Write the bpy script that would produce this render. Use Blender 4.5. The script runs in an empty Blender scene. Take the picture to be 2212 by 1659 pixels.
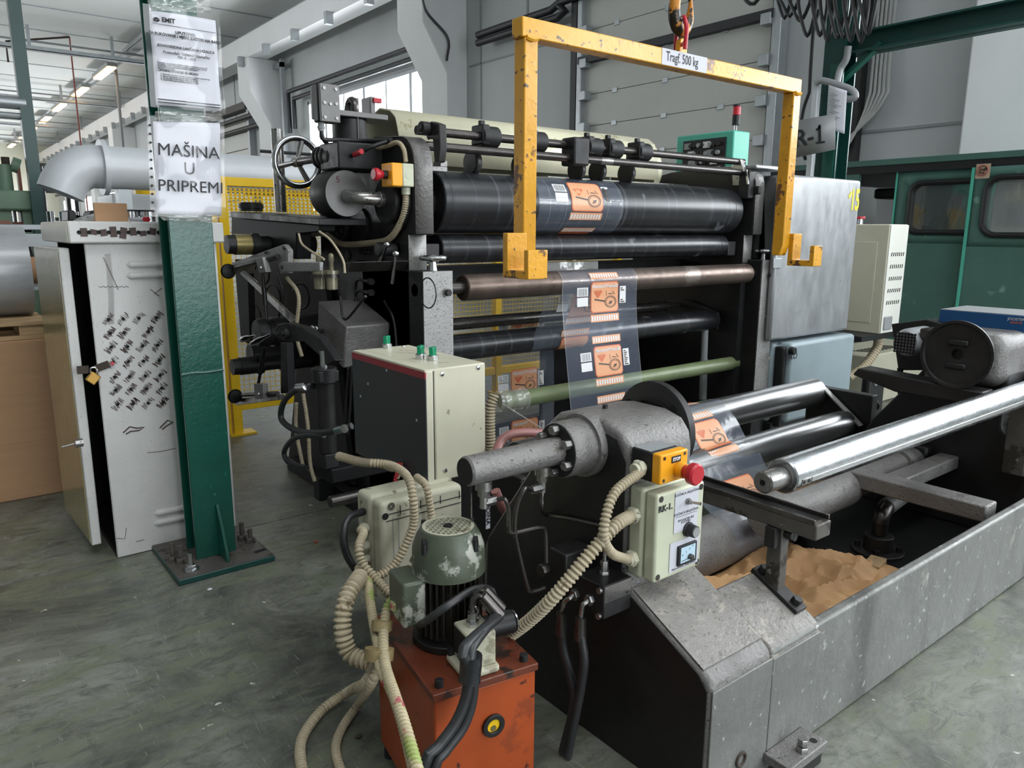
import bpy, bmesh, math, random
from mathutils import Vector as V, Matrix, Quaternion
random.seed(7)
S = bpy.context.scene
COL = S.collection
# ---------------------------------------------------------------- camera
H, FPX = 1.1, 1622.9
YAW, PIT, ROL = math.radians(51.77), math.radians(11.528), math.radians(0.281)
fw = V((math.cos(YAW)*math.cos(PIT), math.sin(YAW)*math.cos(PIT), -math.sin(PIT)))
rt = V((math.sin(YAW), -math.cos(YAW), 0)); up = rt.cross(fw)
rt, up = rt*math.cos(ROL)+up*math.sin(ROL), up*math.cos(ROL)-rt*math.sin(ROL)
CAM = V((0, 0, H))
cd = bpy.data.cameras.new('camera'); cam = bpy.data.objects.new('camera', cd); COL.objects.link(cam)
cd.sensor_width = 36; cd.lens = FPX/2212*36; cd.clip_start = .05; cd.clip_end = 300
m = Matrix((rt, up, -fw)).transposed().to_4x4(); m.translation = CAM
cam.matrix_world = m; S.camera = cam
def at(x, y, X=None, Y=None, Z=None):
    """measure: the point of the plane X=, Y= or Z= that is seen at photo pixel (x, y)"""
    d = fw+rt*(x-1106)/FPX-up*(y-829.5)/FPX
    t = X/d.x if X is not None else Y/d.y if Y is not None else (Z-H)/d.z
    return CAM+d*t
# ---------------------------------------------------------------- world, lights, exposure
w = bpy.data.worlds.new('overcast_sky'); S.world = w; w.use_nodes = True
bg = w.node_tree.nodes['Background']; bg.inputs[0].default_value = (.86, .93, 1, 1); bg.inputs[1].default_value = 3.2
def area(name, loc, aim, sx, sy, power, col=(1, 1, 1)):
    l = bpy.data.lights.new(name, 'AREA'); l.shape = 'RECTANGLE'; l.size = sx; l.size_y = sy; l.energy = power; l.color = col
    o = bpy.data.objects.new(name, l); COL.objects.link(o); o.location = loc
    o.rotation_euler = (V(aim)-V(loc)).to_track_quat('-Z', 'Y').to_euler(); return o
area('daylight_window_row', (9.0, -2.8, 3.2), (0, -2.8, 2.2), 9.5, 2.6, 1050, (.93, .97, 1))
area('daylight_gate', (2.7, -9.6, 2.7), (2.7, 0, 2.2), 7.2, 5, 310, (.95, .98, 1))
area('daylight_window_far', (9.0, 16.2, 2.9), (0, 16, 2.6), 6, 2.8, 1300, (.93, .97, 1))
area('daylight_window_farther', (9.0, 46, 2), (0, 46, 2.2), 28, 2, 5600, (.93, .97, 1))
area('left_far_fill', (-8.8, 38, 3.4), (0, 38, 3.4), 36, 2.6, 2200, (.95, .97, 1))  # added lamp that brightens the far ceiling; the left wall has no window
area('overhead_fill', (1.5, -1.5, 6.55), (1.5, -1.5, 0), 8, 2.4, 300, (.96, .98, 1))  # added lamp for bright upper faces; the ceiling above is closed
vs = S.view_settings; vs.view_transform = 'Standard'; vs.look = 'None'; vs.gamma = 1; vs.use_curve_mapping = False; vs.exposure = 0.0
# ---------------------------------------------------------------- mesh helpers
def catmull(pts, step=.01):
    pts = [V(p) for p in pts]
    if len(pts) == 2:
        n = max(1, int((pts[1]-pts[0]).length/step)); return [pts[0].lerp(pts[1], i/n) for i in range(n+1)]
    e = [pts[0]*2-pts[1]]+pts+[pts[-1]*2-pts[-2]]; out = []
    for i in range(1, len(e)-2):
        a, b, c, d = e[i-1:i+3]; n = max(2, int((c-b).length/step))
        for k in range(n):
            t = k/n
            out.append(.5*((2*b)+(c-a)*t+(2*a-5*b+4*c-d)*t*t+(3*b-a-3*c+d)*t**3))
    out.append(pts[-1]); return out
def basis(d):
    d = V(d).normalized(); a = V((0, 0, 1)) if abs(d.z) < .9 else V((1, 0, 0))
    u = a.cross(d).normalized(); return u, d.cross(u), d
AX = {'X': 0, 'Y': 1, 'Z': 2}
class MB:
    def __init__(s): s.v = []; s.f = []
    def add(s, vs, fs):
        o = len(s.v); s.v += [V(p) for p in vs]; s.f += [tuple(i+o for i in f) for f in fs]; return s
    def box(s, a, b):
        x0, x1 = sorted((a[0], b[0])); y0, y1 = sorted((a[1], b[1])); z0, z1 = sorted((a[2], b[2]))
        return s.add([(x0,y0,z0),(x1,y0,z0),(x1,y1,z0),(x0,y1,z0),(x0,y0,z1),(x1,y0,z1),(x1,y1,z1),(x0,y1,z1)],
            [(0,3,2,1),(4,5,6,7),(0,1,5,4),(1,2,6,5),(2,3,7,6),(3,0,4,7)])
    def obox(s, c, size, e=(0,0,0)):
        M = Matrix.Rotation(e[2], 3, 'Z') @ Matrix.Rotation(e[1], 3, 'Y') @ Matrix.Rotation(e[0], 3, 'X'); b = MB().box([-.5*k for k in size], [.5*k for k in size])
        return s.add([V(c)+M@p for p in b.v], b.f)
    def bar(s, p, q, w, h, upv=(0,0,1)):
        p, q = V(p), V(q); d = (q-p).normalized(); a = d.cross(V(upv)).normalized(); b = a.cross(d)
        vs = [e+a*i*w/2+b*j*h/2 for e in (p, q) for i, j in ((-1,-1),(1,-1),(1,1),(-1,1))]
        return s.add(vs, [(0,1,2,3),(7,6,5,4),(0,4,5,1),(1,5,6,2),(2,6,7,3),(3,7,4,0)])
    def lathe(s, o, d, prof, n=24, caps=True):
        u, w_, d = basis(d); o = V(o); vs = []; fs = []
        for t, r in prof:
            for k in range(n):
                a = 2*math.pi*k/n; vs.append(o+d*t+(u*math.cos(a)+w_*math.sin(a))*r)
        for i in range(len(prof)-1):
            for k in range(n):
                k2 = (k+1)%n; fs.append((i*n+k, i*n+k2, (i+1)*n+k2, (i+1)*n+k))
        if caps:
            fs.append(tuple(range(n-1, -1, -1))); fs.append(tuple((len(prof)-1)*n+k for k in range(n)))
        return s.add(vs, fs)
    def cyl(s, p, q, r, r2=None, n=24):
        p, q = V(p), V(q); return s.lathe(p, q-p, [(0, r), ((q-p).length, r if r2 is None else r2)], n)
    def ring(s, o, d, r0, r1, t, n=32):
        return s.lathe(o, d, [(0, r0), (0, r1), (t, r1), (t, r0), (0, r0)], n, False)
    def tube(s, pts, r, n=8, step=.012, smooth=True, rf=None, caps=True):
        P = catmull(pts, step) if smooth else [V(p) for p in pts]
        L = 0; u = None; rings = []
        for i, p in enumerate(P):
            d = (P[min(i+1, len(P)-1)]-P[max(i-1, 0)]).normalized()
            if i: L += (P[i]-P[i-1]).length
            if u is None: u = basis(d)[0]
            u = (u-d*u.dot(d)).normalized(); w_ = d.cross(u); rr = rf(L) if rf else r
            rings.append([p+(u*math.cos(2*math.pi*k/n)+w_*math.sin(2*math.pi*k/n))*rr for k in range(n)])
        vs = [q for R in rings for q in R]; fs = []
        for i in range(len(rings)-1):
            for k in range(n):
                k2 = (k+1)%n; fs.append((i*n+k, i*n+k2, (i+1)*n+k2, (i+1)*n+k))
        if caps: fs.append(tuple(range(n-1, -1, -1))); fs.append(tuple((len(rings)-1)*n+k for k in range(n)))
        return s.add(vs, fs)
    def hose(s, pts, r, pitch=.0075, depth=.14, n=10):
        return s.tube(pts, r, n, pitch/6, True, lambda L: r*(1-depth*(.5+.5*math.cos(2*math.pi*L/pitch))**2))
    def prism(s, poly, ax, a, b):
        """poly: 2d points on the two axes other than ax (in xyz order), extruded from a to b"""
        k = AX[ax]; n = len(poly)
        def mk(p, t): q = list(p); q.insert(k, t); return q
        ar = sum(poly[i][0]*poly[(i+1)%n][1]-poly[(i+1)%n][0]*poly[i][1] for i in range(n))
        poly = list(poly)
        if (ar > 0) == ((b > a) == (ax != 'Y')): pass
        else: poly = poly[::-1]
        vs = [mk(p, a) for p in poly]+[mk(p, b) for p in poly]
        fs = [tuple(range(n-1, -1, -1)), tuple(range(n, 2*n))]+[(i, (i+1)%n, n+(i+1)%n, n+i) for i in range(n)]
        return s.add(vs, fs)
    def ext(s, px, ax, a, b):
        """outline measured in photo pixels on plane ax=a, extruded to b"""
        k = AX[ax]; poly = []
        for x, y in px:
            p = list(at(x, y, **{ax: a})); p.pop(k); poly.append(tuple(p))
        return s.prism(poly, ax, a, b)
    def sphere(s, c, r, sc=(1,1,1), n=16, m_=10):
        c = V(c); vs = []; fs = []
        for i in range(1, m_):
            for k in range(n):
                t = math.pi*i/m_; a = 2*math.pi*k/n
                vs.append(c+V((math.sin(t)*math.cos(a)*sc[0], math.sin(t)*math.sin(a)*sc[1], math.cos(t)*sc[2]))*r)
        for i in range(m_-2):
            for k in range(n): fs.append((i*n+k, (i+1)*n+k, (i+1)*n+(k+1)%n, i*n+(k+1)%n))
        t, b = len(vs), len(vs)+1; vs += [c+V((0,0,r*sc[2])), c-V((0,0,r*sc[2]))]
        for k in range(n): fs.append((t, k, (k+1)%n)); fs.append((b, (m_-2)*n+(k+1)%n, (m_-2)*n+k))
        return s.add(vs, fs)
    def torus(s, c, d, R, r, n=36, m_=10, a0=0, a1=2*math.pi):
        u, w_, d = basis(d); c = V(c)
        closed = abs(a1-a0-2*math.pi) < 1e-6; k = n if closed else n+1
        pts = [c+(u*math.cos(a0+(a1-a0)*i/n)+w_*math.sin(a0+(a1-a0)*i/n))*R for i in range(k)]
        if not closed: return s.tube(pts, r, m_, smooth=False)
        vs = []; fs = []
        for i, p in enumerate(pts):
            e = (p-c).normalized()
            for j in range(m_): b = 2*math.pi*j/m_; vs.append(p+(e*math.cos(b)+d*math.sin(b))*r)
        for i in range(n):
            for j in range(m_): fs.append((i*m_+j, (i+1)%n*m_+j, (i+1)%n*m_+(j+1)%m_, i*m_+(j+1)%m_))
        return s.add(vs, fs)
    def grid(s, nx, ny, fn):
        vs = [fn(i/nx, j/ny) for j in range(ny+1) for i in range(nx+1)]
        return s.add(vs, [(j*(nx+1)+i, j*(nx+1)+i+1, (j+1)*(nx+1)+i+1, (j+1)*(nx+1)+i) for j in range(ny) for i in range(nx)])
    def hexn(s, p, d, r, t): return s.lathe(p, d, [(0, r), (t*.85, r), (t, r*.9)], 6)
    def build(s, name, mat, parent=None, bevel=0, sharp=35, thick=0, seg=2, sub=0):
        me = bpy.data.meshes.new(name)
        lo = [min(p[i] for p in s.v) for i in range(3)]; hi = [max(p[i] for p in s.v) for i in range(3)]
        c = V([(a+b)/2 for a, b in zip(lo, hi)])
        me.from_pydata([p-c for p in s.v], [], s.f); me.materials.append(mat)
        bm = bmesh.new(); bm.from_mesh(me); bmesh.ops.recalc_face_normals(bm, faces=bm.faces[:]) if not thick else None; bm.to_mesh(me); bm.free()
        me.polygons.foreach_set('use_smooth', [True]*len(me.polygons)); me.set_sharp_from_angle(angle=math.radians(sharp)); me.update()
        o = bpy.data.objects.new(name, me); COL.objects.link(o); o.location = c
        if parent: o.parent = parent; o.location = c-wloc(parent)
        if thick: md = o.modifiers.new('solid', 'SOLIDIFY'); md.thickness = thick; md.offset = 0
        if bevel:
            md = o.modifiers.new('bevel', 'BEVEL'); md.width = bevel; md.segments = seg; md.limit_method = 'ANGLE'; md.angle_limit = math.radians(40)
        if sub: md = o.modifiers.new('sub', 'SUBSURF'); md.levels = md.render_levels = sub
        return o
def wloc(o):
    p = V(o.location)
    while o.parent: o = o.parent; p = p+V(o.location)
    return p
def tag(o, label=None, cat=None, group=None, kind=None):
    for k, v in (('label', label), ('category', cat), ('group', group), ('kind', kind)):
        if v: o[k] = v
    return o
def thing(name, loc, label, cat, group=None):
    o = bpy.data.objects.new(name, None); COL.objects.link(o); o.location = loc; o.empty_display_size = .05
    return tag(o, label, cat, group)
def dup(o, loc=None, parent=None, rot=None, scale=None):
    c = o.copy(); COL.objects.link(c); c.parent = parent if parent else o.parent
    if loc is not None: c.location = V(loc)-(wloc(c.parent) if c.parent else V((0,0,0)))
    if rot is not None: c.rotation_euler = rot
    if scale is not None: c.scale = scale
    return c
def struct(o): o['kind'] = 'structure'; return o
FACE = {'-Y': ((1,0,0),(0,0,1),(0,-1,0)), '-X': ((0,-1,0),(0,0,1),(-1,0,0)), 'Z': ((1,0,0),(0,1,0),(0,0,1))}
def text(name, body, size, mat, parent, loc, face='-Y', mirror=False, rot=0, ext=.0004, sx=1, align='CENTER', bold=0, M3=None):
    cu = bpy.data.curves.new(name, 'FONT'); cu.body = body; cu.size = size; cu.align_x = align; cu.align_y = 'CENTER'; cu.extrude = ext; cu.offset = bold; cu.resolution_u = 3
    t = bpy.data.objects.new(name, cu); COL.objects.link(t); dg = bpy.context.evaluated_depsgraph_get()
    me = bpy.data.meshes.new_from_object(t.evaluated_get(dg)); bpy.data.objects.remove(t); bpy.data.curves.remove(cu)
    B = (M3 if M3 is not None else Matrix(FACE[face]).transposed()) @ Matrix.Rotation(rot, 3, 'Z') @ Matrix.Diagonal((-sx if mirror else sx, 1, 1))
    me.transform(B.to_4x4())
    if mirror: me.flip_normals()
    me.materials.clear(); me.materials.append(mat); me.name = name
    o = bpy.data.objects.new(name, me); COL.objects.link(o); o.location = V(loc)
    if parent: o.parent = parent; o.location = V(loc)-wloc(parent)
    return o
# ---------------------------------------------------------------- materials
def hx(h): return tuple(((c/255)/12.92 if c/255 <= .04045 else ((c/255+.055)/1.055)**2.4) for c in (int(h[i:i+2], 16) for i in (0, 2, 4)))+(1,)
class NT:
    def __init__(s, name):
        s.m = bpy.data.materials.new(name); s.m.use_nodes = True; s.t = s.m.node_tree; s.b = s.t.nodes['Principled BSDF']; s.tc = s.t.nodes.new('ShaderNodeTexCoord')
    def n(s, k, **kw):
        o = s.t.nodes.new(k)
        for a, b in kw.items(): setattr(o, a, b)
        return o
    def l(s, a, b): s.t.links.new(a, b)
    def noise(s, scale, detail=4, rough=.6, stretch=(1,1,1), dist=0, co='Object'):
        mp = s.n('ShaderNodeMapping'); mp.inputs['Scale'].default_value = stretch; s.l(s.tc.outputs[co], mp.inputs['Vector'])
        o = s.n('ShaderNodeTexNoise'); o.inputs['Scale'].default_value = scale; o.inputs['Detail'].default_value = detail; o.inputs['Roughness'].default_value = rough; o.inputs['Distortion'].default_value = dist
        s.l(mp.outputs[0], o.inputs['Vector']); return o.outputs['Fac']
    def ramp(s, src, a, b, ca=(0,0,0,1), cb=(1,1,1,1)):
        o = s.n('ShaderNodeValToRGB'); e = o.color_ramp.elements; e[0].position = a; e[1].position = b; e[0].color = ca; e[1].color = cb; s.l(src, o.inputs[0]); return o.outputs[0]
    def mix(s, fac, a, b, mode='MIX'):
        o = s.n('ShaderNodeMix', data_type='RGBA', blend_type=mode)
        for i, x in ((0, fac), (6, a), (7, b)):
            if isinstance(x, (int, float)): o.inputs[i].default_value = x
            elif isinstance(x, tuple): o.inputs[i].default_value = x
            else: s.l(x, o.inputs[i])
        return o.outputs[2]
def mat(name, col, rough=.5, metal=0, var=.15, vs_=6, stretch=(1,1,1), chips=None, bump=0, bs=60, spots=None, rvar=0, coat=0, spec=.5, bstretch=(1,1,1), streak=None):
    """painted or metal surface: value variation, optional second colour in chips (colour, scale, threshold), fine spots, relief"""
    t = NT(name); c = hx(col)
    d = tuple(min(1, k*(1+var)) for k in c[:3])+(1,); e = tuple(k*(1-var) for k in c[:3])+(1,)
    out = t.ramp(t.noise(vs_, 5, .65, stretch), .3, .7, e, d)
    if streak:
        cc, sc, th, st = streak; out = t.mix(t.ramp(t.noise(sc, 4, .6, st), th, th+.12), out, hx(cc))
    if chips:
        cc, sc, th = chips; out = t.mix(t.ramp(t.noise(sc, 8, .7), th, th+.03), out, hx(cc))
    if spots:
        cc, sc, th = spots; out = t.mix(t.ramp(t.noise(sc, 2, .5), th, th+.05), out, hx(cc))
    t.l(out, t.b.inputs['Base Color']); t.b.inputs['Metallic'].default_value = metal; t.b.inputs['Specular IOR Level'].default_value = spec
    if rvar:
        r = t.n('ShaderNodeMapRange'); r.inputs[3].default_value = max(.03, rough-rvar); r.inputs[4].default_value = min(1, rough+rvar); r.inputs[1].default_value = .3; r.inputs[2].default_value = .7
        t.l(t.noise(vs_*2.3, 5, .7, stretch), r.inputs[0]); t.l(r.outputs[0], t.b.inputs['Roughness'])
    else: t.b.inputs['Roughness'].default_value = rough
    if coat: t.b.inputs['Coat Weight'].default_value = coat; t.b.inputs['Coat Roughness'].default_value = .15
    if bump:
        b = t.n('ShaderNodeBump'); b.inputs['Strength'].default_value = bump; b.inputs['Distance'].default_value = .004
        t.l(t.noise(bs, 4, .6, bstretch), b.inputs['Height']); t.l(b.outputs[0], t.b.inputs['Normal'])
    return t.m
def emit(name, col, s):
    t = NT(name); t.b.inputs['Base Color'].default_value = hx(col); t.b.inputs['Emission Color'].default_value = hx(col); t.b.inputs['Emission Strength'].default_value = s; return t.m
def clear(name, alpha, col='ffffff', rough=.08, gloss=.25):
    """thin clear sheet: mostly transparent, a little milky body, a glossy skin"""
    t = NT(name); n = t.t.nodes; out = n['Material Output']
    tr = t.n('ShaderNodeBsdfTransparent'); tr.inputs[0].default_value = (1, 1, 1, 1)
    t.b.inputs['Base Color'].default_value = hx(col); t.b.inputs['Roughness'].default_value = rough; t.b.inputs['Specular IOR Level'].default_value = gloss*2
    mx = t.n('ShaderNodeMixShader'); mx.inputs[0].default_value = alpha; t.l(tr.outputs[0], mx.inputs[1]); t.l(t.b.outputs[0], mx.inputs[2])
    gl = t.n('ShaderNodeBsdfGlossy'); gl.inputs['Roughness'].default_value = rough
    lw = t.n('ShaderNodeLayerWeight'); lw.inputs[0].default_value = .5; pw = t.n('ShaderNodeMath', operation='POWER'); pw.inputs[1].default_value = 5; t.l(lw.outputs['Facing'], pw.inputs[0]); fr = t.n('ShaderNodeMath', operation='MULTIPLY_ADD'); fr.inputs[1].default_value = .7; fr.inputs[2].default_value = .05; t.l(pw.outputs[0], fr.inputs[0])
    m2 = t.n('ShaderNodeMixShader'); t.l(fr.outputs[0], m2.inputs[0]); t.l(mx.outputs[0], m2.inputs[1]); t.l(gl.outputs[0], m2.inputs[2]); t.l(m2.outputs[0], out.inputs['Surface'])
    b = t.n('ShaderNodeBump'); b.inputs['Strength'].default_value = .25; b.inputs['Distance'].default_value = .004; t.l(t.noise(9, 3, .5, (3,3,1)), b.inputs['Height'])
    t.l(b.outputs[0], gl.inputs['Normal']); t.l(b.outputs[0], t.b.inputs['Normal']); return t.m
M = {}
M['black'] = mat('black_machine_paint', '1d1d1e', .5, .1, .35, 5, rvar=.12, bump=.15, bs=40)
M['dark'] = mat('dark_machine_steel', '2f2e2e', .45, .45, .35, 7, rvar=.12)
M['cast'] = mat('grey_cast_paint', '7a7876', .45, .3, .24, 5, spots=('45433f', 130, .66), chips=('625d57', 14, .62), bump=.7, bs=110, rvar=.12)
M['hammer'] = mat('speckled_grey_edge_paint', '9a9997', .45, .3, .12, 8, spots=('7a7773', 120, .6), bump=.4, bs=160)
M['trough'] = mat('worn_grey_paint', '7c7d7a', .44, .3, .28, 2.4, spots=('aeafab', 48, .67), chips=('93908a', 7, .63), bump=.6, bs=45, rvar=.14, streak=('5c5d5a', 3.5, .54, (1,1,.3)))
M['peel'] = mat('peeling_grey_paint', '827f7b', .5, .2, .22, 7, spots=('67635d', 110, .62), chips=('979189', 22, .57), bump=1, bs=50, rvar=.12)
M['steel'] = mat('worn_steel', '9a9896', .3, .9, .2, 8, rvar=.12, spots=('4d4a47', 60, .66))
M['bright'] = mat('bright_steel', 'c9cacc', .2, 1, .1, 5, rvar=.08)
M['chrome'] = mat('chromed_shaft', 'c6c9cc', .27, 1, .1, 6, (1,6,6), rvar=.06, spots=('8d8f90', 50, .69))
M['gun'] = mat('gunmetal_roller', '8a8a8a', .3, .9, .08, 2, (5,.5,.5))
M['grime'] = mat('grimy_dark_steel', '5a5652', .55, .3, .25, 9, chips=('3a3530', 8, .56), spots=('8a857c', 50, .68), bump=.3, bs=60)
M['midgrey'] = mat('dull_grey_steel', '6c6b6a', .4, .5, .15, 6)
M['rubber'] = mat('black_rubber_roller', '242528', .29, .2, .25, 1.2, (5,.4,.4), streak=('4c4e54', 4, .55, (9,.25,.25)), spots=('6b6d72', 9, .7), spec=.7)
M['brown'] = mat('brown_oxidised_roller', '6f6159', .36, .75, .2, 3, (5,1,1), rvar=.1, chips=('8d837c', 4, .6))
M['rod'] = mat('dark_steel_rod', '5b5755', .3, .85, .2, 5, rvar=.08)
M['yellow'] = mat('chipped_yellow_paint', 'd79a1e', .32, .05, .14, 6, chips=('6e4a2c', 13, .59), spots=('57432f', 60, .66), bump=.3, bs=60, coat=.3)
M['fence'] = mat('fence_yellow', 'e8bd12', .4, 0, .08, 5)
M['green'] = mat('dark_green_column_paint', '0d4c3f', .28, 0, .12, 5, bump=.35, bs=70, coat=.2, spots=('2f6f60', 55, .72))
M['dkgreen'] = mat('jib_green_paint', '123f3a', .35, 0, .15, 4, bump=.15, bs=40)
M['cabin'] = mat('cabin_green_paint', '42665d', .55, 0, .14, 2.5, spots=('6b8f86', 7, .68))
M['teal'] = mat('teal_panel_paint', '4fae98', .45, 0, .06, 4)
M['cream'] = mat('cream_enclosure', 'c4c1ac', .45, 0, .06, 4, spots=('8d8976', 45, .74), rvar=.06)
M['cream2'] = mat('soiled_cream_plastic', 'aeac98', .5, 0, .16, 6, chips=('8a8570', 8, .58), spots=('6b6552', 30, .68))
M['box'] = mat('pale_green_cream_plastic', 'c0c3ac', .4, 0, .05, 4)
M['whitecab'] = mat('worn_white_cabinet_paint', 'cac9c6', .45, 0, .06, 6, spots=('a5a19c', 150, .68), chips=('7b5a45', 6, .76), bump=.2, bs=150)
M['olive'] = mat('glossy_olive_paint', 'a29a76', .22, 0, .12, 4, chips=('6e6647', 5, .68), coat=.4, bump=.3, bs=12)  # olive tone of the cabinet's left-facing lid and door skins
M['navy'] = mat('dark_slate_panel', '20282f', .4, 0, .1, 5)
M['red'] = mat('red_plastic', 'b3202e', .35, 0, .08, 8)
M['redstripe'] = mat('crimson_stripe', '8f1f33', .4, 0, .05, 8)
M['greensw'] = mat('green_switch_plastic', '12825c', .25, 0, .08, 8)
M['stop'] = mat('stop_box_yellow', 'f0a41a', .4, 0, .05, 6)
M['orange'] = mat('orange_tank_paint', '9e4419', .4, .05, .16, 4, chips=('8b3d1c', 3.2, .6), spots=('4b241a', 40, .7), rvar=.08)
M['lid'] = mat('greasy_orange_lid', '65311f', .38, .05, .35, 7, chips=('2e211c', 6, .56), bump=.4, bs=60)
M['motor'] = mat('olive_green_motor_paint', '4d5445', .4, .15, .15, 7, chips=('a9aa9f', 7, .565), bump=.2, bs=50)
M['fin'] = mat('grimy_black_fins', '2c2a25', .5, .2, .3, 12, chips=('8c8570', 40, .66))
M['hose'] = mat('beige_corrugated_conduit', 'a99d84', .55, 0, .16, 14, chips=('7d7058', 20, .62))
M['hosepaint'] = mat('paint_spattered_conduit', 'aea283', .55, 0, .15, 14, chips=('a1414c', 9, .58), spots=('93a05c', 16, .6))
M['bhose'] = mat('black_rubber_hose', '2b2c2e', .42, 0, .2, 10)
M['pink'] = mat('pink_rubber_hose', '8f605c', .45, 0, .1, 10)
M['cable'] = mat('black_cable', '17181a', .4, 0, .2, 8)
M['grey'] = mat('grey_plastic', '8d9092', .5, 0, .08, 6)
M['greymetal'] = mat('brushed_grey_cover', 'a3a5a7', .38, .55, .14, 3, (2.5,1,1), rvar=.1, spots=('8a8b8c', 34, .69))
M['bluegrey'] = mat('blue_grey_cover_paint', '93a2a8', .48, .1, .1, 4, spots=('d3d8d8', 50, .72), chips=('8b837c', 4, .66))
M['blue'] = mat('blue_box_paint', '114a7c', .4, 0, .06, 4)
M['ltblue'] = mat('light_blue_box_side', '2d8bd0', .4, 0, .06, 4)
M['brass'] = mat('brass_sleeve', '8f8256', .35, .7, .15, 6, rvar=.08)
M['cable_grey'] = mat('grey_wall_cable', '9b9b99', .5, 0, .1, 5)
M['paper'] = mat('white_paper', 'c3c4cc', .6, 0, .03, 3, bump=.15, bs=9)
M['ink'] = mat('black_ink', '1d1d22', .6, 0, .02, 3)
M['signgrey'] = mat('grey_sign_plate', '8f9092', .45, .2, .05, 4)
M['kraft'] = mat('brown_kraft_paper', 'b58d62', .7, 0, .1, 4, bump=.3, bs=16)
M['carton'] = mat('corrugated_cardboard', 'ab8664', .8, 0, .06, 4, (1,1,9))
M['wood'] = mat('pallet_wood', 'a98d68', .75, 0, .2, 9, (1,8,8))
M['sleeve'] = clear('clear_plastic_sleeve', .03, 'f0f2f6', .12, .5)
M['film'] = clear('clear_plastic_film', .15, 'a7b4cc', .14, .4)
M['wrap'] = clear('crumpled_clear_wrap', .25, 'e6e6e0', .1, .5)
M['print'] = mat('orange_film_print', 'dfa37c', .3, 0, .04, 5, spec=.5)
M['printred'] = mat('red_film_print', 'cf6f4b', .3, 0, .04, 5)
M['printwhite'] = mat('white_film_print', 'dcdcdc', .35, 0, .04, 5)
M['printink'] = mat('dark_film_print', '4a4038', .4, 0, .04, 5)
M['wallp'] = mat('grey_white_wall_panel', 'b3b6b7', .6, 0, .05, .8)
M['plaster'] = mat('white_pillar_plaster', 'd9dadb', .65, 0, .04, 1.2)
M['pipe'] = mat('black_insulated_pipe', '1b1c20', .5, 0, .15, 4)
M['galv'] = mat('galvanised_steel', 'a4a9ac', .4, .6, .1, 6)
M['duct'] = mat('white_duct_paint', 'ccd0d4', .4, .1, .05, 2)
M['glass'] = clear('window_glass', .04, 'dfe8ee', .03, .4)
M['cabglass'] = clear('cabin_window_glass', .12, '9aa3a3', .04, .7)
M['gasket'] = mat('black_rubber_gasket', '141516', .5, 0, .1, 5)
M['lamp'] = emit('warm_lamp_diffuser', 'ffc98a', 5)
M['lampcool'] = emit('lamp_diffuser', 'fff3e0', 2.2)
M['void'] = mat('black_opening', '0b0b0c', .8, 0, .1, 5)
M['stone'] = mat('dirt_and_rust', '3c332c', .8, 0, .3, 20)
M['meter'] = mat('pale_blue_meter_face', 'b9d4e3', .3, 0, .02, 5)
M['yellowtxt'] = mat('yellow_stencil_paint', 'e6cf1c', .5, 0, .05, 6)
M['tape'] = mat('black_tape', '222326', .25, 0, .3, 20, bump=.5, bs=40)
M['marker'] = mat('brown_marker_scribble', '4a3a36', .6, 0, .3, 30)
M['gold'] = mat('brass_padlock', 'b8904a', .35, .7, .1, 10)
M['perf'] = mat('perforated_yellow_sheet', 'e9bc1a', .45, 0, .06, 5)
M['creamcover'] = mat('translucent_cream_cover', 'cfcbb0', .25, 0, .1, 3, coat=.4, chips=('b3ad8a', 3, .62))
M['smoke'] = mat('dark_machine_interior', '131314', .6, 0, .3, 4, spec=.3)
M['bowl'] = mat('oily_clear_bowl', '8a8470', .2, .3, .15, 8)
# ================================================================ the setting
def floor_mat():
    t = NT('scuffed_green_grey_concrete')
    a = t.ramp(t.noise(1.6, 9, .75, (1,1,1), .9), .38, .64, hx('42453f'), hx('868880'))
    b = t.mix(t.ramp(t.noise(2.2, 6, .7, (1,2.2,1), 1.6), .47, .63), a, hx('6b705c'))
    c = t.mix(t.ramp(t.noise(11, 8, .8, (1,2.4,1), .8), .5, .62), b, hx('53554f'))
    d = t.mix(t.ramp(t.noise(60, 3, .5, (4,.3,1), .6), .66, .8), c, hx('979a92'))
    e = t.mix(t.ramp(t.noise(26, 2, .5), .74, .76), d, hx('b9bcb4'))
    t.l(e, t.b.inputs['Base Color'])
    r = t.n('ShaderNodeMapRange'); r.inputs[1].default_value = .3; r.inputs[2].default_value = .7; r.inputs[3].default_value = .3; r.inputs[4].default_value = .52
    t.l(t.noise(3, 6, .7), r.inputs[0]); t.l(r.outputs[0], t.b.inputs['Roughness'])
    bp = t.n('ShaderNodeBump'); bp.inputs['Strength'].default_value = .12; bp.inputs['Distance'].default_value = .003; t.l(t.noise(22, 5, .6), bp.inputs['Height']); t.l(bp.outputs[0], t.b.inputs['Normal'])
    return t.m
M['floor'] = floor_mat()
fl = struct(MB().box((-9, -9, -.3), (8.5, 62, -.02)).build('floor', M['stone']))
for x0, x1, y0, y1 in ((-9, 8.5, -9, 2.704), (-9, 8.5, 2.71, 9), (-9, 8.5, 9.006, 62)):
    MB().box((x0, y0, -.02), (x1, y1, 0)).build('slab', M['floor'], fl)
M['ceil'] = mat('white_ceiling_panel', 'dfe1e0', .7, 0, .03, .5)
ce = struct(MB().box((-9, -9, 6.62), (8.5, 62, 6.9)).build('ceiling', M['ceil']))
sm = MB().box((-9, 0, 6.6), (8.4, .03, 6.625)).build('seam', M['galv'], ce)
for i in range(1, 22): dup(sm, (-.3, 2+2.7*i, 6.612))
M['farwall'] = mat('cream_far_wall', 'd2d2c2', .7, 0, .03, .6)
struct(MB().box((-9.3, 62, -.3), (8.8, 62.3, 6.9)).build('wall_far', M['farwall']))
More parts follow.
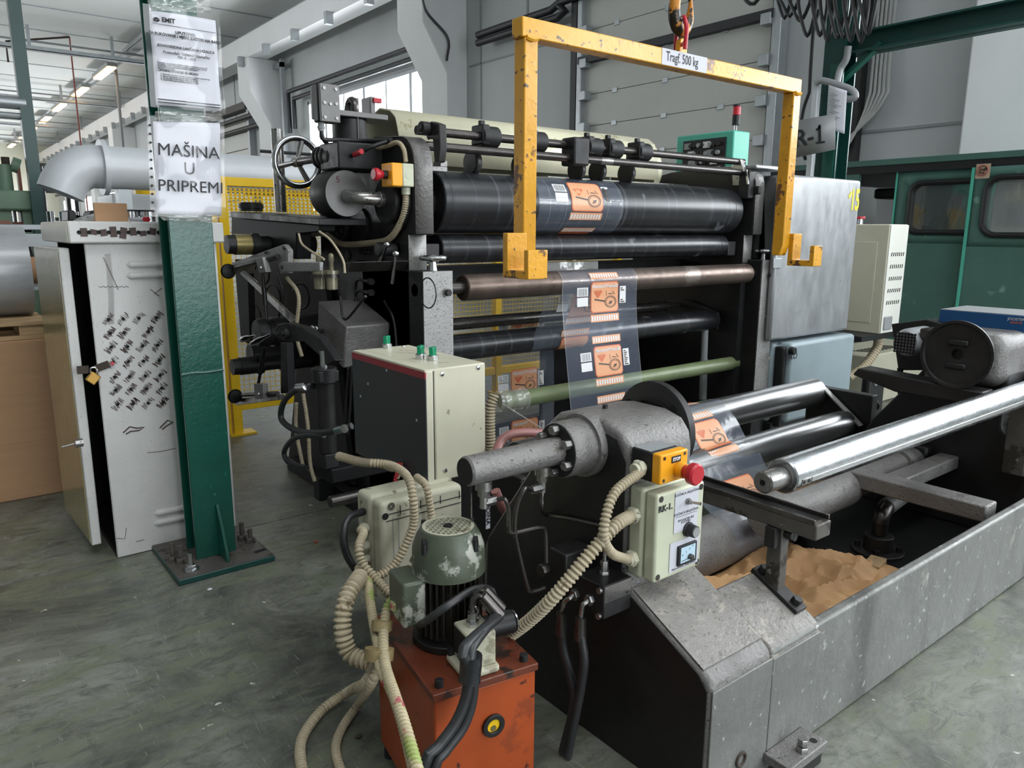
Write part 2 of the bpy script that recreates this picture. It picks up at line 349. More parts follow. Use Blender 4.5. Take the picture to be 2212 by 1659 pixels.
struct(MB().box((-9.3, -9, -.3), (-9, 62, 6.9)).build('wall_left', mat('shaded_left_wall', '9a9c9a', .7, 0, .04, 1)))
# near wall with the open gate that lets the daylight in
struct(MB().box((-9, -9.3, -.3), (-1, -9, 6.9)).box((6.4, -9.3, -.3), (8.8, -9, 6.9)).box((-1, -9.3, 5.2), (6.4, -9, 6.9)).build('wall_near', M['wallp']))
# long window wall, X = 8.5
wr = struct(thing('wall_right', (8.5, 20, 0), 'x', 'x')); del wr['label'], wr['category']
OPEN = [(-8, -4.4, 1.8, 4.6), (-3.6, 1.9, 1.8, 4.6), (13.15, 19.3, 1.5, 4.32), (31.5, 36.5, 1.0, 3.0), (39.5, 45, 1.0, 3.0), (48, 52, .9, 3), (54, 60, .9, 3)]
wb = MB(); y = -9
for y0, y1, z0, z1 in OPEN:
    wb.box((8.5, y, -.3), (8.8, y0, 6.9)); wb.box((8.5, y0, -.3), (8.8, y1, z0)); wb.box((8.5, y0, z1), (8.8, y1, 6.9)); y = y1
wb.box((8.5, y, -.3), (8.8, 62, 6.9)); wb.build('wall_panel', M['wallp'], wr)
for yy in (4.95, 9.3, 10.4, 11.72, 23.6, 24.8, 26): MB().box((8.485, yy, 0), (8.502, yy+.035, 6.2)).build('panel_joint', M['grey'], wr)
for y0, y1, zz in ((3.3, 5.4, 2.18), (9.0, 12.1, 4.05), (9.0, 12.1, 2.0)): MB().box((8.485, y0, zz), (8.502, y1, zz+.03)).build('panel_joint', M['grey'], wr)
for k, (y0, y1, z0, z1) in enumerate(OPEN):
    wi = struct(thing('window_%d' % (k+1), (8.55, (y0+y1)/2, z0), 'x', 'x')); del wi['label'], wi['category']
    f = MB(); e = .07
    f.box((8.46, y0, z0), (8.62, y1, z0+e)).box((8.46, y0, z1-e), (8.62, y1, z1)).box((8.46, y0, z0), (8.62, y0+e, z1)).box((8.46, y1-e, z0), (8.62, y1, z1)); f.build('window_frame', M['galv'], wi)
    n = max(2, round((y1-y0)/1.05)); 
    for i in range(1, n): MB().box((8.47, y0+(y1-y0)*i/n-(.05 if i%2 else .025), z0), (8.6, y0+(y1-y0)*i/n+(.05 if i%2 else .025), z1)).build('mullion', M['galv'], wi)
    for i in range(n): MB().box((8.55, y0+(y1-y0)*i/n+.03, z0+.05), (8.556, y0+(y1-y0)*(i+1)/n-.03, z1-.05)).build('pane', M['glass'], wi)
# pillars with corbels carrying the crane rail
for k, yy in enumerate((2.85, 12.62, 21.3, 30, 38.6, 47, 56)):
    p = MB().prism([(8.5, 0), (8.05, 0), (8.05, 3.9 if k else 5), (7.55, 4.7 if k else 5.6), (7.55, 5.55), (8.5, 5.55)] if k else [(8.5, 0), (8.1, 0), (8.1, 6.6), (8.5, 6.6)], 'Y', yy-.45, yy+.45)
    struct(p.build('trim_%d' % (k+1), M['plaster'], None, .02))
cr = thing('crane_rail', (7.7, 30, 5.55), 'white concrete crane beam with steel rail running along the window wall', 'rail')
MB().box((7.55, 11, 5.55), (8.05, 61.9, 6.1)).build('beam', M['plaster'], cr); MB().box((7.74, 11, 6.1), (7.86, 61.9, 6.25)).build('rail', M['galv'], cr)
b0 = MB().box((7.4, -.06, 5.35), (7.56, .06, 5.6)).build('bracket', M['galv'], cr); b0.location.y = 14-30
for i in range(1, 26): dup(b0, (7.48, 14+1.8*i, 5.47))
# sectional door
dr = struct(thing('door_1', (8.4, 7.3, 0), 'x', 'x')); del dr['label'], dr['category']
M['doorpan'] = mat('off_white_door_panel', 'bcbdb8', .5, 0, .04, 1)
for i in range(14):
    z = .38+.46*i-.46
    if z > 5.6: break
    MB().box((8.40, 5.68, max(0, z)), (8.46, 8.9, z+.455)).build('panel', M['doorpan'], dr, .006)
    for yy in (6.35, 7.3, 8.25): MB().box((8.385, yy-.05, z+.42), (8.402, yy+.05, z+.49)).build('hinge', M['galv'], dr, .004)
for yy in (5.55, 8.95):
    MB().box((8.3, yy-.06, 0), (8.46, yy+.06, 5.8)).build('guide_track', M['galv'], dr, .01)
    for i in range(8): MB().box((8.26, yy+(.06 if yy < 7 else -.2), .75+.46*i), (8.4, yy+(.2 if yy < 7 else -.06), .88+.46*i)).build('roller_bracket', M['galv'], dr, .006)
MB().box((8.28, 5.6, 3.58), (8.4, 8.95, 3.68)).build('black_seal', M['pipe'], dr)
MB().box((8.3, 8.98, 0), (8.5, 9.12, 5.8)).build('door_jamb', M['gasket'], dr)
# second, far sectional door
d2 = struct(thing('door_2', (8.4, 25, 0), 'x', 'x')); del d2['label'], d2['category']
for i in range(9): MB().box((8.4, 23.4, .02+.5*i), (8.46, 27.2, .5+.5*i)).build('panel', M['doorpan'], d2, .006)
for yy in (23.3, 27.3): MB().box((8.3, yy-.08, 0), (8.5, yy+.08, 5)).build('guide_track', M['galv'], d2)
MB().box((8.2, 23.2, 4.6), (8.45, 27.4, 4.8)).build('black_seal', M['pipe'], d2)
# insulated pipes on the wall
def pipe_run(name, pts, r, label, group=None, m='pipe'):
    return tag(MB().tube(pts, r, 12, smooth=False).build(name, M[m]), label, 'pipe', group)
a, b, c = at(1032, 76, X=8.25), at(1195, 20, X=8.25), at(1262, -30, X=8.25)
pipe_run('insulated_pipe', [a, at(1190, 22, X=8.25), at(1210, 5, X=8.25), at(1330, -40, X=8.25)], .06, 'upper black insulated pipe above the lifting frame, bending up at its right')
pipe_run('insulated_pipe', [at(1032, 93, X=8.25), at(1205, 38, X=8.25), at(1222, 24, X=8.25), at(1208, 12, X=8.25)], .06, 'lower black insulated pipe above the lifting frame, ending in a hooked elbow')
pipe_run('insulated_pipe', [(8.2, 12.2, 4.62), (8.2, 19.9, 4.62), (8.2, 19.9, 3.6)], .055, 'upper black insulated pipe over the long window, turning down at its left end')
pipe_run('insulated_pipe', [(8.28, 12.2, 4.44), (8.28, 19.75, 4.44), (8.28, 19.75, 3.7)], .055, 'lower black insulated pipe over the long window, turning down at its left end')
pipe_run('insulated_pipe', [(8.2, 22, 4.35), (8.2, 26.6, 4.35), (8.0, 27.4, 4.35), (8, 31, 4.35)], .07, 'upper black pipe on the wall beside the sign on the green column')
pipe_run('insulated_pipe', [(8.26, 22, 4.05), (8.26, 26.4, 4.05), (8.05, 27.2, 4.05), (8.05, 31, 4.05)], .07, 'lower black pipe on the wall beside the sign on the green column')
pipe_run('insulated_pipe', [(8.2, 31, 3.3), (8.2, 61, 3.3)], .07, 'long black pipe running above the farthest row of windows')
# steel channels and cables on the wall
for n_, (yy, lab) in enumerate(((20.35, 'galvanised perforated cable channel left of the long window'), (13.3, 'thin black cable hanging down beside the big white pillar'))):
    if n_ == 0: tag(MB().box((8.2, yy-.06, 2), (8.3, yy+.06, 5.5)).box((8.2, yy-.06, 5.3), (8.3, yy+.9, 5.42)).build('cable_channel', M['galv']), lab, 'cable channel')
    else: tag(MB().tube([(8.0, 12.1, 4.1), (8.02, 12.1, 4.5), (7.6, 12.15, 4.9), (7.5, 12.15, 5.4)], .02, 6).build('duct_cable', M['cable']), lab, 'cable')
tag(MB().box((8.32, 4.47, 0), (8.45, 4.67, 6)).build('cable_channel', M['dark']), 'dark cable duct on the wall behind the R-1 sign', 'cable channel')
for i in range(5):
    o = 4.40-i*.045; tag(MB().tube([(8.42, o, 5.8), (8.42, o, 3), (8.38, o, 2.5), (8.29, o+.12*i*.5+.1, 2.1), (8.28, o+.35+.12*i, 1.75)], .016, 6).build('duct_cable', M['cable_grey']), ['grey cable lying against the dark wall duct, first of five', 'second grey cable from the dark wall duct', 'third grey cable from the dark wall duct', 'fourth grey cable from the dark wall duct', 'outermost grey cable of the five beside the wall duct'][i], 'cable', 'grey cables beside the dark wall duct')
# ceiling lamps, cable trays, drop rods
LX = 6.0
for k, (px, py) in enumerate(((298, 98), (225, 155), (172, 197), (128, 230), (97, 257), (68, 279), (43, 299), (25, 313))):
    p = at(px, py, Z=6.35)
    t = thing('ceiling_lamp', (p.x, p.y, 6.3), ['unlit fluorescent batten on the ceiling, half hidden by the green column', 'largest lit warm ceiling batten, nearest the green column', 'second lit ceiling batten from the green column', 'third lit ceiling batten from the green column', 'fourth lit ceiling batten from the green column', 'small lit ceiling batten, third from the far wall', 'small lit ceiling batten, second from the far wall', 'smallest ceiling batten, nearest the far wall'][k], 'lamp', 'row of ceiling battens')
    L = 1.3
    MB().box((p.x-.16, p.y-L, 6.33), (p.x+.16, p.y+L, 6.45)).build('housing', M['grey'], t, .02)
    MB().box((p.x-.13, p.y-L*.96, 6.27), (p.x+.13, p.y+L*.96, 6.33)).build('diffuser', M['lamp' if k else 'grey'], t, .02)
tag(MB().box((6.12, 17, 6.46), (6.2, 61, 6.5)).build('lamp_cable', M['grey']), 'straight grey cable run linking the row of ceiling battens', 'cable')
for k, (px, py) in enumerate(((0, 97), (0, 207), (0, 266), (0, 300))):
    p = at(px, py, Z=6.0)
    t = thing('cable_tray', (3, p.y, 6.0), ['nearest galvanised cable tray crossing under the white ceiling', 'second galvanised cable tray crossing under the ceiling', 'third cable tray crossing under the ceiling', 'farthest cable tray crossing under the ceiling'][k], 'cable tray', 'cable trays under the ceiling')
    MB().box((-8, p.y-.1, 5.96), (7.3, p.y+.1, 5.98)).box((-8, p.y-.1, 5.96), (7.3, p.y-.09, 6.08)).box((-8, p.y+.09, 5.96), (7.3, p.y+.1, 6.08)).build('tray', M['galv'], t)
    for i in range(7): MB().box((-5.2+i*2.1, p.y-.04, 5.98), (-5.12+i*2.1, p.y+.04, 6.62)).build('hanger', M['galv'], t)
    MB().cyl((-8, p.y+.2, 6.25), (7.3, p.y+.2, 6.25), .03, n=8).build('conduit', M['grey'], t)
p = at(150, 80, Z=6.6); tag(MB().tube([p, (p.x, p.y, 1.3)], .022, 6, smooth=False).build('drop_cable', mat('red_brown_cable', '8c4a45', .5)), 'thin red-brown cable dropping from the ceiling', 'cable')
tag(MB().tube([p, p+V((-1.6, 0, -.35)), p+V((-1.6, 0, -.9))], .03, 6, smooth=False).build('drop_bracket', M['stone']), 'slanted dark strut beside the red-brown drop cable', 'strut')
p = at(250, 150, Z=6.5); tag(MB().tube([p, (p.x, p.y, 0)], .05, 8, smooth=False).build('conduit_pole', M['grey']), 'tall grey conduit pole standing left of the taped notices', 'pole')
# ================================================================ green column with taped notices
gc = thing('steel_column', (.69, 2.54, 0), 'dark green steel H-column with bolted base plate and two taped notices', 'column')
X0, X1 = .622, .752
MB().box((X0, 2.48, .02), (X1, 2.492, 6.6)).build('front_flange', M['green'], gc, .002)
MB().box((X0, 2.59, .02), (X1, 2.602, 6.6)).build('rear_flange', M['green'], gc, .002)
MB().box((.683, 2.492, .02), (.691, 2.59, 6.6)).build('web', M['green'], gc)
z = at(430, 806, Y=2.48).z
MB().tube([(X0, 2.479, z), (.66, 2.477, z+.003), (.7, 2.479, z), (X1, 2.478, z+.003)], .004, 6).build('weld_seam', M['green'], gc)
MB().box((.532, 2.36, 0), (.842, 2.70, .02)).build('base_plate', M['dkgreen'], gc, .003); MB().box((.535, 2.363, .02), (.839, 2.697, .0206)).build('plate_grime', M['grime'], gc)
q = [(2.48, .02), (2.40, .02), (2.40, .05), (2.47, .2), (2.48, .2)]
MB().prism(q, 'X', .694, .704).build('gusset', M['green'], gc, .002)
for bx, by, hh, mm in ((.585, 2.415, .07, 'bright'), (.575, 2.49, .07, 'grime'), (.558, 2.52, .075, 'grime'), (.80, 2.56, .075, 'grime'), (.815, 2.52, .06, 'grime')):
    o = MB().cyl((bx, by, .02), (bx, by, hh+.01), .008, n=10).build('anchor_bolt', M[mm], gc)
    MB().hexn((bx, by, .024), (0, 0, 1), .016, .014).build('nut', M[mm], o); MB().cyl((bx, by, .02), (bx, by, .024), .026 if mm == 'bright' else .018, n=20).build('washer', M[mm], o)
MB().obox((.815, 2.425, .0212), (.04, .016, .002), (0, 0, .2)).build('slot_hole', M['void'], gc)
def notice(name, px, lines, label, holes=True, dy=0):
    """paper in a clear sleeve on the front flange; px = sheet corners TL, TR, BR, BL"""
    Yp = 2.468-dy; P = [at(x, y, Y=Yp) for x, y in px]
    c = sum(P, V((0,0,0)))/4; t = thing(name, (c.x, Yp, P[2].z), label, 'notice')
    def wave(a, u, v, k):
        return V((a.x, a.y-.006*math.sin(u*3.1)+.004*math.sin(v*9+k)*math.sin(u*5+k)+.012*(abs(u-.5)**2), a.z))
    def fn(u, v): return wave(P[3].lerp(P[2], u).lerp(P[0].lerp(P[1], u), v), u, v, dy*50)
    MB().grid(14, 20, fn).build('sheet', M['paper'], t, thick=.0008)
    e = .10
    def fs(u, v):
        u2 = -e*.9+u*(1+1.5*e); v2 = -.03+v*1.09
        p = P[3].lerp(P[2], 0).lerp(P[0], 0)
        a = P[3]+(P[2]-P[3])*u2; b = P[0]+(P[1]-P[0])*u2; q_ = a+(b-a)*v2
        q_ = wave(q_, min(1, max(0, u2)), v2, dy*50); q_.y -= .004+.004*max(0, math.sin(u2*7+v2*6))*max(0, math.sin(v2*8-u2*5))
        return q_
    sl = MB().grid(28, 40, fs).build('plastic_sleeve', M['sleeve'], t)
    ex = (P[2]-P[3]); ez = (P[0]-P[3])
    if holes:
        for i in range(11):
            p = P[3]-ex*.065+ez*(.03+.092*i); MB().cyl(p+V((0, -.014, 0)), p+V((0, -.011, 0)), .0036, n=10).build('punched_hole', M['ink'], t)
    M3 = Matrix((ex.normalized(), ez.normalized(), V((0, -1, 0)))).transposed()
    for s_, u, v, size, bold, al in lines:
        text('lettering', s_, size, M['ink'], t, P[3]+ex*u+ez*v+V((0, -.0095, 0)), ext=.0002, align=al, bold=bold, M3=M3)
    return t
n1 = notice('paper_notice', [(331, 262), (475, 266), (479, 466), (338, 462)], [('MAŠINA', .5, .70, .05, 0, 'CENTER'), ('U', .5, .51, .05, 0, 'CENTER'), ('PRIPREMI', .52, .31, .048, 0, 'CENTER')], 'lower paper notice reading MAŠINA U PRIPREMI in a clear sleeve on the green column')
L = [('UPUTSTVO', .5, .80, .011, .0004, 'CENTER'), ('ZA RUKOVANJE I MJERE ZAŠTITE NA RADU', .5, .76, .0105, .0004, 'CENTER'), ('JEDNOGREDNA LANČANA DIZALICA', .5, .64, .0095, .0003, 'CENTER'), ('Proizvođač: "DEMAG" Njemačka', .5, .575, .0095, .0002, 'CENTER'), ('TIP: R - 1655', .5, .535, .0095, .0002, 'CENTER'), ('OPASNOSTI KOJE SE MOGU', .05, .375, .009, .0003, 'LEFT')]
for i in range(4): L.append((('Namjena ove lančane dizalice služi za podizanje tereta do', 'na željenu visinu. Prenosne i podizne mašine koje moraju', 'predviđene za pokretanje dizalice. Zabranjeno', 'ispravno rukovanje')[i], .05, .455-.018*i, .006, .0001, 'LEFT'))
for i in range(4): L.append(('%d. %s' % (i+1, ('Povreda od udara tereta ili pada, a usljed nepravilnog', 'Zbog pogrešnog dizanja tijela na leđima', 'Zbog pogrešnog dizanja tijela od tereta', 'Nepridržavanje uputstva dizalice u radu')[i]), .08, .335-.02*i, .0062, .0001, 'LEFT'))
n2 = notice('paper_notice', [(322, 22), (466, 44), (478, 240), (338, 226)], L, 'upper densely printed paper notice in a crumpled clear sleeve on the green column', False, .012)
P3, P2, P0, P1 = at(338, 226, Y=2.456), at(478, 240, Y=2.456), at(322, 22, Y=2.456), at(466, 44, Y=2.456)
ex, ez = P2-P3, P0-P3; M3 = Matrix((ex.normalized(), ez.normalized(), V((0, -1, 0)))).transposed()
lg = MB()
for pts in ([(0,.5),(.5,.25),(1,.5),(.5,.75)], [(0,.45),(.47,.2),(.47,-.3),(0,0)], [(1,.45),(.53,.2),(.53,-.3),(1,0)]):
    a = [P3+ex*(.04+.09*x)+ez*(.895+.05*y)+V((0,-.009,0)) for x, y in pts]; lg.add(a, [(0,1,2,3)])
lg.build('logo_cube', M['ink'], n2, thick=.0004)
text('logo_lettering', 'EMIT', .017, M['ink'], n2, P3+ex*.26+ez*.915+V((0,-.009,0)), ext=.0002, bold=.0006, M3=M3)
for v in (.865, .06, .03): 
    a, b = P3+ex*.02+ez*v, P3+ex*.98+ez*v; MB().bar(a+V((0,-.0085,0)), b+V((0,-.0085,0)), .0005, .0025 if v < .5 else .0012).build('printed_rule', M['ink'], n2)
for i, (pp, wd) in enumerate(((((318, 0), (452, 0), (456, 28), (322, 22)), 0), (((336, 240), (478, 246), (482, 262), (334, 262)), 1), (((342, 464), (478, 464), (466, 482), (352, 476)), 2))):
    a = [at(x, y, Y=2.462) for x, y in pp]
    tag(MB().grid(16, 6, lambda u, v: a[0].lerp(a[1], u).lerp(a[3].lerp(a[2], u), v)+V((0, .012*(random.random()-.5), 0))).build('adhesive_tape', M['wrap']), ['crumpled clear tape strip above the upper notice on the green column', 'crumpled clear tape strip between the two notices on the green column', 'crumpled clear tape strip under the lower notice on the green column'][i], 'tape', 'clear tape strips on the green column')
# ================================================================ white cabinet with ajar door
wc = thing('electrical_cabinet', (.62, 2.95, 0), 'worn white metal cabinet scribbled with brown marker behind the green column', 'cabinet')
cx0, cx1, cy0, cy1, ct = .425, .828, 2.705, 3.26, 1.055
MB().box((cx0, cy0, 0), (cx1, cy0+.012, ct)).build('front_panel', M['whitecab'], wc, .004)
MB().box((cx1-.012, cy0+.012, 0), (cx1, cy1, ct)).box((cx0, cy1-.012, 0), (cx1-.012, cy1, ct)).box((cx0, cy0+.012, 0), (cx1-.012, cy1-.012, .02)).build('inner_shell', M['smoke'], wc)
MB().box((cx0-.045, cy0-.03, ct), (cx1+.02, cy1+.01, ct+.068)).build('lid', M['whitecab'], wc, .006)
MB().box((cx0-.047, cy0-.02, ct+.004), (cx0-.0445, cy1, ct+.064)).build('lid_side', M['olive'], wc)
for i in range(9):
    x = at(168+i*21.5, 477, Y=cy0-.031).x; MB().cyl((x, cy0-.0325, ct+.034), (x, cy0-.029, ct+.034), .0062, n=12).build('drilled_hole', M['void'], wc)
    MB().obox((x+.013, cy0-.0305, ct+.034+.004*math.sin(i*3)), (.02, .0012, .026+.01*math.sin(i*5)), (0, .2*math.sin(i*2), 0)).build('scribble', M['marker'], wc)
def scrib(px, n=3, wd=.004):
    m_ = MB(); pts = [at(x, y, Y=cy0-.0015) for x, y in px]
    m_.tube(pts, wd, 5, smooth=False); m_.v = [V((v.x, cy0-.0012+(v.y-cy0)*.08, v.z)) for v in m_.v]; return m_.build('scribble', M['marker'], wc)
# zigzag loop and cross stroke
pp = []
for i in range(46):
    t_ = i/45; y = 550+t_*150; x = 232+8*math.sin(t_*2); pp += [(x-6, y+1), (x+7, y-2)]
scrib(pp, wd=.0009); scrib([(222+i*1.1+(i%2)*3, 556+i*2.4) for i in range(30)], wd=.001); scrib([(213+i*5, 618+(i%2)*3) for i in range(14)], wd=.0009)
GR = []
for r_, (y0, xs) in enumerate(((690, (234, 266, 300, 338)), (720, (238, 268, 320)), (750, (240, 275, 308, 340)), (783, (244, 277, 310, 344)), (815, (248, 280, 314, 346)), (843, (250, 283, 316, 349)), (874, (254, 287, 320, 352)))):
    for k_, x in enumerate(xs):
        y = y0-(x-234)*.04; rr = random.uniform(-.35, .35)
        p = at(x, y, Y=cy0)
        MB().cyl((p.x, cy0-.0025, p.z), (p.x, cy0+.001, p.z), .0052, n=12).build('drilled_hole', M['void'], wc)
        px = []
        for i in range(18): g_ = -1+2*i/17; s_ = (1 if i % 2 else -1)*(6+random.uniform(-2, 3)); px.append((x+g_*9+s_*.7+random.uniform(-1, 1), y-g_*11+s_*.65+random.uniform(-1, 1)))
        scrib(px, wd=.0012+.0011*random.random())
for pxl in ([(266, 935), (280, 922), (295, 925), (312, 923), (300, 930), (282, 932), (272, 938)], [(345, 925), (362, 908), (374, 912), (360, 920), (350, 928)], [(318, 978), (350, 975), (380, 968)], [(294, 1170), (312, 1166)], [(252, 1163), (270, 1164), (273, 1140)], [(325, 625), (345, 640), (333, 635), (350, 622)]): scrib(pxl, wd=.0025 if len(pxl) > 4 else .001)
for y0 in (568, 592, 1104, 1125):
    a, b = at(272 if y0 < 800 else 332, y0+(4 if y0 < 800 else 6), Y=cy0), at(360 if y0 < 800 else 400, y0-(4 if y0 < 800 else 10), Y=cy0)
    MB().lathe((a.x, cy0, a.z), (1, 0, 0), [(0, .001), (.012, .012), (.2, .012), (.214, .001)], 12).build('louvre', M['whitecab'], wc)
# door standing ajar on the left side
dl, dn = V((.36, 3.23, 0)), at(211, 1189, Z=.02); dn.z = 0
dd = (dn-dl).normalized(); 
door = MB().bar(dl+V((0,0,.54)), dn+V((0,0,.54)), .03, 1.0).build('door', M['whitecab'], wc, .004)
nn = V((dd.y, -dd.x, 0)); nn = nn if nn.x < 0 else -nn
MB().bar(dl+dd*.02+nn*.0165+V((0,0,.54)), dn-dd*.012+nn*.0165+V((0,0,.54)), .002, .98).build('door_skin', M['olive'], door)
kp = dl+dd*.52+nn*.018; MB().cyl(kp+V((0,0,.42)), kp+nn*.022+V((0,0,.42)), .014, n=16).cyl(kp+nn*.022+V((0,0,.42)), kp+nn*.06+V((0,0,.415)), .003, n=8).build('door_knob', M['steel'], door)
a, b, c = at(166, 800, Y=cy0-.003), at(206, 797, Y=cy0-.003), at(236, 786, Y=cy0-.003)
MB().bar(a, at(192, 798, Y=cy0-.003), .003, .026, (0,0,1)).bar(b, c, .003, .024, (0,0,1)).build('hasp', M['stone'], wc, .001)
pl = thing('padlock', at(202, 815, Y=cy0-.02), 'brass padlock hanging from the hasp of the white cabinet', 'padlock')
p = at(201, 817, Y=cy0-.016); MB().obox(p, (.032, .014, .034), (0, .75, 0)).build('body', M['gold'], pl, .003)
MB().tube([at(196, 806, Y=cy0-.016), at(196, 796, Y=cy0-.014), at(205, 794, Y=cy0-.014), at(210, 801, Y=cy0-.016), at(207, 812, Y=cy0-.016)], .0032, 8).build('shackle', M['bright'], pl)
MB().cyl(at(243, 785, Y=cy0-.004), at(243, 785, Y=cy0-.012), .006, n=12).build('rivet', M['red'], wc)
# ---- things lying on the cabinet lid
zt = ct+.068
ca = thing('cardboard_flap', (.53, 2.72, zt), 'small torn piece of brown cardboard lying on the white cabinet', 'cardboard')
a, b = at(203, 458, Y=2.73), at(274, 458, Y=2.73); MB().box((a.x, 2.72, zt), (b.x, 2.735, at(203, 438, Y=2.73).z)).build('flap', M['carton'], ca, .001); MB().box((a.x, 2.735, zt), (b.x, 2.80, zt+.004)).build('base_flap', M['carton'], ca)
tr = thing('plastic_tray', (.45, 3.0, zt), 'black moulded plastic tray with raised ends on the white cabinet', 'tray')
MB().ext([(143, 446), (143, 420), (158, 420), (164, 441), (186, 441), (194, 421), (232, 422), (240, 446)], 'Y', 3.0, 3.14).build('tray_body', M['gasket'], tr, .006); tr.children[0].location.z -= at(200, 446, Y=3.0).z-zt-.001
tag(MB().grid(12, 8, lambda u, v: V((.42+.2*u, 2.78+.16*v, zt+.001+.028*math.sin(math.pi*u)*math.sin(math.pi*v)*(.6+.8*random.random())))).build('plastic_bag', M['wrap']), 'crumpled clear plastic bag on the white cabinet beside the cardboard', 'bag')
mk = thing('marker_pen', (.60, 2.71, zt), 'marker pen with pink-red cap on the edge of the white cabinet', 'pen')
a, b = at(319, 456, Y=2.70), at(280, 450, Y=2.76); a.z = b.z = zt+.008; MB().cyl(a, a.lerp(b, .22), .008, n=12).build('cap', M['red'], mk); MB().cyl(a.lerp(b, .22), b, .006, n=12).build('barrel', M['paper'], mk)
for i, (px, lab) in enumerate(((280, 'small steel tin on the white cabinet, left of the two'), (317, 'small steel tin on the white cabinet, next to the green column'))):
    p = at(px, 455, Y=2.92); t = thing('metal_tin', (p.x, 2.92, zt), lab, 'tin', 'tins on the white cabinet'); MB().lathe((p.x, 2.92, zt), (0,0,1), [(0, .026), (.02, .026), (.022, .028), (.036, .028)], 20).build('tin_body', M['bright'], t); MB().cyl((p.x, 2.92, zt+.036), (p.x, 2.92, zt+.042), .029, n=20).build('tin_lid', M['dark'], t)
# ================================================================ things left of and behind the cabinet
bx = thing('cardboard_box', (-.2, 3.9, 0), 'large plain corrugated cardboard box on the floor left of the white cabinet', 'box')
a = at(150, 1060, Z=0); ztop = at(20, 738, Y=a.y).z
MB().box((-.75, a.y, 0), (a.x, a.y+.6, ztop)).build('carton', M['carton'], bx, .004)
zc = at(20, 960, Y=a.y).z; MB().box((-.75, a.y-.001, zc), (a.x, a.y+.001, zc+.002)).build('crease', M['carton'], bx)
pa = thing('wooden_pallet', (-.2, 3.9, ztop), 'wooden pallet lying on top of the cardboard box', 'pallet')
for i in range(3): MB().box((-.75, a.y+.02+i*.22, ztop), (a.x, a.y+.12+i*.22, ztop+.018)).build('board', M['wood'], pa, .002)
for xx in (-.6, -.1, .3): MB().box((xx, a.y+.02, ztop+.018), (xx+.1, a.y+.56, ztop+.058)).build('block', M['wood'], pa, .002)
for i in range(4): MB().box((-.75, a.y+.01+i*.15, ztop+.058), (a.x, a.y+.11+i*.15, ztop+.075)).build('board', M['wood'], pa, .002)
zr = ztop+.075; ra = .19
ro = thing('film_roll', (-.2, 3.9, zr), 'shrink-wrapped grey roll of film lying on the pallet', 'roll')
MB().lathe((-.8, a.y+.3, zr+ra), (1,0,0), [(0, .06), (0, ra), (1.18, ra), (1.18, .06)], 40, True).build('wound_film', mat('grey_wrapped_film', 'a3a6a8', .3, .1, .12, 6, (1,4,4), coat=.4, bump=.3, bs=14), ro)
MB().cyl((-.82, a.y+.3, zr+ra), (.42, a.y+.3, zr+ra), .058, n=20).build('core', M['carton'], ro)
# chair-like black moulding and white boxes behind the roll
tag(MB().ext([(42, 505), (50, 512), (66, 530), (76, 560), (79, 585), (48, 590), (54, 560), (50, 530)], 'Y', 5.2, 5.32).build('plastic_shell', M['gasket'], None, .01), 'curved black plastic shell standing behind the grey film roll', 'shell')
ww = thing('parts_table', (.0, 5.0, 0), 'steel table with white boxes standing behind the white cabinet at the left edge', 'table')
z0 = at(50, 620, Y=5.2).z; z1 = at(50, 485, Y=5.0).z
MB().box((-1.4, 5.0, z1-.03), (.75, 5.9, z1)).build('tabletop', M['galv'], ww, .004); MB().box((-1.4, 5.0, z1-.12), (.75, 5.02, z1-.05)).build('apron', M['galv'], ww)
for xx in (-1.35, .68):
    for yy in (5.03, 5.82): MB().box((xx, yy, 0), (xx+.05, yy+.05, z1-.03)).build('leg', M['galv'], ww)
MB().box((-1.4, 5.2, z0-.02), (.7, 5.8, z0)).build('lower_shelf', M['galv'], ww)
for i, (xa, xb, h_) in enumerate(((-.6, -.15, .2), (-.1, .12, .13), (.3, .55, .22))): tag(MB().box((xa, 5.35, z0), (xb, 5.6, z0+h_)).build('white_box', M['paper'], None, .003), ['white carton at the left on the shelf behind the film roll', 'small white carton in the middle of the shelf behind the film roll', 'white carton at the right of the shelf, beside the cabinet'][i], 'box', 'cartons on the lower shelf')
tag(MB().obox((-.1, 5.12, z1+.012), (1.1, .12, .02), (0, 0, .1)).build('wooden_plank', mat('reddish_plank', '6d4636', .6, 0, .2, 6)), 'reddish brown plank lying on the steel table at the left edge', 'plank')
# green machine far left with post
gm = thing('green_press', (.3, 7.4, 0), 'old green machine with tall slim post at the far left edge', 'machine')
Yg = 7.4; a0, a1 = at(-40, 452, Y=Yg), at(86, 452, Y=Yg); zt2 = at(0, 410, Y=Yg).z
M['sage'] = mat('sage_green_paint', '6f8872', .5, .05, .12, 4)
MB().box((a0.x, Yg, zt2-.16), (a1.x, Yg+.5, zt2)).build('head_beam', M['sage'], gm, .02); MB().box((a0.x, Yg+.05, zt2-.35), (a1.x-.05, Yg+.4, zt2-.25)).build('rust_roller', mat('rust_red_beam', '6b4237', .5), gm, .02)
for xx in (a0.x+.1, a1.x-.12): MB().box((xx, Yg+.05, 0), (xx+.1, Yg+.4, zt2-.16)).build('leg', M['sage'], gm)
for i in range(7): xx = a0.x+.12+i*.09; MB().cyl((xx, Yg+.1, zt2-.25), (xx, Yg+.1, zt2-.16), .03, n=12).build('spindle', M['bright'], gm)
pz = at(15, 352, Y=Yg).z
MB().cyl((at(18, 400, Y=Yg).x, Yg+.2, zt2), (at(18, 400, Y=Yg).x, Yg+.2, pz), .055, n=20).build('cylinder', M['sage'], gm); MB().cyl((at(18, 352, Y=Yg).x, Yg+.2, pz), (at(18, 352, Y=Yg).x, Yg+.2, pz+.06), .03, n=16).build('cap', M['stone'], gm)
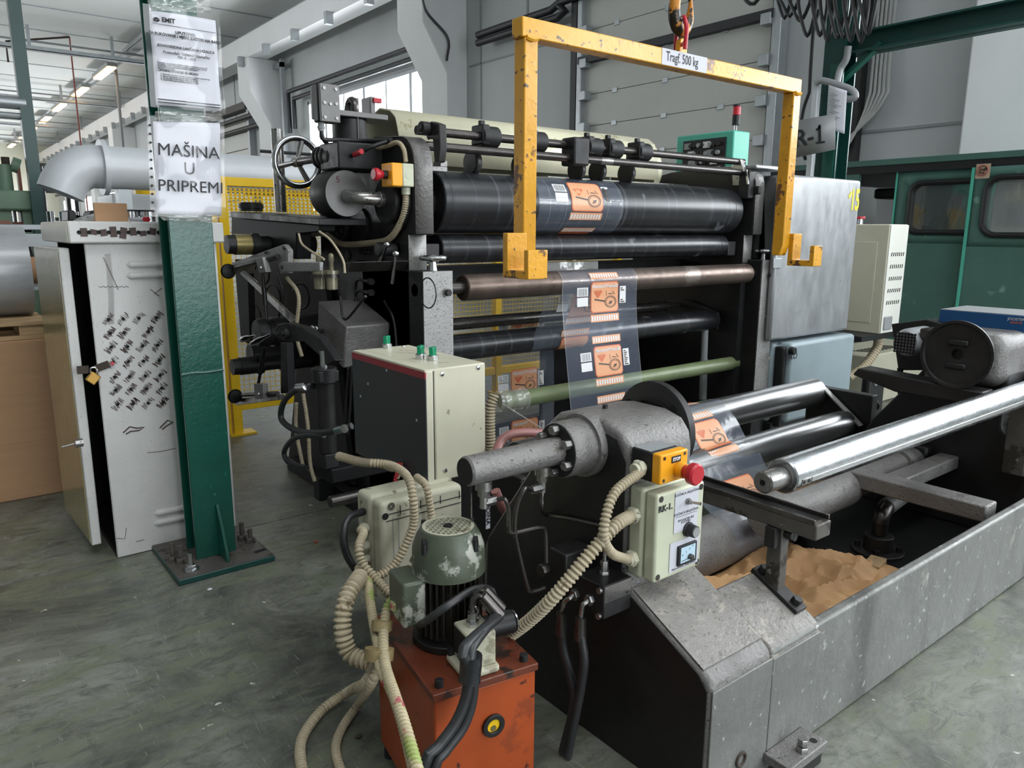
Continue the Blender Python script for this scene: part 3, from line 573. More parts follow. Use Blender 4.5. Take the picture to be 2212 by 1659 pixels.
MB().cyl((at(35, 390, Y=Yg).x, Yg+.2, zt2+.22), (at(52, 390, Y=Yg).x, Yg+.2, zt2+.2), .06, n=16).build('motor', M['sage'], gm); MB().box((at(46, 400, Y=Yg).x, Yg+.15, zt2), (at(53, 400, Y=Yg).x, Yg+.25, zt2+.2)).build('bracket', mat('rust_bracket', '7b4a35', .6), gm)
px_ = at(80, 440, Y=Yg).x; MB().box((px_-.045, Yg-.06, 0), (px_+.045, Yg+.03, 6.59)).build('post', M['dkgreen'], gm)
za = at(20, 222, Y=Yg).z; MB().cyl((a0.x-1, Yg-.02, za), (px_, Yg-.02, za), .05, n=14).build('arm', M['galv'], gm); MB().cyl((a0.x-1, Yg-.02, za-.1), (px_, Yg-.02, za-.1), .025, n=10).build('arm', M['galv'], gm)
# white exhaust duct running behind the machine
du = thing('exhaust_duct', (2.2, 4.9, 1.2), 'white round exhaust duct with flanged elbow behind the yellow fence', 'duct')
Yd = 5.6; p = at(228, 362, Y=Yd); q = at(700, 392, Y=Yd); rd = .135; zc = p.z
MB().cyl((p.x, Yd, zc), (3.4, Yd, zc), rd, n=32).build('duct_pipe', M['duct'], du)
el = [V((p.x, Yd, zc)), V((p.x-.12, Yd-.0, zc-.005)), V((p.x-.22, Yd, zc-.07)), V((p.x-.27, Yd, zc-.17))]
MB().tube(el, rd, 28, .04, caps=False).build('elbow', M['duct'], du); MB().ring((p.x-.03, Yd, zc), (1,0,0), rd, rd+.04, .03, 36).build('flange', M['duct'], du)
for xx in (1.1, 2.6): MB().box((xx, Yd-.05, 0), (xx+.08, Yd+.05, zc-rd)).build('stand', M['galv'], du)
MB().cyl((p.x+1.0, Yd-.05, zc+rd+.03), (3.0, Yd-.05, zc+rd+.03), .012, n=8).build('rail', M['cable'], du)
# ladder-like rack and lockers far back
rk = thing('steel_rack', (1.6, 9.5, 0), 'grey tubular steel frame far behind the cabinet', 'rack')
for xx in (1.15, 1.45): 
    for yy in (9.4, 9.9): MB().cyl((xx, yy, 0), (xx, yy, 1.75), .022, n=8).build('post', M['dark'], rk)
for zz in (1.2, 1.5, 1.75): MB().bar((1.15, 9.4, zz), (1.45, 9.4, zz), .03, .03).bar((1.15, 9.9, zz), (1.45, 9.9, zz), .03, .03).bar((1.15, 9.4, zz), (1.15, 9.9, zz), .03, .03).build('rail', M['dark'], rk)
lk = thing('grey_cabinet', (2.0, 6.5, 0), 'pale grey machine housing behind the column, above the cabinet', 'cabinet')
a, b = at(243, 430, Y=6.6), at(340, 430, Y=6.6); MB().box((a.x, 6.6, 0), (b.x, 7.2, at(260, 418, Y=6.6).z)).build('body', M['duct'], lk, .01); MB().box((a.x+.05, 6.59, .3), (b.x-.05, 6.6, 1.0)).build('door', M['grey'], lk, .003)
tag(MB().lathe(((a.x+b.x)/2+.15, 6.8, at(260, 418, Y=6.6).z), (0,0,1), [(0, .11), (.1, .11), (.12, .1), (.12, .08)], 20).build('paint_bucket', M['fence']), 'small yellow bucket standing on the pale grey housing', 'bucket')
# yellow guard fence with mesh and perforated sheet
fe = thing('guard_fence', (2.0, 4.05, 0), 'yellow steel guard fence with wire mesh and perforated panel behind the machine', 'fence')
Yf = 4.06; fx0 = at(497, 700, Y=Yf).x; ftop = at(500, 383, Y=Yf).z; fx1 = at(724, 460, Y=Yf).x
posts = [fx0, fx1, fx1+1.15, fx1+2.3]
for k, xx in enumerate(posts):
    MB().box((xx-.025, Yf-.025, 0), (xx+.025, Yf+.025, ftop)).build('post', M['fence'], fe, .003)
    MB().box((xx-.05, Yf-.05, 0), (xx+.09, Yf+.05, .01)).build('foot', M['fence'], fe)
MB().box((fx0-.075, Yf-.025, .01), (fx0-.035, Yf+.025, ftop)).build('hinge_post', M['fence'], fe, .003)
for i in range(3):
    xa, xb = posts[i]+.025, posts[i+1]-.025; zb = at(560, 870, Y=Yf).z
    MB().box((xa, Yf-.02, ftop-.045), (xb, Yf+.02, ftop)).build('top_rail', M['fence'], fe, .003); MB().box((xa, Yf-.02, zb-.025), (xb, Yf+.02, zb+.025)).build('bottom_rail', M['fence'], fe, .003)
    w_ = MB(); n = int((xb-xa)/.028)
    for k in range(1, n): x = xa+(xb-xa)*k/n; w_.cyl((x, Yf, zb), (x, Yf, at(560, 462, Y=Yf).z), .0016, n=4); w_.cyl((x, Yf, at(560, 408, Y=Yf).z), (x, Yf, ftop-.04), .0016, n=4)
    k = zb+.028
    z0, z1 = at(560, 462, Y=Yf).z, at(560, 408, Y=Yf).z
    while k < ftop-.05:
        if not z0-.01 < k < z1+.01: w_.cyl((xa, Yf+.003, k), (xb, Yf+.003, k), .0016, n=4)
        k += .028
    tag(w_.build('wire_mesh', M['fence'], fe), kind='stuff')
    z0, z1 = at(560, 462, Y=Yf).z, at(560, 408, Y=Yf).z; nx, nz = max(6, int((xb-xa)/.0225)), 7; pm = MB(); dx, dz = (xb-xa)/nx, (z1-z0)/nz
    for j in range(nz):
        for k in range(nx):
            cx_, cz_ = xa+dx*(k+.5), z0+dz*(j+.5); rr = min(dx, dz)*.37; sh = 0
            o_ = [(-1,-1),(0,-1),(1,-1),(1,0),(1,1),(0,1),(-1,1),(-1,0)]; vs_ = [(cx_+a_*dx/2, Yf-.006, cz_+b_*dz/2) for a_, b_ in o_]
            vi = [(cx_+rr*math.cos(math.radians(-135+45*q)), Yf-.006, cz_+rr*math.sin(math.radians(-135+45*q))) for q in range(8)]
            pm.add(vs_+vi, [(q, (q+1)%8, 8+(q+1)%8, 8+q) for q in range(8)])
    tag(pm.build('perforated_sheet', M['perf'], fe, thick=.002), kind='stuff')
MB().cyl((fx0+.15, Yf+.06, ftop-.07), (fx1+.9, Yf+.06, ftop-.085), .018, n=12).build('brace_tube', mat('pale_yellow_tube', 'd9c07a', .5), fe)
# ================================================================ the slitting machine
mc = thing('slitting_machine', (2.35, 2.8, 0), 'large black film slitting machine with stacked horizontal rollers between two cast side frames', 'machine')
def mp(mb, name, m_, bevel=0, parent=None, **k): return mb.build(name, M[m_], parent or mc, bevel, **k)
XL = 1.335
arc = [(2.225+.09*(1-math.cos(t)), 1.31+.095*math.sin(t)) for t in [math.radians(a) for a in range(0, 91, 15)]]
upper = [(2.27, 0), (2.27, 1.085), (2.225, 1.085)]+arc+[(2.5, 1.418), (2.75, 1.41), (2.90, 1.385), (2.97, 1.30), (2.985, 1.0), (3.02, .92), (3.36, .88), (3.36, 0)]
def strip(pts, x0, x1, th=.004):
    m_ = MB(); m_.add([q for a, b in pts for q in ((x0, a, b), (x1, a, b))], [(2*i, 2*i+1, 2*i+3, 2*i+2) for i in range(len(pts)-1)]); return m_
for x0, x1, xl0, xl1 in ((XL, 1.405, XL, 1.455), (3.245, 3.315, 3.285, 3.4)):
    fr = mp(MB().prism(upper, 'X', x0, x1), 'side_frame', 'black', .004)
    st = [(2.2695, .95), (2.2695, 1.085)]; mp(strip(st, x0, x1), 'frame_edge', 'hammer', 0, fr, thick=.003)
    st = [(2.224, 1.086)]+[(a-.001, b+.001) for a, b in arc]+[(2.5, 1.4195)]; mp(strip([(a-.003, b+.003) for a, b in st], x0, x1), 'frame_edge', 'cast', 0, fr, thick=.004, sharp=60)
    lo = mp(MB().box((xl0, 2.183, 0), (xl1, 2.62, .965)), 'lower_frame', 'black', .004)
    mp(MB().box((xl0+.001, 2.1795, .1 if xl0 < 2 else .24), (xl1-.001, 2.183, .964)), 'frame_edge', 'hammer', 0, lo)
    bx_ = (xl0+xl1)/2
    for px, py in (((965, 632),) if xl0 < 2 else ((1660, 594), (1656, 686))):
        p = at(px, py, Y=2.178); mp(MB().cyl(p, p+V((0, -.004, 0)), .016, n=16), 'washer', 'steel', 0, lo); mp(MB().hexn(p+V((0, -.004, 0)), (0, -1, 0), .0125, .014), 'bolt', 'dark', 0, lo)
    p = at(935, 578, Y=2.21) if xl0 < 2 else V((3.35, 2.22, .965)); p.z = .965
    hw = mp(MB().lathe(p, (0,0,1), [(0, .016), (.012, .014), (.03, .012), (.04, .018)], 20), 'nut_wheel_stem', 'bright', 0, lo)
    mp(MB().torus(p+V((0,0,.043)), (0,0,1), .04, .009, 36, 10), 'nut_wheel_rim', 'bright', 0, lo)
    mp(MB().lathe(p+V((0,0,.034)), (0,0,1), [(0, .035), (.008, .04)], 24), 'nut_wheel_web', 'bright', 0, lo)
# round cover plate scribed on the outside of the lower frame
p = at(925, 633, X=XL-.001); mp(MB().ring(p, (-1,0,0), .048, .052, .002), 'scribed_disc', 'dark')
# ---- rollers
def roller(name, y, z, r, xa, xb, m_, jr=.018, ja=XL, jb=3.3, rim=None):
    o = mp(MB().lathe((xa, y, z), (1,0,0), [(0, r*.55), (0, r-.004), (.004, r), (xb-xa-.004, r), (xb-xa, r-.004), (xb-xa, r*.55)], 64), name, m_)
    mp(MB().cyl((ja, y, z), (jb, y, z), jr, n=20), 'journal', 'rod', 0, o)
    if rim:
        for xx in (xa+.03, xb-.06): mp(MB().ring((xx, y, z), (1,0,0), r-.001, r+.0006, .0025, 64), 'groove_ring', rim, 0, o)
    return o
def RZ(y, px, ya, yb):
    a, b = at(px, ya, Y=y), at(px, yb, Y=y); return (a.z+b.z)/2, abs(a.z-b.z)/2*.985
Yb = 2.36; zb, rb = RZ(Yb, 1200, 383, 506)
roller('drum_roller', Yb, zb, rb, 1.475, 3.2, 'rubber', .05, rim='dark')
Ys = 2.345; zs, rs = RZ(Ys, 1200, 506, 563)
roller('nip_roller', Ys, zs, rs, 1.49, 3.16, 'rubber', .02, rim='dark')
Yw = 2.235; zw, rw = RZ(Yw, 1010, 592, 650)
RWROLL = rw
roller('guide_roller', Yw, zw, rw, 1.53, 3.235, 'brown', .022)
Yl = 2.41; zl, rl = RZ(Yl, 1200, 701, 754)
roller('dancer_roller', Yl, zl, rl, 1.46, 3.22, 'rubber', .02, rim='dark')
Yg2 = 2.62; zg, rg = RZ(Yg2, 1100, 677, 703)
roller('spreader_roller', Yg2, zg, rg, 1.46, 3.1, 'rod', .01)
# bearing blocks of the nip roller
for xa in (1.42, 3.165): mp(MB().box((xa, Ys-.045, zs-.05), (xa+.06, Ys+.04, zs+.02)), 'bearing_block', 'dark', .004)
# rear winding drums and dark cross members
for (yy, zz, rr) in ((2.72, 1.19, .11), (2.95, 1.1, .07)): roller('rear_drum', yy, zz, rr, 1.42, 3.24, 'dark')
mp(MB().box((1.41, 2.66, .875), (3.25, 2.76, .955)), 'cross_beam', 'black', .004)
mp(MB().box((1.41, 3.1, 0.02), (3.3, 3.16, .09)), 'cross_beam', 'black', .004); mp(MB().box((1.46, 2.5, 0), (3.29, 2.56, .05)), 'cross_beam', 'black', .004)
mp(MB().box((2.55, 2.95, .05), (3.3, 3.0, .62)), 'rear_panel', 'smoke'); mp(MB().box((1.41, 2.9, 1.0), (3.25, 2.93, 1.3)), 'rear_guard', 'smoke')
mp(MB().box((2.2, 2.55, 1.325), (3.15, 2.8, 1.333)), 'cover_plate', 'steel', .002); mp(MB().box((1.5, 2.52, 1.30), (3.2, 2.56, 1.318)), 'tie_bar', 'rod', .002)
# dancer arm on the right: plate and piston rod
mp(MB().ext([(1440, 650), (1475, 645), (1550, 676), (1548, 712), (1530, 700)], 'X', 3.205, 3.225), 'dancer_arm', 'dark', .003)
a, b = at(1523, 712, Y=2.4), at(1518, 862, Y=2.4); pr = mp(MB().cyl(a, a.lerp(b, .42), .017, n=16).cyl(a.lerp(b, .42), b, .02, n=16), 'piston_rod', 'grey'); mp(MB().hexn(b, (0,0,-1), .02, .02), 'clevis', 'dark', 0, pr)
# ---- knife rods above the drum
Yr = 2.31; zr1 = at(1250, 315.5, Y=Yr).z; zr2 = at(1250, 343, Y=Yr-.02).z
r1 = mp(MB().cyl((1.40, Yr, zr1), (3.26, Yr, zr1), .0155, n=24), 'knife_rod', 'rod'); r2 = mp(MB().cyl((1.40, Yr-.02, zr2), (3.26, Yr-.02, zr2), .0155, n=24), 'knife_rod', 'rod')
for k, px in enumerate((1050, 1153, 1275, 1320, 1383)):
    x = at(px, 315, Y=Yr).x
    kh = mp(MB().cyl((x-.03, Yr, zr1), (x+.045, Yr, zr1), .038, n=28), 'knife_holder', 'black', .003)
    mp(MB().box((x-.035, Yr-.03, zr1-.03), (x-.002, Yr+.045, zr1+.04)), 'clamp', 'black', .006, kh); mp(MB().box((x-.03, Yr-.008, zr1+.04), (x-.01, Yr+.008, zr1+.055)), 'clamp_screw', 'black', .002, kh)
    mp(MB().box((x-.024, Yr+.03, zr1-.10), (x-.006, Yr+.06, zr1)), 'blade_arm', 'black', .003, kh)
    mp(MB().lathe((x-.04, Yr+.05, zr1-.088), (1,0,0), [(0, .02), (0, .04), (.006, .047), (.012, .047), (.03, .04), (.03, .02)], 32), 'circular_blade', 'dark', 0, kh)
x = at(1250, 330, Y=Yr-.03).x; mp(MB().box((x-.05, Yr-.06, zr2-.03), (x+.032, Yr+.02, zr1+.026)), 'slide_block', 'black', .008)
a, b = at(1295, 353, Y=Yr-.02), at(1320, 356, Y=Yr-.02); mp(MB().cyl((a.x, Yr-.02, zr2), (b.x, Yr-.02, zr2), .0158, n=24), 'bright_band', 'steel')
# rod end brackets
lb = mp(MB().ext([(913, 272), (930, 262), (948, 268), (950, 318), (946, 350), (938, 352), (934, 300), (922, 300)], 'X', 1.4, 1.43), 'rod_bracket', 'dark', .004)
p = at(925, 278, X=1.4); mp(MB().cyl(p, p+V((-.03, 0, 0)), .022, n=20).cyl(p+V((-.03,0,0)), p+V((-.038,0,0)), .012, n=12), 'bracket_boss', 'dark', .003, lb)
a, b = at(925, 300, X=1.44), at(954, 268, X=1.44); mp(MB().bar(a, b, .008, .008), 'locking_lever', 'dark', .002, lb)
a = at(947, 352, Y=2.24); b = at(965, 362, Y=2.24)
mp(MB().box((1.41, 2.235, a.z-.028), (b.x, 2.29, a.z-.012)).box((b.x-.028, 2.235, a.z-.012), (b.x, 2.28, a.z+.008)), 'stop_block', 'hammer', .002)
rb_ = mp(MB().prism([(2.25, 1.18), (2.33, 1.18), (2.34, 1.27), (2.33, 1.31), (2.29, 1.31), (2.27, 1.26)], 'X', 3.205, 3.232), 'rod_bracket', 'steel', .006); rb_.location.z += zr2-1.245
mp(MB().bar(V((3.2, 2.25, zr2+.01)), V((3.2, 2.235, zr2-.06)), .006, .012), 'locking_lever', 'bright', .002, rb_)
p = at(1590, 395, Y=2.24); mp(MB().box((3.2, 2.23, p.z-.07), (3.26, 2.29, p.z+.06)).box((3.24, 2.2, p.z-.05), (3.265, 2.25, p.z-.01)), 'stop_block', 'black', .006)
mp(MB().box((3.245, 2.225, 1.40), (3.50, 2.5, 1.42)), 'frame_cap', 'greymetal', .006)
# cream translucent cover along the back
zc0 = at(860, 240, Y=2.78).z; cxa, cxb = at(843, 300, Y=2.78).x, at(1432, 330, Y=2.78).x
pr_ = [(2.70, 1.36), (2.71, zc0-.10), (2.735, zc0-.03), (2.78, zc0), (2.86, zc0+.015), (2.98, zc0-.02), (3.05, zc0-.14), (3.06, 1.3)]
mp(strip(pr_, cxa, cxb-.12), 'rear_cover', 'creamcover', 0, None, thick=.006, sharp=60)
mp(MB().lathe((cxb-.12, 2.88, zc0-.15), (1,0,0), [(0, .165), (.05, .16), (.1, .12), (.12, .0)], 32), 'rear_cover_end', 'creamcover')
# ---- left outside: gear heads, handwheel, motor
XA = 1.2
hub = mp(MB().cyl((XL-.02, 2.44, 1.12), (XL, 2.44, 1.12), .105, n=40).cyl((XL-.045, 2.44, 1.12), (XL-.02, 2.44, 1.12), .075, n=36), 'bearing_cover', 'black', .003)
hc = at(838, 435, X=XL-.03); hub.location = V((XL-.022, hc.y, hc.z))-V(mc.location)
g2 = at(775, 490, X=XL-.01); mp(MB().cyl((XL-.012, g2.y, g2.z), (XL, g2.y, g2.z), .07, n=36), 'inspection_disc', 'black', .002); mp(MB().cyl((XL-.018, g2.y, g2.z), (XL-.012, g2.y, g2.z), .01, n=12), 'bolt', 'dark')
g3 = at(738, 490, X=XL-.02); mp(MB().cyl((XL-.03, g3.y, g3.z), (XL, g3.y, g3.z), .05, n=30), 'inspection_disc', 'black', .003)
for k in range(5):
    a = k*1.257; mp(MB().sphere((XL-.032, g3.y+.032*math.cos(a), g3.z+.032*math.sin(a)), .008), 'bolt', 'dark')
# pulley drum with axis along Y and bent pipe into the bearing cover
d0 = at(748, 418, X=XA); rd_ = .078
dm = mp(MB().lathe((XA, d0.y, d0.z), (0,1,0), [(0, .02), (0, rd_), (.004, rd_+.002), (.09, rd_+.004), (.12, rd_+.004), (.14, rd_-.01)], 48), 'pulley_cover', 'dark')
dm2 = mp(MB().lathe((XA, d0.y-.0015, d0.z), (0,1,0), [(0, .0), (0, rd_-.001), (.002, rd_-.001)], 48), 'cover_face', 'midgrey', 0, dm)
e = at(845, 440, X=XL-.05); mp(MB().tube([(XA, d0.y-.001, d0.z-.008), (XA, d0.y-.05, d0.z-.012), (XA+.015, d0.y-.075, d0.z-.016), (XA+.05, d0.y-.085, d0.z-.018), (XL-.03, d0.y-.088, d0.z-.02)], .022, 20), 'bent_pipe', 'steel')
mp(MB().cyl((XL-.06, d0.y-.088, d0.z-.02), (XL-.03, d0.y-.088, d0.z-.02), .027, n=20), 'pipe_clamp', 'steel', .002)
text('scrawled_mark', '5', .03, mat('dark_red_mark', '5d2431', .5), mc, (XA-.03, d0.y-.003, d0.z+.045), ext=.0003)
# handwheel with axis along Y
h0 = at(642, 350, X=XA); R_ = .088
hwm = mp(MB().torus(h0, (0,1,0), R_, .0125, 48, 12), 'handwheel_rim', 'bright')
mp(MB().cyl(h0+V((0,-.025,0)), h0+V((0,.02,0)), .019, n=20), 'handwheel_hub', 'steel', .002, hwm)
for a in (math.radians(75), math.radians(195), math.radians(300)):
    d = V((math.cos(a), 0, math.sin(a))); mp(MB().cyl(h0+d*.012, h0+d*(R_-.005), .0085, .011, n=12), 'spoke', 'steel', 0, hwm)
e = at(695, 345, X=XA); mp(MB().cyl(h0, V((XA, e.y, h0.z)), .0145, n=16), 'handwheel_shaft', 'rod', 0, hwm)
gb = mp(MB().cyl((XA, e.y+.02, h0.z), (XA, e.y-.12, h0.z-.005), .036, n=24).box((XA-.03, e.y-.2, h0.z-.05), (XL+.02, e.y-.05, h0.z+.04)), 'gear_head', 'black', .006)
for k in range(3): mp(MB().ring((XA, e.y-.01-.03*k, h0.z), (0,1,0), .03, .041, .01, 24), 'gear_rib', 'black', 0, gb)
# vertical drive motor behind and terminal plate on its bracket
mo = at(757, 318, X=1.3); mtop = at(757, 258, X=1.3).z
mp(MB().cyl((1.3, mo.y, mo.z-.05), (1.3, mo.y, mtop), .062, n=32), 'drive_motor', 'black', .004); mp(MB().box((1.24, mo.y-.07, mo.z-.06), (1.37, mo.y+.07, mo.z-.02)), 'motor_foot', 'black', .005)
mp(MB().box((1.298, mo.y-.066, mo.z-.03), (1.302, mo.y-.06, mtop)), 'motor_seam', 'rod')
bz = mtop; mp(MB().box((1.2, mo.y-.07, bz), (1.42, mo.y+.05, bz+.02)).box((1.3, mo.y-.02, bz+.02), (1.33, mo.y+.02, bz+.075)).box((1.36, mo.y-.05, bz+.02), (1.38, mo.y+.02, bz+.08)), 'motor_bracket', 'midgrey', .003)
mp(MB().torus((1.3, mo.y-.02, bz+.035), (1,0,0), .03, .012, 20, 8), 'bracket_ring', 'rod'); mp(MB().box((1.37, mo.y-.06, bz+.06), (1.40, mo.y-.045, bz+.075)), 'red_tip', 'red')
yb_ = mo.y-.08; a, b = at(694, 262, Y=yb_), at(733, 184, Y=yb_)
jb_ = mp(MB().box((a.x, yb_, a.z), (b.x, yb_+.012, b.z)), 'junction_plate', 'midgrey', .003); mp(MB().box((a.x-.004, yb_+.012, a.z), (b.x-.004, yb_+.055, b.z+.003)), 'junction_housing', 'gasket', .006, jb_); mp(MB().box((a.x-.004, yb_+.055, a.z+.012), (b.x-.004, yb_+.075, b.z)), 'junction_back', 'grey', .006, jb_)
for u, v in ((.2, .12), (.8, .12), (.2, .5), (.8, .5), (.5, .48), (.2, .88), (.8, .88)):
    p = V((a.x+(b.x-a.x)*u, yb_, a.z+(b.z-a.z)*v)); mp(MB().cyl(p, p+V((0,-.004,0)), .0055, n=12), 'screw', 'steel', 0, jb_)
p = V((a.x+.012, yb_+.03, a.z)); mp(MB().cyl(p, p+V((0,0,-.028)), .011, n=14).cyl(p+V((0,0,-.012)), p+V((0,0,-.02)), .014, n=8), 'cable_gland', 'grey', 0, jb_)
p = p+V((0,0,-.025)); mp(MB().hose([p, p+V((.004,-.005,-.03)), at(735, 302, Y=yb_+.02), at(790, 304, Y=yb_-.03), at(845, 302, X=XL-.02)], .0075, .006), 'flexible_conduit', 'bhose'); mp(MB().tube([p, p+V((.002,-.01,-.03)), at(718, 322, X=1.22), at(740, 336, X=1.22), at(768, 334, X=1.22), at(800, 318, X=1.25), at(845, 303, X=XL-.01)], .0075, 10), 'flexible_conduit', 'cable'); mp(MB().cyl(at(766, 334.5, X=1.215), at(781, 327, X=1.215), .009, n=12), 'red_sleeve', 'red')
# e-stop station on the frame
ez0, ez1 = at(893, 403, X=XL-.02).z, at(893, 352, X=XL-.02).z; ey0, ey1 = at(893, 378, X=XL-.005).y, at(866, 378, X=XL-.045).y
es = mp(MB().box((XL-.045, ey0, ez0), (XL-.002, ey0+.072, ez1)), 'stop_station', 'box', .004); 
es2 = mp(MB().box((XL-.085, ey0, ez0), (XL-.045, ey0+.072, ez1)), 'stop_station_cover', 'stop', .004, es)
cz = (ez0+ez1)/2; mp(MB().cyl((XL-.085, ey0+.036, cz), (XL-.10, ey0+.036, cz), .014, n=20), 'stop_collar', 'gasket', 0, es); mp(MB().lathe((XL-.10, ey0+.036, cz), (-1,0,0), [(0, .012), (.008, .014), (.018, .02), (.03, .0205), (.034, .016)], 28), 'stop_button', 'red', 0, es)
mp(MB().cyl((XL-.024, ey0-.001, cz), (XL-.024, ey0+.002, cz), .011, n=20), 'knockout', 'box', 0, es)
# pale conduit from the top round the stop station and along the frame
xh = XL-.018
mp(MB().hose([at(790, 320, X=xh), at(830, 317, X=xh), at(858, 308, X=xh), at(872, 322, X=xh), at(877, 350, X=xh)], .008, .0065), 'flexible_conduit', 'hose')
mp(MB().hose([at(876, 408, X=xh), at(876, 440, X=xh), at(868, 475, X=xh), at(845, 512, X=xh), at(815, 523, X=xh), at(740, 527, X=xh), at(700, 505, X=xh), at(665, 508, X=xh)], .0115, .0075), 'flexible_conduit', 'hose')
mp(MB().cyl(at(877, 405, X=xh), at(877, 420, X=xh), .015, n=12), 'cable_gland', 'box')
# SUPER maker's plate with raised lettering
pz = at(790, 556, X=XL-.004); mp(MB().ext([(745, 528), (826, 532), (826, 580), (745, 574)], 'X', XL-.006, XL), 'name_plate', 'black', .002)
text('raised_lettering', 'SUPER', .036, M['dark'], mc, (XL-.008, pz.y-.005, pz.z+.02), '-X', ext=.002); text('raised_lettering', 'SIEBEL DARMSTADT', .018, M['dark'], mc, (XL-.008, pz.y, pz.z-.018), '-X', ext=.0015)
p = at(752, 552, X=XL-.007); mp(MB().cyl(p, p+V((-.003,0,0)), .02, n=24), 'emblem', 'dark', .001)
for (a, b) in (((836, 528), (818, 572)), ((855, 548), (848, 612))):
    a_, b_ = at(*a, X=XL-.06), at(*b, X=XL-.05); lv = mp(MB().cyl(a_, b_, .0045, .0065, n=12), 'clamp_lever', 'bright'); mp(MB().sphere(a_, .011), 'lever_ball', 'bright', 0, lv)
p = at(853, 538, X=XL); mp(MB().cyl(p, p+V((-.07,0,0)), .024, n=24), 'lever_boss', 'black', .003)
# sloped cast cover over the gear train
gc_ = mp(MB().ext([(687, 650), (748, 706), (741, 796), (685, 736)], 'X', 1.16, XL), 'gear_cover', 'cast', .006)
star = at(682, 716, X=1.13); mp(MB().cyl(star, star+V((.05,0,0)), .007, n=12), 'star_knob_stem', 'dark')
sk = mp(MB().sphere(star, .011), 'star_knob', 'bright')
for k in range(3):
    a = k*2.094+.5; mp(MB().sphere(star+V((-.004, .02*math.cos(a), .024*math.sin(a))), .01, (.8,1.1,1.1)), 'star_lobe', 'bright', 0, sk)
# ---- rear winding station: arms, shafts, levers (outside left)
XR = 1.08
mp(MB().ext([(500, 470), (690, 486), (690, 500), (640, 505), (640, 560), (500, 545)], 'X', XR+.06, XR+.12), 'top_plate_arm', 'smoke', .003)
mp(MB().ext([(498, 457), (688, 472), (690, 486), (498, 470)], 'X', XR+.02, XR+.2), 'top_shelf', 'black', .002)
p = at(543, 456, X=XR+.1); mp(MB().lathe((p.x, p.y, p.z), (0,0,1), [(0, .048), (.012, .048), (.012, .052), (.03, .052), (.03, .046), (.036, .046)], 32), 'round_cap', 'gasket')
p = at(607, 458, X=XR+.12); q = at(594, 280, X=XR+.12); mp(MB().cyl((p.x, p.y, p.z), (p.x, p.y, q.z), .0235, n=28), 'guide_column', 'steel')
mp(MB().ext([(507, 560), (600, 560), (700, 600), (730, 790), (760, 1050), (622, 1000), (640, 800), (530, 740)], 'X', XL-.03, XL-.005), 'rear_side_plate', 'smoke', .004)
mp(MB().ext([(508, 590), (535, 590), (540, 735), (520, 735)], 'X', XR+.1, XR+.13), 'arm_plate', 'smoke', .004)
for px, py, r_ in ((500, 528, .04), (512, 792, .036)):
    p = at(px, py, X=.99)
    mp(MB().lathe((.97, p.y, p.z), (1,0,0), [(0, r_*.9), (.03, r_*.95), (.03, r_), (.1, r_), (.1, r_*1.08), (.125, r_*1.08), (.125, r_*.8), (.2, r_*.8), (.2, r_), (.36, r_)], 36), 'shaft_chuck', 'dark')
    mp(MB().ring((1.0, p.y, p.z), (1,0,0), r_*.9, r_*1.01, .062, 36), 'brass_band' if py < 600 else 'steel_band', 'brass' if py < 600 else 'dark')
# angle levers with slotted adjusters, upper and lower
for dy, flip in ((0, 1), (1, 0)):
    X_ = 1.03
    if flip:
        mp(MB().ext([(500, 568), (612, 528), (622, 540), (622, 590), (606, 592), (598, 560), (515, 582), (510, 590), (502, 592)], 'X', X_, X_+.02), 'angle_lever', 'hammer', .002)
        mp(MB().ext([(600, 574), (610, 566), (690, 566), (690, 586), (610, 588)], 'X', X_-.004, X_+.01), 'link_bar', 'hammer', .003)
        mp(MB().ext([(515, 588), (525, 585), (640, 690), (630, 700)], 'X', X_+.03, X_+.04), 'diagonal_bar', 'steel', .002)
        kn, pa_, pb_, blk = (493, 586), (510, 578), (600, 553), [(551, 558), (566, 555), (574, 588), (560, 591)]
        rodp = ((567, 590), (576, 690))
    else:
        mp(MB().ext([(506, 862), (603, 852), (603, 864), (512, 876), (506, 874)], 'X', X_, X_+.02), 'angle_lever', 'steel', .002)
        mp(MB().ext([(606, 740), (618, 740), (622, 850), (606, 850)], 'X', X_+.02, X_+.05), 'arm_post', 'black', .002)
        kn, pa_, pb_, blk = (508, 856), (525, 853), (600, 850), [(548, 829), (567, 829), (568, 861), (550, 862)]
        rodp = ((572, 750), (558, 830))
    p = at(*kn, X=X_-.02); kb = mp(MB().lathe(p, (0,1,0), [(-.012, .008), (-.008, .026), (0, .031), (.008, .026), (.012, .008)], 28), 'adjuster_knob', 'gasket')
    mp(MB().cyl(at(*pa_, X=X_-.01), at(*pb_, X=X_-.01), .0085, n=12), 'slide_rod', 'dark'); mp(MB().ext(blk, 'X', X_-.03, X_-.008), 'slide_block', 'hammer', .002)
    p = at(sum(q[0] for q in blk)/4+2, sum(q[1] for q in blk)/4+6, X=X_-.031); mp(MB().hexn(p, (-1,0,0), .007, .006), 'bolt', 'steel')
    mp(MB().cyl(at(*rodp[0], X=X_-.01), at(*rodp[1], X=X_-.01), .006, n=10).cyl(at(*rodp[0], X=X_-.01).lerp(at(*rodp[1], X=X_-.01), .3), at(*rodp[0], X=X_-.01).lerp(at(*rodp[1], X=X_-.01), .7), .009, n=12), 'tie_rod', 'dark')
for px, py in ((575, 545 ), (615, 535), (611, 577)): p = at(px, py, X=1.028); mp(MB().hexn(p, (-1,0,0), .0075, .006), 'bolt', 'dark')
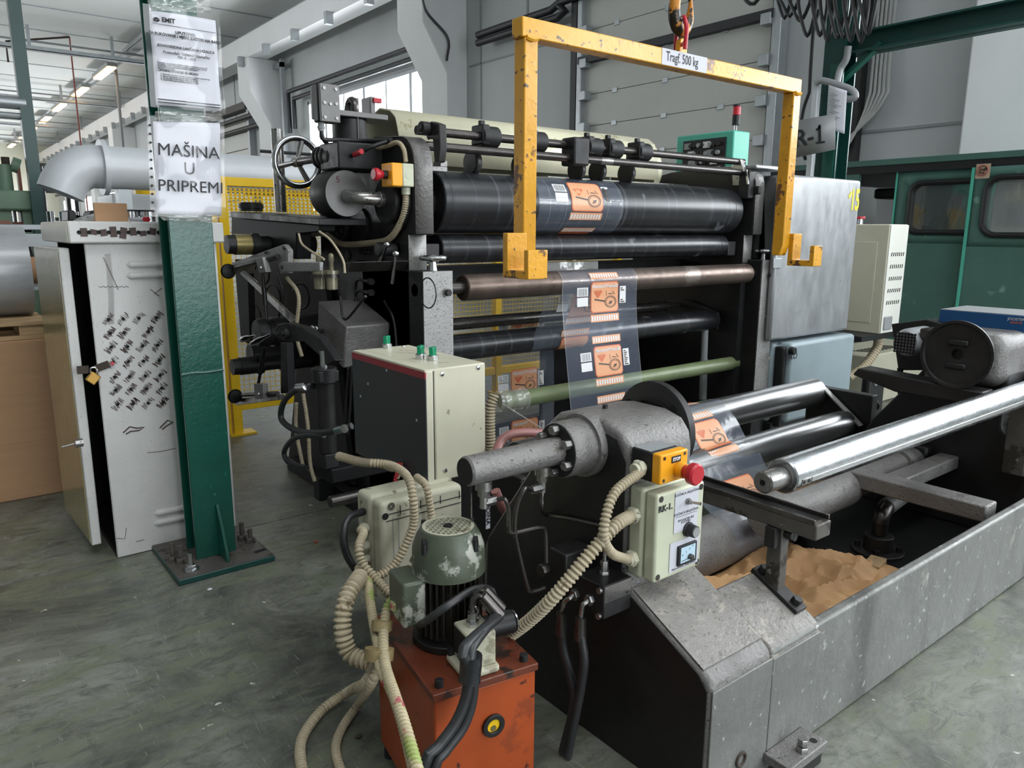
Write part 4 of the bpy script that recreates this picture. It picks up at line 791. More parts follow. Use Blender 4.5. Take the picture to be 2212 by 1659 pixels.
# winding shaft hub with curved arm and two ball levers
p = at(575, 718, X=1.06); mp(MB().lathe((1.02, p.y, p.z), (1,0,0), [(0, .05), (.02, .058), (.04, .058), (.045, .052), (.06, .052), (.06, .06), (.28, .06)], 36), 'winding_hub', 'dark')
p = at(560, 765, X=1.1); mp(MB().cyl((1.06, p.y, p.z), (1.3, p.y, p.z), .05, n=32), 'winding_hub', 'black', .004)
ca_ = mp(MB().ext([(592, 712), (600, 700), (620, 697), (650, 705), (690, 730), (715, 765), (724, 780), (705, 790), (690, 768), (655, 738), (630, 738), (608, 735), (595, 728)], 'X', 1.0, 1.03), 'curved_arm', 'black', .004)
p = at(620, 720, X=1.0); mp(MB().cyl(p, p+V((-.015,0,0)), .022, n=24).cyl(p+V((-.015,0,0)), p+V((-.02,0,0)), .012, n=6), 'arm_bolt', 'dark', 0, ca_)
for a, b in (((550, 725), (518, 735)), ((585, 722), (540, 745))):
    a_, b_ = at(*a, X=.99), at(*b, X=.97); d = b_-a_; mp(MB().lathe(a_, d, [(0, .005), (d.length*.3, .006), (d.length*.5, .011), (d.length*.85, .012), (d.length, .004)], 16), 'ball_lever', 'bright')
# hydraulic lift cylinder with its hose
a, b = at(700, 790, X=1.0), at(706, 975, X=1.0)
cy_ = mp(MB().cyl((1.0, a.y, a.z-.035), (1.0, a.y, b.z), .03, n=28), 'lift_cylinder', 'dark', .002); mp(MB().cyl((1.0, a.y, a.z-.005), (1.0, a.y, a.z-.055), .04, n=28).box((.965, a.y-.035, a.z-.05), (1.035, a.y+.035, a.z-.012)), 'cylinder_head', 'black', .004, cy_)
mp(MB().cyl((1.0, a.y, a.z-.005), (1.0, a.y, a.z+.05), .012, n=16), 'cylinder_rod', 'bright', 0, cy_); mp(MB().box((.975, a.y-.03, b.z-.05), (1.025, a.y+.03, b.z)), 'cylinder_foot', 'black', .004, cy_)
mp(MB().box((.99, a.y-.04, b.z-.10), (1.32, a.y+.05, b.z-.05)), 'cylinder_bracket', 'smoke', .005)
mp(MB().tube([at(676, 834, X=.97), at(650, 836, X=.96), at(615, 865, X=.95), at(608, 905, X=.95), at(640, 930, X=.95), at(690, 935, X=.95), at(735, 928, X=.96), at(760, 920, X=.98)], .0105, 12), 'hydraulic_hose', 'bhose')
for a, b in (((644, 836), (662, 834)), ((728, 930), (744, 926))): mp(MB().cyl(at(*a, X=.955), at(*b, X=.955), .0135, n=12), 'hose_ferrule', 'bright')
mp(MB().tube([at(660, 1010, X=.95), at(625, 1000, X=.93), at(614, 975, X=.93), at(640, 945, X=.93), at(700, 940, X=.95)], .009, 10), 'hydraulic_hose', 'bhose')
for q in ([(752, 795), (745, 900), (742, 940)], [(760, 790), (756, 880), (752, 938)], [(735, 640), (745, 690), (790, 640)], [(830, 650), (850, 690), (857, 755), (858, 800)], [(600, 590), (612, 640), (600, 690)]): mp(MB().tube([at(x, y, X=1.12 if x < 800 else 1.33) for x, y in q], .0045, 8), 'steel_line', 'dark')
for q in ([(620, 600), (645, 640), (640, 720), (652, 770)], [(655, 850), (665, 920), (670, 1000), (680, 1040)], [(640, 870), (640, 930), (655, 1010)], [(690, 500), (715, 520), (740, 560), (745, 590)], [(645, 505), (655, 530), (700, 560)]): mp(MB().hose([at(x, y, X=1.05) for x, y in q], .0075 if q[0][1] > 590 else .004, .007), 'flexible_conduit', 'hose')
for px, py in ((566, 590), (590, 640), (548, 680), (650, 640)): p = at(px, py, X=1.2); mp(MB().torus(p, (1, .3, 0), .05, .004, 30, 6, .3, 5), 'loose_cable', 'cable')
# two oil bowls
for px in (690, 717):
    p = at(px, 598, X=1.12); ob = mp(MB().lathe((1.12, p.y, p.z), (0,0,1), [(-.045, .012), (-.042, .019), (.0, .02), (.0, .024), (.022, .024), (.024, .008), (.05, .007), (.055, .01), (.075, .009), (.08, .003)], 24), 'oil_bowl', 'bowl')
    mp(MB().ring((1.12, p.y, p.z-.002), (0,0,1), .019, .0262, .012, 24), 'bowl_collar', 'rod', 0, ob)
mp(MB().ext([(745, 568), (760, 566), (752, 588), (735, 586)], 'X', 1.12, XL), 'bowl_bracket', 'rod', .002)
for py in (608, 632): p = at(800, py, X=XL-.03); mp(MB().cyl((XL-.03, p.y-.01, p.z), (XL-.03, p.y+.03, p.z), .009, n=12).hexn((XL-.03, p.y, p.z), (0,-1,0), .014, .012), 'pipe_union', 'dark'); mp(MB().tube([(XL-.03, p.y+.03, p.z), (XL-.03, p.y+.1, p.z), (XL-.03, p.y+.12, p.z-.03), (XL-.03, p.y+.12, p.z-.12)], .006, 8), 'steel_line', 'dark')
# feet
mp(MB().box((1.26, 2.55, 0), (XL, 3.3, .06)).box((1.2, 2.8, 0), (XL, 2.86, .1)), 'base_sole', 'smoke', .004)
a = at(712, 1085, Y=2.2); mp(MB().cyl((a.x, 2.2, a.z), (1.42, 2.2, a.z), .02, n=20), 'floor_bar', 'rod', .003)
# ---- right-hand side: guard covers
gv = thing('guard_cover', (3.8, 2.3, .5), 'large brushed grey steel cover painted with yellow 15 at the right of the machine', 'cover')
p0, p1 = at(1662, 738, Y=2.14), at(1862, 385, Y=2.14); zt_ = at(1750, 380, Y=2.14).z
MB().prism([(p0.x, 2.14), (p1.x, 2.14), (p1.x, 2.6), (3.41, 2.6), (3.41, 2.176), (p0.x, 2.176)], 'Z', p0.z, zt_).build('cover_body', M['greymetal'], gv, .015)
text('stencilled_number', '15', .155, M['yellowtxt'], gv, at(1847, 434, Y=2.139)+V((0,0,0)), ext=.0005, sx=.62, bold=.004); q_ = at(1841, 415, Y=2.139); MB().bar(q_+V((-.005, -.0005, .0)), q_+V((-.03, -.0005, -.03)), .001, .018, (0, 0, 1)).build('stencilled_number', M['yellowtxt'], gv)
p = at(1672, 580, Y=2.139); MB().box((p.x-.02, 2.13, p.z), (p.x+.05, 2.14, p.z+.05)).build('catch', M['galv'], gv, .003)
MB().prism([(3.405, .55), (3.405, .97), (3.32, .97), (3.32, 1.38), (p0.x+.02, 1.38), (p0.x+.02, .55)], 'Y', 2.25, 2.6).build('dark_flank', M['black'], gv)
lc = thing('lower_cover', (3.8, 2.2, 0), 'blue-grey painted steel box with rounded corners below the grey cover', 'cover')
q0, q1 = at(1690, 990, Y=2.1), at(1848, 728, Y=2.1); zl2 = at(1770, 733, Y=2.1).z
MB().prism([(q0.x, 2.1), (q1.x, 2.1), (q1.x, 2.5), (3.41, 2.5), (3.41, 2.174), (q0.x, 2.174)], 'Z', .12, zl2).build('front_face', M['bluegrey'], lc, .02, seg=3); MB().box((q0.x-.03, 2.12, .1), (q0.x, 2.174, zl2-.02)).build('dark_side', M['black'], lc, .01); MB().box((3.41, 2.15, 0), (q1.x, 2.5, .12)).build('plinth', M['black'], lc)
p = at(1706, 757, Y=2.1); MB().cyl(p, p+V((0,-.03,0)), .02, n=12).build('black_knob', M['gasket'], lc, .003); text('marker_lettering', 'GRO', .05, M['ink'], lc, at(1710, 770, Y=2.099), ext=.0003)
for a, b in (((1640, 790), (1662, 776)),): MB().hose([at(1636, 800, Y=2.2), at(1642, 783, Y=2.2), at(1655, 775, Y=2.2), at(1668, 776, Y=2.2)], .018, .012).build('conduit_elbow', M['hose'], lc)
# ================================================================ unwinding stand in front of the machine
uw = thing('unwind_stand', (2.1, 1.1, 0), 'heavy grey cast unwinding stand with open trough base in front of the machine', 'unwind stand')
def up_(mb, name, m_, bevel=0, parent=None, **k): return mb.build(name, M[m_], parent or uw, bevel, **k)
HY, HZ = 1.1, .662
prof = [(.75, 0), (.75, .262), (.757, .28), (.775, .293), (.955, .384), (.972, .398), (.976, .42), (.976, .655), (.983, .685), (1.005, .71), (1.05, .722), (1.14, .722), (1.19, .712), (1.222, .685), (1.245, .62), (1.285, .56), (1.45, .34), (1.47, .3), (1.47, 0)]
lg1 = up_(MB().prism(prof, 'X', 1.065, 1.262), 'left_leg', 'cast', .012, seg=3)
# outer skin puts the leg's side shade in as black; lighter slope skin
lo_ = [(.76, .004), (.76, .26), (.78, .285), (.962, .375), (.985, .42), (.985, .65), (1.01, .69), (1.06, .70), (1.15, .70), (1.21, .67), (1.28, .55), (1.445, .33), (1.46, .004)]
up_(MB().prism(lo_, 'X', 1.063, 1.066), 'side_shade_skin', 'black', 0, lg1)
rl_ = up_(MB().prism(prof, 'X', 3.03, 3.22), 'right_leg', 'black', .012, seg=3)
# deck between leg and trough opening, trough walls
up_(MB().prism([(.75, .0), (.75, .258), (.757, .277), (.775, .29), (.90, .352), (.90, .0)], 'X', 1.262, 1.44), 'corner_deck', 'peel', .006)
up_(MB().prism([(.775, .2945), (.955, .3855), (.957, .388), (.775, .297)], 'X', 1.07, 1.258), 'slope_plate', 'peel', 0, lg1)
tf = up_(MB().box((1.262, .752, 0), (3.4, .78, .275)), 'trough_front', 'trough', .008, seg=3)
up_(MB().box((1.068, .7485, .01), (1.262, .752, .262)), 'leg_front_plate', 'trough', .002, lg1); up_(MB().box((1.264, .7485, .01), (1.44, .752, .258)), 'deck_front_plate', 'trough', .002)
up_(MB().box((1.44, .78, .0), (1.455, 1.45, .2)), 'trough_end', 'black'); up_(MB().box((1.262, 1.53, 0), (3.03, 1.545, .08)), 'trough_back', 'black')
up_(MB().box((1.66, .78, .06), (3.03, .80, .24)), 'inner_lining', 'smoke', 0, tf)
p = at(1600, 1640, Y=.748); up_(MB().torus(p, (0,-1,0), .014, .004, 20, 8), 'drain_rim', 'stone', 0, lg1)
# hub, flange, quill shaft and chuck disc on the left leg
hb = up_(MB().lathe((.985, HY, HZ), (1,0,0), [(0, .03), (0, .056), (.003, .058), (.035, .058), (.037, .0575), (.06, .0585), (.06, .067), (.083, .067), (.1, .064)], 48), 'bearing_housing', 'cast')
up_(MB().lathe((.9845, HY, HZ), (-1,0,0), [(0, .056), (.0015, .055), (.0015, .0)], 48), 'flange_face', 'black', 0, hb)
sh = up_(MB().lathe((.757, HY, HZ), (1,0,0), [(0, .0), (0, .0255), (.004, .0285), (.225, .0285), (.228, .03)], 40), 'quill_shaft', 'cast'); up_(MB().cyl((.7555, HY, HZ), (.757, HY, HZ), .0255, n=36), 'shaft_end', 'black', 0, sh)
for k in range(6):
    a = math.radians(30+60*k); b_ = V((.983, HY+.044*math.cos(a), HZ+.044*math.sin(a))); up_(MB().hexn(b_, (-1,0,0), .0105, .016), 'hex_bolt', 'steel', .001, hb)
# boss fillet between housing and leg
up_(MB().lathe((1.068, HY, HZ), (1,0,0), [(0, .066), (.03, .062), (.06, .06)], 40), 'boss', 'cast', 0, lg1)
dc = up_(MB().lathe((1.268, HY, HZ), (1,0,0), [(0, .05), (0, .1), (.004, .108), (.022, .108), (.026, .1), (.026, .04)], 64), 'chuck_disc', 'dark')
up_(MB().ring((1.2675, HY, HZ), (-1,0,0), .066, .07, .004, 48), 'disc_groove', 'black', 0, dc)
for a in (.6, 2.4, 4.2): up_(MB().cyl((1.2685, HY+.085*math.cos(a), HZ+.085*math.sin(a)), (1.2665, HY+.085*math.cos(a), HZ+.085*math.sin(a)), .009, n=14), 'disc_hole', 'void', 0, dc)
p = at(1307, 882, Z=.722); up_(MB().cyl((p.x, p.y, .715), (p.x, p.y, .73), .006, n=12), 'grease_nipple', 'dark', 0, lg1)
# grease pipes below the quill shaft
for px, py, kk in ((1045, 1050, 0), (1172, 1022, 1)):
    x = at(px, py, Y=HY).x; f0 = V((x, HY, HZ-.026))
    gp = up_(MB().cyl(f0, f0-V((0,0,.018)), .016, n=16).hexn(f0-V((0,0,.018)), (0,0,-1), .012, .014).cyl(f0-V((0,0,.03)), f0-V((0,0,.055)), .008, n=12), 'pipe_tee', 'steel')
    e = f0-V((0,0,.045)); sd = V((1,0,0)) if not kk else V((-1,0,0))
    up_(MB().hexn(e, sd, .009, .028), 'union_nut', 'steel', 0, gp)
    if not kk: up_(MB().tube([e+sd*.028, at(1090, 1078, Y=1.08), at(1098, 1100, Y=1.08), at(1100, 1140, Y=1.08), at(1107, 1152, Y=1.08), at(1165, 1140, Y=1.08), at(1178, 1150, Y=1.08), at(1180, 1215, Y=1.08)], .0045, 10, .006), 'grease_pipe', 'rod')
    else:
        up_(MB().tube([e+sd*.028, at(1135, 1055, Y=1.08), at(1118, 1090, Y=1.08), at(1112, 1140, Y=1.08), at(1120, 1190, Y=1.08), at(1138, 1262, Y=1.08), at(1148, 1278, Y=1.08), at(1176, 1270, Y=1.08)], .0045, 10, .006), 'grease_pipe', 'rod')
        up_(MB().tube([e-V((0,0,.01)), e-V((0,0,.05)), at(1180, 1112, X=1.055), at(1230, 1120, X=1.055), at(1300, 1136, X=1.055)], .0045, 10, .006), 'grease_pipe', 'rod')
# manifold blocks on the dark side of the leg with fittings and hoses
mb1 = up_(MB().ext([(1186, 1180), (1222, 1200), (1222, 1270), (1186, 1250)], 'X', .985, 1.064), 'valve_block', 'dark', .004)
for px, py in ((1200, 1180), (1232, 1176), (1222, 1193)): p = at(px, py, X=1.02); p.z = at(1200, 1190, X=1.02).z+.012; up_(MB().cyl(p-V((0,0,.02)), p, .006, n=12), 'socket_screw', 'black', 0, mb1)
p = at(1182, 1228, X=.985); up_(MB().cyl(p+V((.02,0,0)), p+V((-.02,0,0)), .012, n=14).hexn(p+V((-.005,0,0)), (-1,0,0), .014, .014), 'elbow_fitting', 'rod', 0, mb1)
mb2 = up_(MB().ext([(1245, 1240), (1304, 1268), (1304, 1340), (1245, 1305)], 'X', .985, 1.064), 'manifold_block', 'dark', .003)
bx0 = at(1304, 1268, X=.985); up_(MB().box((.987, bx0.y-.0015, at(1304, 1338, X=.985).z), (1.062, bx0.y+.001, bx0.z-.002)), 'bright_face', 'steel', 0, mb2)
for px, py in ((1297, 1275), (1295, 1330)): p = at(px, py, X=.985); up_(MB().cyl(p, p+V((-.006,0,0)), .0065, n=12), 'socket_screw', 'steel', 0, mb2)
p = at(1305, 1232, X=1.03); up_(MB().hexn(p-V((0,0,.012)), (0,0,1), .012, .012).hexn(p, (0,0,1), .009, .022).cyl(p+V((0,0,.02)), p+V((0,0,.06)), .0042, n=10), 'union_fitting', 'steel', 0, mb2)
for (fx, fy), pts in (((1240, 1285), [(1220, 1300), (1213, 1330), (1216, 1400), (1232, 1460), (1240, 1520), (1215, 1680)]), ((1272, 1296), [(1258, 1310), (1254, 1340), (1258, 1395), (1262, 1430), (1252, 1500), (1232, 1600), (1225, 1690)])):
    f0 = at(fx, fy, X=.98); up_(MB().hexn(f0+V((.01,0,0)), (-1,0,0), .012, .014), 'hose_nut', 'steel')
    P_ = [at(x, y, X=.965) for x, y in pts]
    up_(MB().tube([f0, f0+V((-.012, -.0, -.004)), P_[0], P_[1]], .005, 10, .006), 'hose_elbow', 'steel'); up_(MB().cyl(P_[1]+V((0,0,.008)), P_[1]-V((0,0,.042)), .0115, .0125, n=14), 'hose_ferrule', 'rod')
    hp = [P_[1]-V((0,0,.02))]+P_[2:]; hp[-1].z = max(hp[-1].z, .01); up_(MB().tube(hp, .0098, 12), 'hydraulic_hose', 'bhose')
# shaft storage rail on its bracket
XRAIL = 1.415
a, b = at(1775, 1140, X=XRAIL), at(1500, 1050, X=XRAIL); zr_ = a.z
ra_ = up_(MB().box((XRAIL-.028, a.y-.005, zr_-.022), (XRAIL+.028, 1.25, zr_+.012)), 'rail_body', 'grime', .003)
up_(MB().box((XRAIL-.03, a.y+.0, zr_+.012), (XRAIL-.024, 1.25, zr_+.022)).box((XRAIL+.024, a.y, zr_+.012), (XRAIL+.03, 1.25, zr_+.022)), 'rail_lip', 'rod', .001, ra_)
up_(MB().box((XRAIL-.022, a.y+.01, zr_+.0122), (XRAIL+.022, 1.25, zr_+.0135)), 'rail_bed', 'black', 0, ra_)
py_ = .845
bk = up_(MB().box((XRAIL-.017, py_-.012, .325), (XRAIL+.012, py_+.022, zr_-.022)), 'rail_post', 'grime', .002); up_(MB().box((XRAIL-.034, py_-.006, .43), (XRAIL-.017, py_+.02, zr_-.022)), 'rail_clamp', 'dark', .002)
for zz in (.445, .452): up_(MB().cyl((XRAIL-.004 if zz > .45 else XRAIL+.006, py_-.012, zz+.01), (XRAIL-.004 if zz > .45 else XRAIL+.006, py_-.03, zz+.01), .009, n=14), 'socket_bolt', 'dark', .001)
sl_ = math.atan2(.062, .125)
up_(MB().obox((XRAIL, .842, .328), (.04, .13, .012), (sl_, 0, 0)), 'post_foot', 'dark', .002)
for t_ in (-.048, .045): up_(MB().hexn((XRAIL+.0, .842+t_*math.cos(sl_), .334+t_*math.sin(sl_)), (0, -math.sin(sl_), math.cos(sl_)), .0115, .014), 'hex_bolt', 'dark')
# cross members, tubes and swivel joint inside the trough
bm_ = up_(MB().box((2.46, .80, .235), (2.54, 1.46, .29)), 'cross_beam', 'cast', .006); up_(MB().box((2.54, 1.1, .22), (3.03, 1.17, .27)), 'cross_beam', 'cast', .006)
up_(MB().lathe((2.0, 1.255, .225), (1,0,0), [(0, .05), (0, .068), (.46, .068), (.49, .065), (.51, .05), (.515, .03)], 40), 'torque_tube', 'cast')
up_(MB().cyl((2.5, 1.255, .225), (3.03, 1.255, .225), .052, n=32).cyl((2.86, 1.255, .225), (2.9, 1.255, .225), .066, n=32), 'torque_tube', 'cast'); up_(MB().box((2.985, 1.2, .12), (3.03, 1.36, .29)), 'tube_flange', 'black', .01)
sw = at(1895, 1195, Z=0); sv = up_(MB().cyl((sw.x, sw.y, 0), (sw.x, sw.y, .018), .085, n=40), 'swivel_flange', 'dark', .003)
up_(MB().cyl((sw.x, sw.y, .018), (sw.x, sw.y, .07), .048, n=28).cyl((sw.x, sw.y, .07), (sw.x, sw.y, .12), .026, n=20), 'swivel_neck', 'dark', .003, sv)
for k in range(4): a = k*1.571+.4; up_(MB().cyl((sw.x+.066*math.cos(a), sw.y+.066*math.sin(a), .018), (sw.x+.066*math.cos(a), sw.y+.066*math.sin(a), .035), .01, n=12), 'socket_bolt', 'black', 0, sv)
up_(MB().tube([(sw.x, sw.y, .11), (sw.x+.005, sw.y, .135), (sw.x+.03, sw.y+.005, .15), (sw.x+.06, sw.y+.01, .155)], .026, 20), 'swivel_elbow', 'rod', 0, sv); up_(MB().cyl((sw.x+.05, sw.y+.01, .155), (sw.x+.19, sw.y+.02, .165), .03, n=24), 'swivel_pipe', 'cast', .003, sv)
# dancer rollers behind, with angle bracket
for nm, y_, z_, r_ in (('feed_roller', 1.75, at(1640, 874, Y=1.75).z, .062), ('feed_roller', 1.6, at(1720, 945, Y=1.6).z, .06)):
    o = up_(MB().lathe((1.4, y_, z_), (1,0,0), [(0, .02), (0, r_-.003), (.004, r_), (1.70, r_), (1.704, r_-.003), (1.704, .02)], 56), nm, 'gun')
    up_(MB().cyl((1.27, y_, z_), (3.2, y_, z_), .018, n=16), 'journal', 'rod', 0, o)
br_ = up_(MB().ext([(1772, 838), (1780, 836), (1862, 918), (1852, 925), (1846, 930), (1780, 880)], 'X', 3.11, 3.13), 'roller_arm', 'black', .002)
a, b = at(1780, 838, X=3.10), at(1860, 920, X=3.10); up_(MB().bar(a, b, .03, .006), 'arm_edge', 'hammer', 0, br_)
up_(MB().box((1.262, 1.56, 0), (1.29, 1.80, .42)), 'roller_support', 'black', .004); up_(MB().box((3.13, 1.5, 0), (3.18, 1.8, .42)), 'roller_support', 'black', .004)
# right chuck: disc, housing, small motor, guide plate
d_ = at(2070, 765, Y=1.1); X_ = d_.x; zc_ = d_.z
rd2 = up_(MB().lathe((X_, HY, zc_), (-1,0,0), [(-.06, .06), (0, .09), (0, .118), (.012, .122), (.022, .122), (.022, .112), (.014, .108), (.014, .07), (.01, .045), (.01, .02), (-.01, .02), (-.01, .0)], 64), 'chuck_disc', 'dark')
for s_ in (-1, 1): up_(MB().obox((X_-.016, HY, zc_+s_*.042), (.012, .07, .022)), 'drive_dog', 'black', .006, rd2)
up_(MB().box((X_+.06, .975, zc_-.12), (3.35, 1.19, zc_+.07)), 'right_head', 'cast', .05, seg=4); up_(MB().prism([(1.0, zc_-.12), (1.45, zc_-.10), (1.47, zc_-.13), (1.3, zc_-.17), (1.0, zc_-.17)], 'X', X_-.02, X_+.08), 'guide_shelf', 'dark', .006)
m0 = at(1960, 740, X=3.0); rm = up_(MB().lathe((2.98, m0.y, m0.z), (1,0,0), [(0, .0), (0, .045), (.03, .055), (.16, .055)], 32), 'brake_motor', 'grey')
for k in range(-3, 4): up_(MB().box((2.976, m0.y-.04, m0.z+k*.012-.002), (2.98, m0.y+.04, m0.z+k*.012+.002)).box((2.976, m0.y+k*.012-.002, m0.z-.04), (2.98, m0.y+k*.012+.002, m0.z+.04)), 'grille_bar', 'black', 0, rm)
up_(MB().box((3.0, m0.y-.09, m0.z+.02), (3.1, m0.y-.04, m0.z+.06)), 'terminal_box', 'rod', .006, rm); up_(MB().box((2.99, m0.y-.12, m0.z-.16), (3.02, m0.y-.08, m0.z-.03)), 'motor_strut', 'cast', .002); up_(MB().ext([(1925, 700), (2000, 690), (2040, 700), (2030, 800), (1940, 800)], 'X', 3.16, 3.25), 'motor_plate', 'black', .004)
up_(MB().tube([at(1945, 795, X=3.05), at(1943, 830, X=3.05), at(1950, 870, X=3.05)], .012, 8), 'belt', 'black')
bb = thing('blue_box', (3.4, 1.1, .66), 'blue steel box with a small red-white maker mark above the right chuck', 'box')
q0, q1 = at(2030, 668, X=3.2), at(2206, 770, X=3.2)
MB().box((3.2, q1.y, q1.z), (3.45, q0.y, q0.z)).build('box_body', M['blue'], bb, .004); MB().box((3.202, q1.y-.0015, q1.z+.003), (3.448, q1.y+.001, q0.z-.003)).build('box_end', M['ltblue'], bb); MB().box((3.201, q1.y+.003, q0.z-.001), (3.449, q0.y-.003, q0.z+.0015)).build('box_top', M['grey'], bb)
p = at(2196, 690, X=3.199); text('maker_mark', 'JOOSTEN', .014, M['printwhite'], bb, p, '-X', ext=.0003); text('maker_mark', 'SENSOR', .011, M['printred'], bb, p-V((0,0,.013)), '-X', ext=.0003)
up_(MB().box((3.22, .95, zc_+.02), (3.6, 1.35, q1.z-.002)), 'box_shelf', 'black', .004); up_(MB().box((3.25, .8, 0), (3.75, 1.0, .62)), 'right_pedestal', 'black', .01)
up_(MB().hose([at(2185, 890, X=3.1), at(2180, 905, X=3.1), at(2195, 915, X=3.1), at(2230, 918, X=3.1)], .018, .012), 'conduit', 'hose')
# chromed expanding shaft lying on the rails
cs = thing('winding_shaft', (2.3, .9, zr_+.06), 'long chromed expanding shaft with steel stub end lying across the storage rail', 'shaft')
ys, rs_ = .905, .041; zs_ = zr_+.0135+rs_+.0005
x0 = at(1690, 1012, Y=ys).x
MB().lathe((x0, ys, zs_), (1,0,0), [(0, .028), (0, .038), (.003, rs_), (1.8, rs_), (1.8, .03)], 56).build('shaft_tube', M['chrome'], cs)
MB().lathe((x0-.075, ys, zs_), (1,0,0), [(0, .007), (0, .022), (.003, .025), (.07, .025), (.07, .03), (.08, .03)], 40).build('stub_end', M['steel'], cs); MB().cyl((x0-.0755, ys, zs_), (x0-.05, ys, zs_), .007, n=14).build('centre_hole', M['void'], cs)
d_ = V((0, -math.cos(math.radians(12)), -math.sin(math.radians(12)))); 
c0 = V((x0, ys, zs_))+d_*(rs_-.0005); MB().bar(c0+V((.06,0,0)), c0+V((1.78,0,0)), .014, .003, d_).build('key_strip', M['bright'], cs, .001); MB().bar(c0+V((.018,0,0)), c0+V((.055,0,0)), .016, .0035, d_).build('valve_plate', M['steel'], cs, .001)
for t_ in (.026, .045): MB().cyl(c0+V((t_,0,0))+d_*.001, c0+V((t_,0,0))+d_*.0028, .004, n=12).build('valve_hole', M['dark'], cs)
up_(MB().box((2.97, .87, .26), (3.02, .94, zr_+.0125)), 'far_rail', 'grime', .004)
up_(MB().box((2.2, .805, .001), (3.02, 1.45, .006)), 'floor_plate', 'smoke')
# floor clamp plate bottom right with bolt
fp = thing('floor_clamp', (1.6, .68, 0), 'flat steel clamp plate with hex bolt at the foot of the trough', 'clamp')
a, b, c = at(1783, 1605, Z=.05), at(1735, 1575, Z=.05), at(1640, 1659, Z=.05)
MB().box((a.x-.13, a.y+.0, .03), (a.x+.01, .748, .05)).build('clamp_plate', M['cast'], fp, .002); MB().box((a.x-.09, a.y+.005, 0), (a.x-.0, a.y+.06, .03)).build('packing_block', M['dark'], fp, .002)
p = at(1732, 1622, Z=.05); MB().hexn((p.x, p.y, .05), (0,0,1), .013, .012).hexn((p.x, p.y, .066), (0,0,1), .011, .013).cyl((p.x, p.y, .05), (p.x, p.y, .07), .006, n=10).build('hex_bolt', M['steel'], fp); p = at(1757, 1600, Z=.05); MB().cyl((p.x, p.y, .0495), (p.x, p.y, .0506), .008, n=16).build('bolt_hole', M['void'], fp)
# kraft paper crumpled on the trough floor
from mathutils import noise as mnoise
def kraft(u, v):
    x, y = 1.47+.92*u+.05*math.sin(v*6), .90+.50*v+.03*math.sin(u*9); e = min(1, 6*u+.1, 6*v+.1, 6*(1-u)+.1, 6*(1-v)+.1)
    c = mnoise.voronoi(V((x*6.5+.8*mnoise.noise(V((x*4, y*4, 0))), y*6.5, .3)))[0]; h = (c[1]-c[0])
    c2 = mnoise.voronoi(V((x*15, y*15+.5*mnoise.noise(V((x*9, y*9, 3))), .7)))[0]
    return V((x, y, .006+e*(.075*max(0, .55-h)+.03*max(0, .5-(c2[1]-c2[0]))+.03*(.5+.5*mnoise.noise(V((x*5, y*5, 8)))))))
tag(MB().grid(90, 56, kraft).build('kraft_paper', M['kraft'], None, sharp=28, thick=.0012), 'crumpled brown kraft paper spread on the floor inside the trough', 'paper')
p = at(1888, 1232, Z=.01); wbk = thing('wood_block', (p.x, p.y, 0), 'small pale wooden block at the front corner of the kraft paper', 'block'); MB().obox((p.x, p.y, .022), (.09, .05, .044), (0,0,.2)).build('timber', M['wood'], wbk, .002)
# ================================================================ control boxes
cb = thing('control_box', (1.01, 1.7, .48), 'beige control box with dark slate front, red stripe and three green switches', 'control box')
zb0, zb1, yb0, yb1, xb0, xb1 = .49, .775, 1.505, 1.88, .92, 1.10
MB().box((xb0+.028, yb0, zb0), (xb1, yb1, zb1)).build('housing', M['cream'], cb, .004); MB().box((xb0+.003, yb0-.002, zb0-.004), (xb0+.024, yb1, zb1-.004)).build('front_lid', M['cream'], cb, .003)
MB().box((xb0, yb0-.003, zb0-.008), (xb0+.003, yb1+.003, zb1-.022)).build('slate_panel', M['navy'], cb); MB().box((xb0-.0003, yb0-.003, zb1-.022), (xb0+.003, yb1+.003, zb1-.006)).build('red_stripe', M['redstripe'], cb)
MB().box((xb0+.0245, yb0+.002, zb0), (xb0+.0275, yb1, zb1-.006)).build('gap_shadow', M['gasket'], cb); MB().box((xb0+.001, yb0, zb1-.006), (xb0+.03, yb1, zb1+.0)).build('hinge_strip', M['cream'], cb, .001)
for px, py in ((836, 752), (909, 775), (935, 778)):
    p = at(px, py, Z=zb1); sw_ = MB().cyl(p, p+V((0,0,.012)), .014, n=24).cyl(p+V((0,0,.012)), p+V((0,0,.014)), .0125, n=24).build('switch_collar', M['bright'], cb, .001)
    MB().obox(p+V((0,0,.024)), (.012, .026, .022), (0,0,-.9)).build('green_switch', M['greensw'], sw_, .002)
p = at(873, 748, Z=zb1); MB().torus(p, (0,0,1), .006, .0015, 16, 6).build('key_hole', M['bright'], cb)
for px, py, yy in ((955, 808, yb0), (1033, 794, yb0), (962, 1016, yb0)): p = at(px, py, Y=yy); MB().lathe(p, (0,-1,0), [(0, .0065), (.002, .0055), (.003, .002)], 14).build('cover_screw', M['bright'], cb)
for px, py in ((795, 829), (835, 800), (779, 856), (900, 908)): p = at(px, py, X=xb0); MB().lathe(p, (-1,0,0), [(0, .004), (.0015, .003)], 12).build('panel_screw', M['grey'], cb)
for px, py, tx in ((880, 757, 'ZATEZANJE'), (880, 762, 'LIJEVO DESNO'), (958, 783, 'BRZINA')): text('faint_print', tx, .009, mat('faded_print', 'a58d7c', .6), cb, at(px, py, Z=zb1+.0003), 'Z', rot=-.9, ext=.0001)
po = thing('mounting_post', (1.07, 1.66, 0), 'dark steel post carrying the beige control box, with a white BODINA strip', 'post')
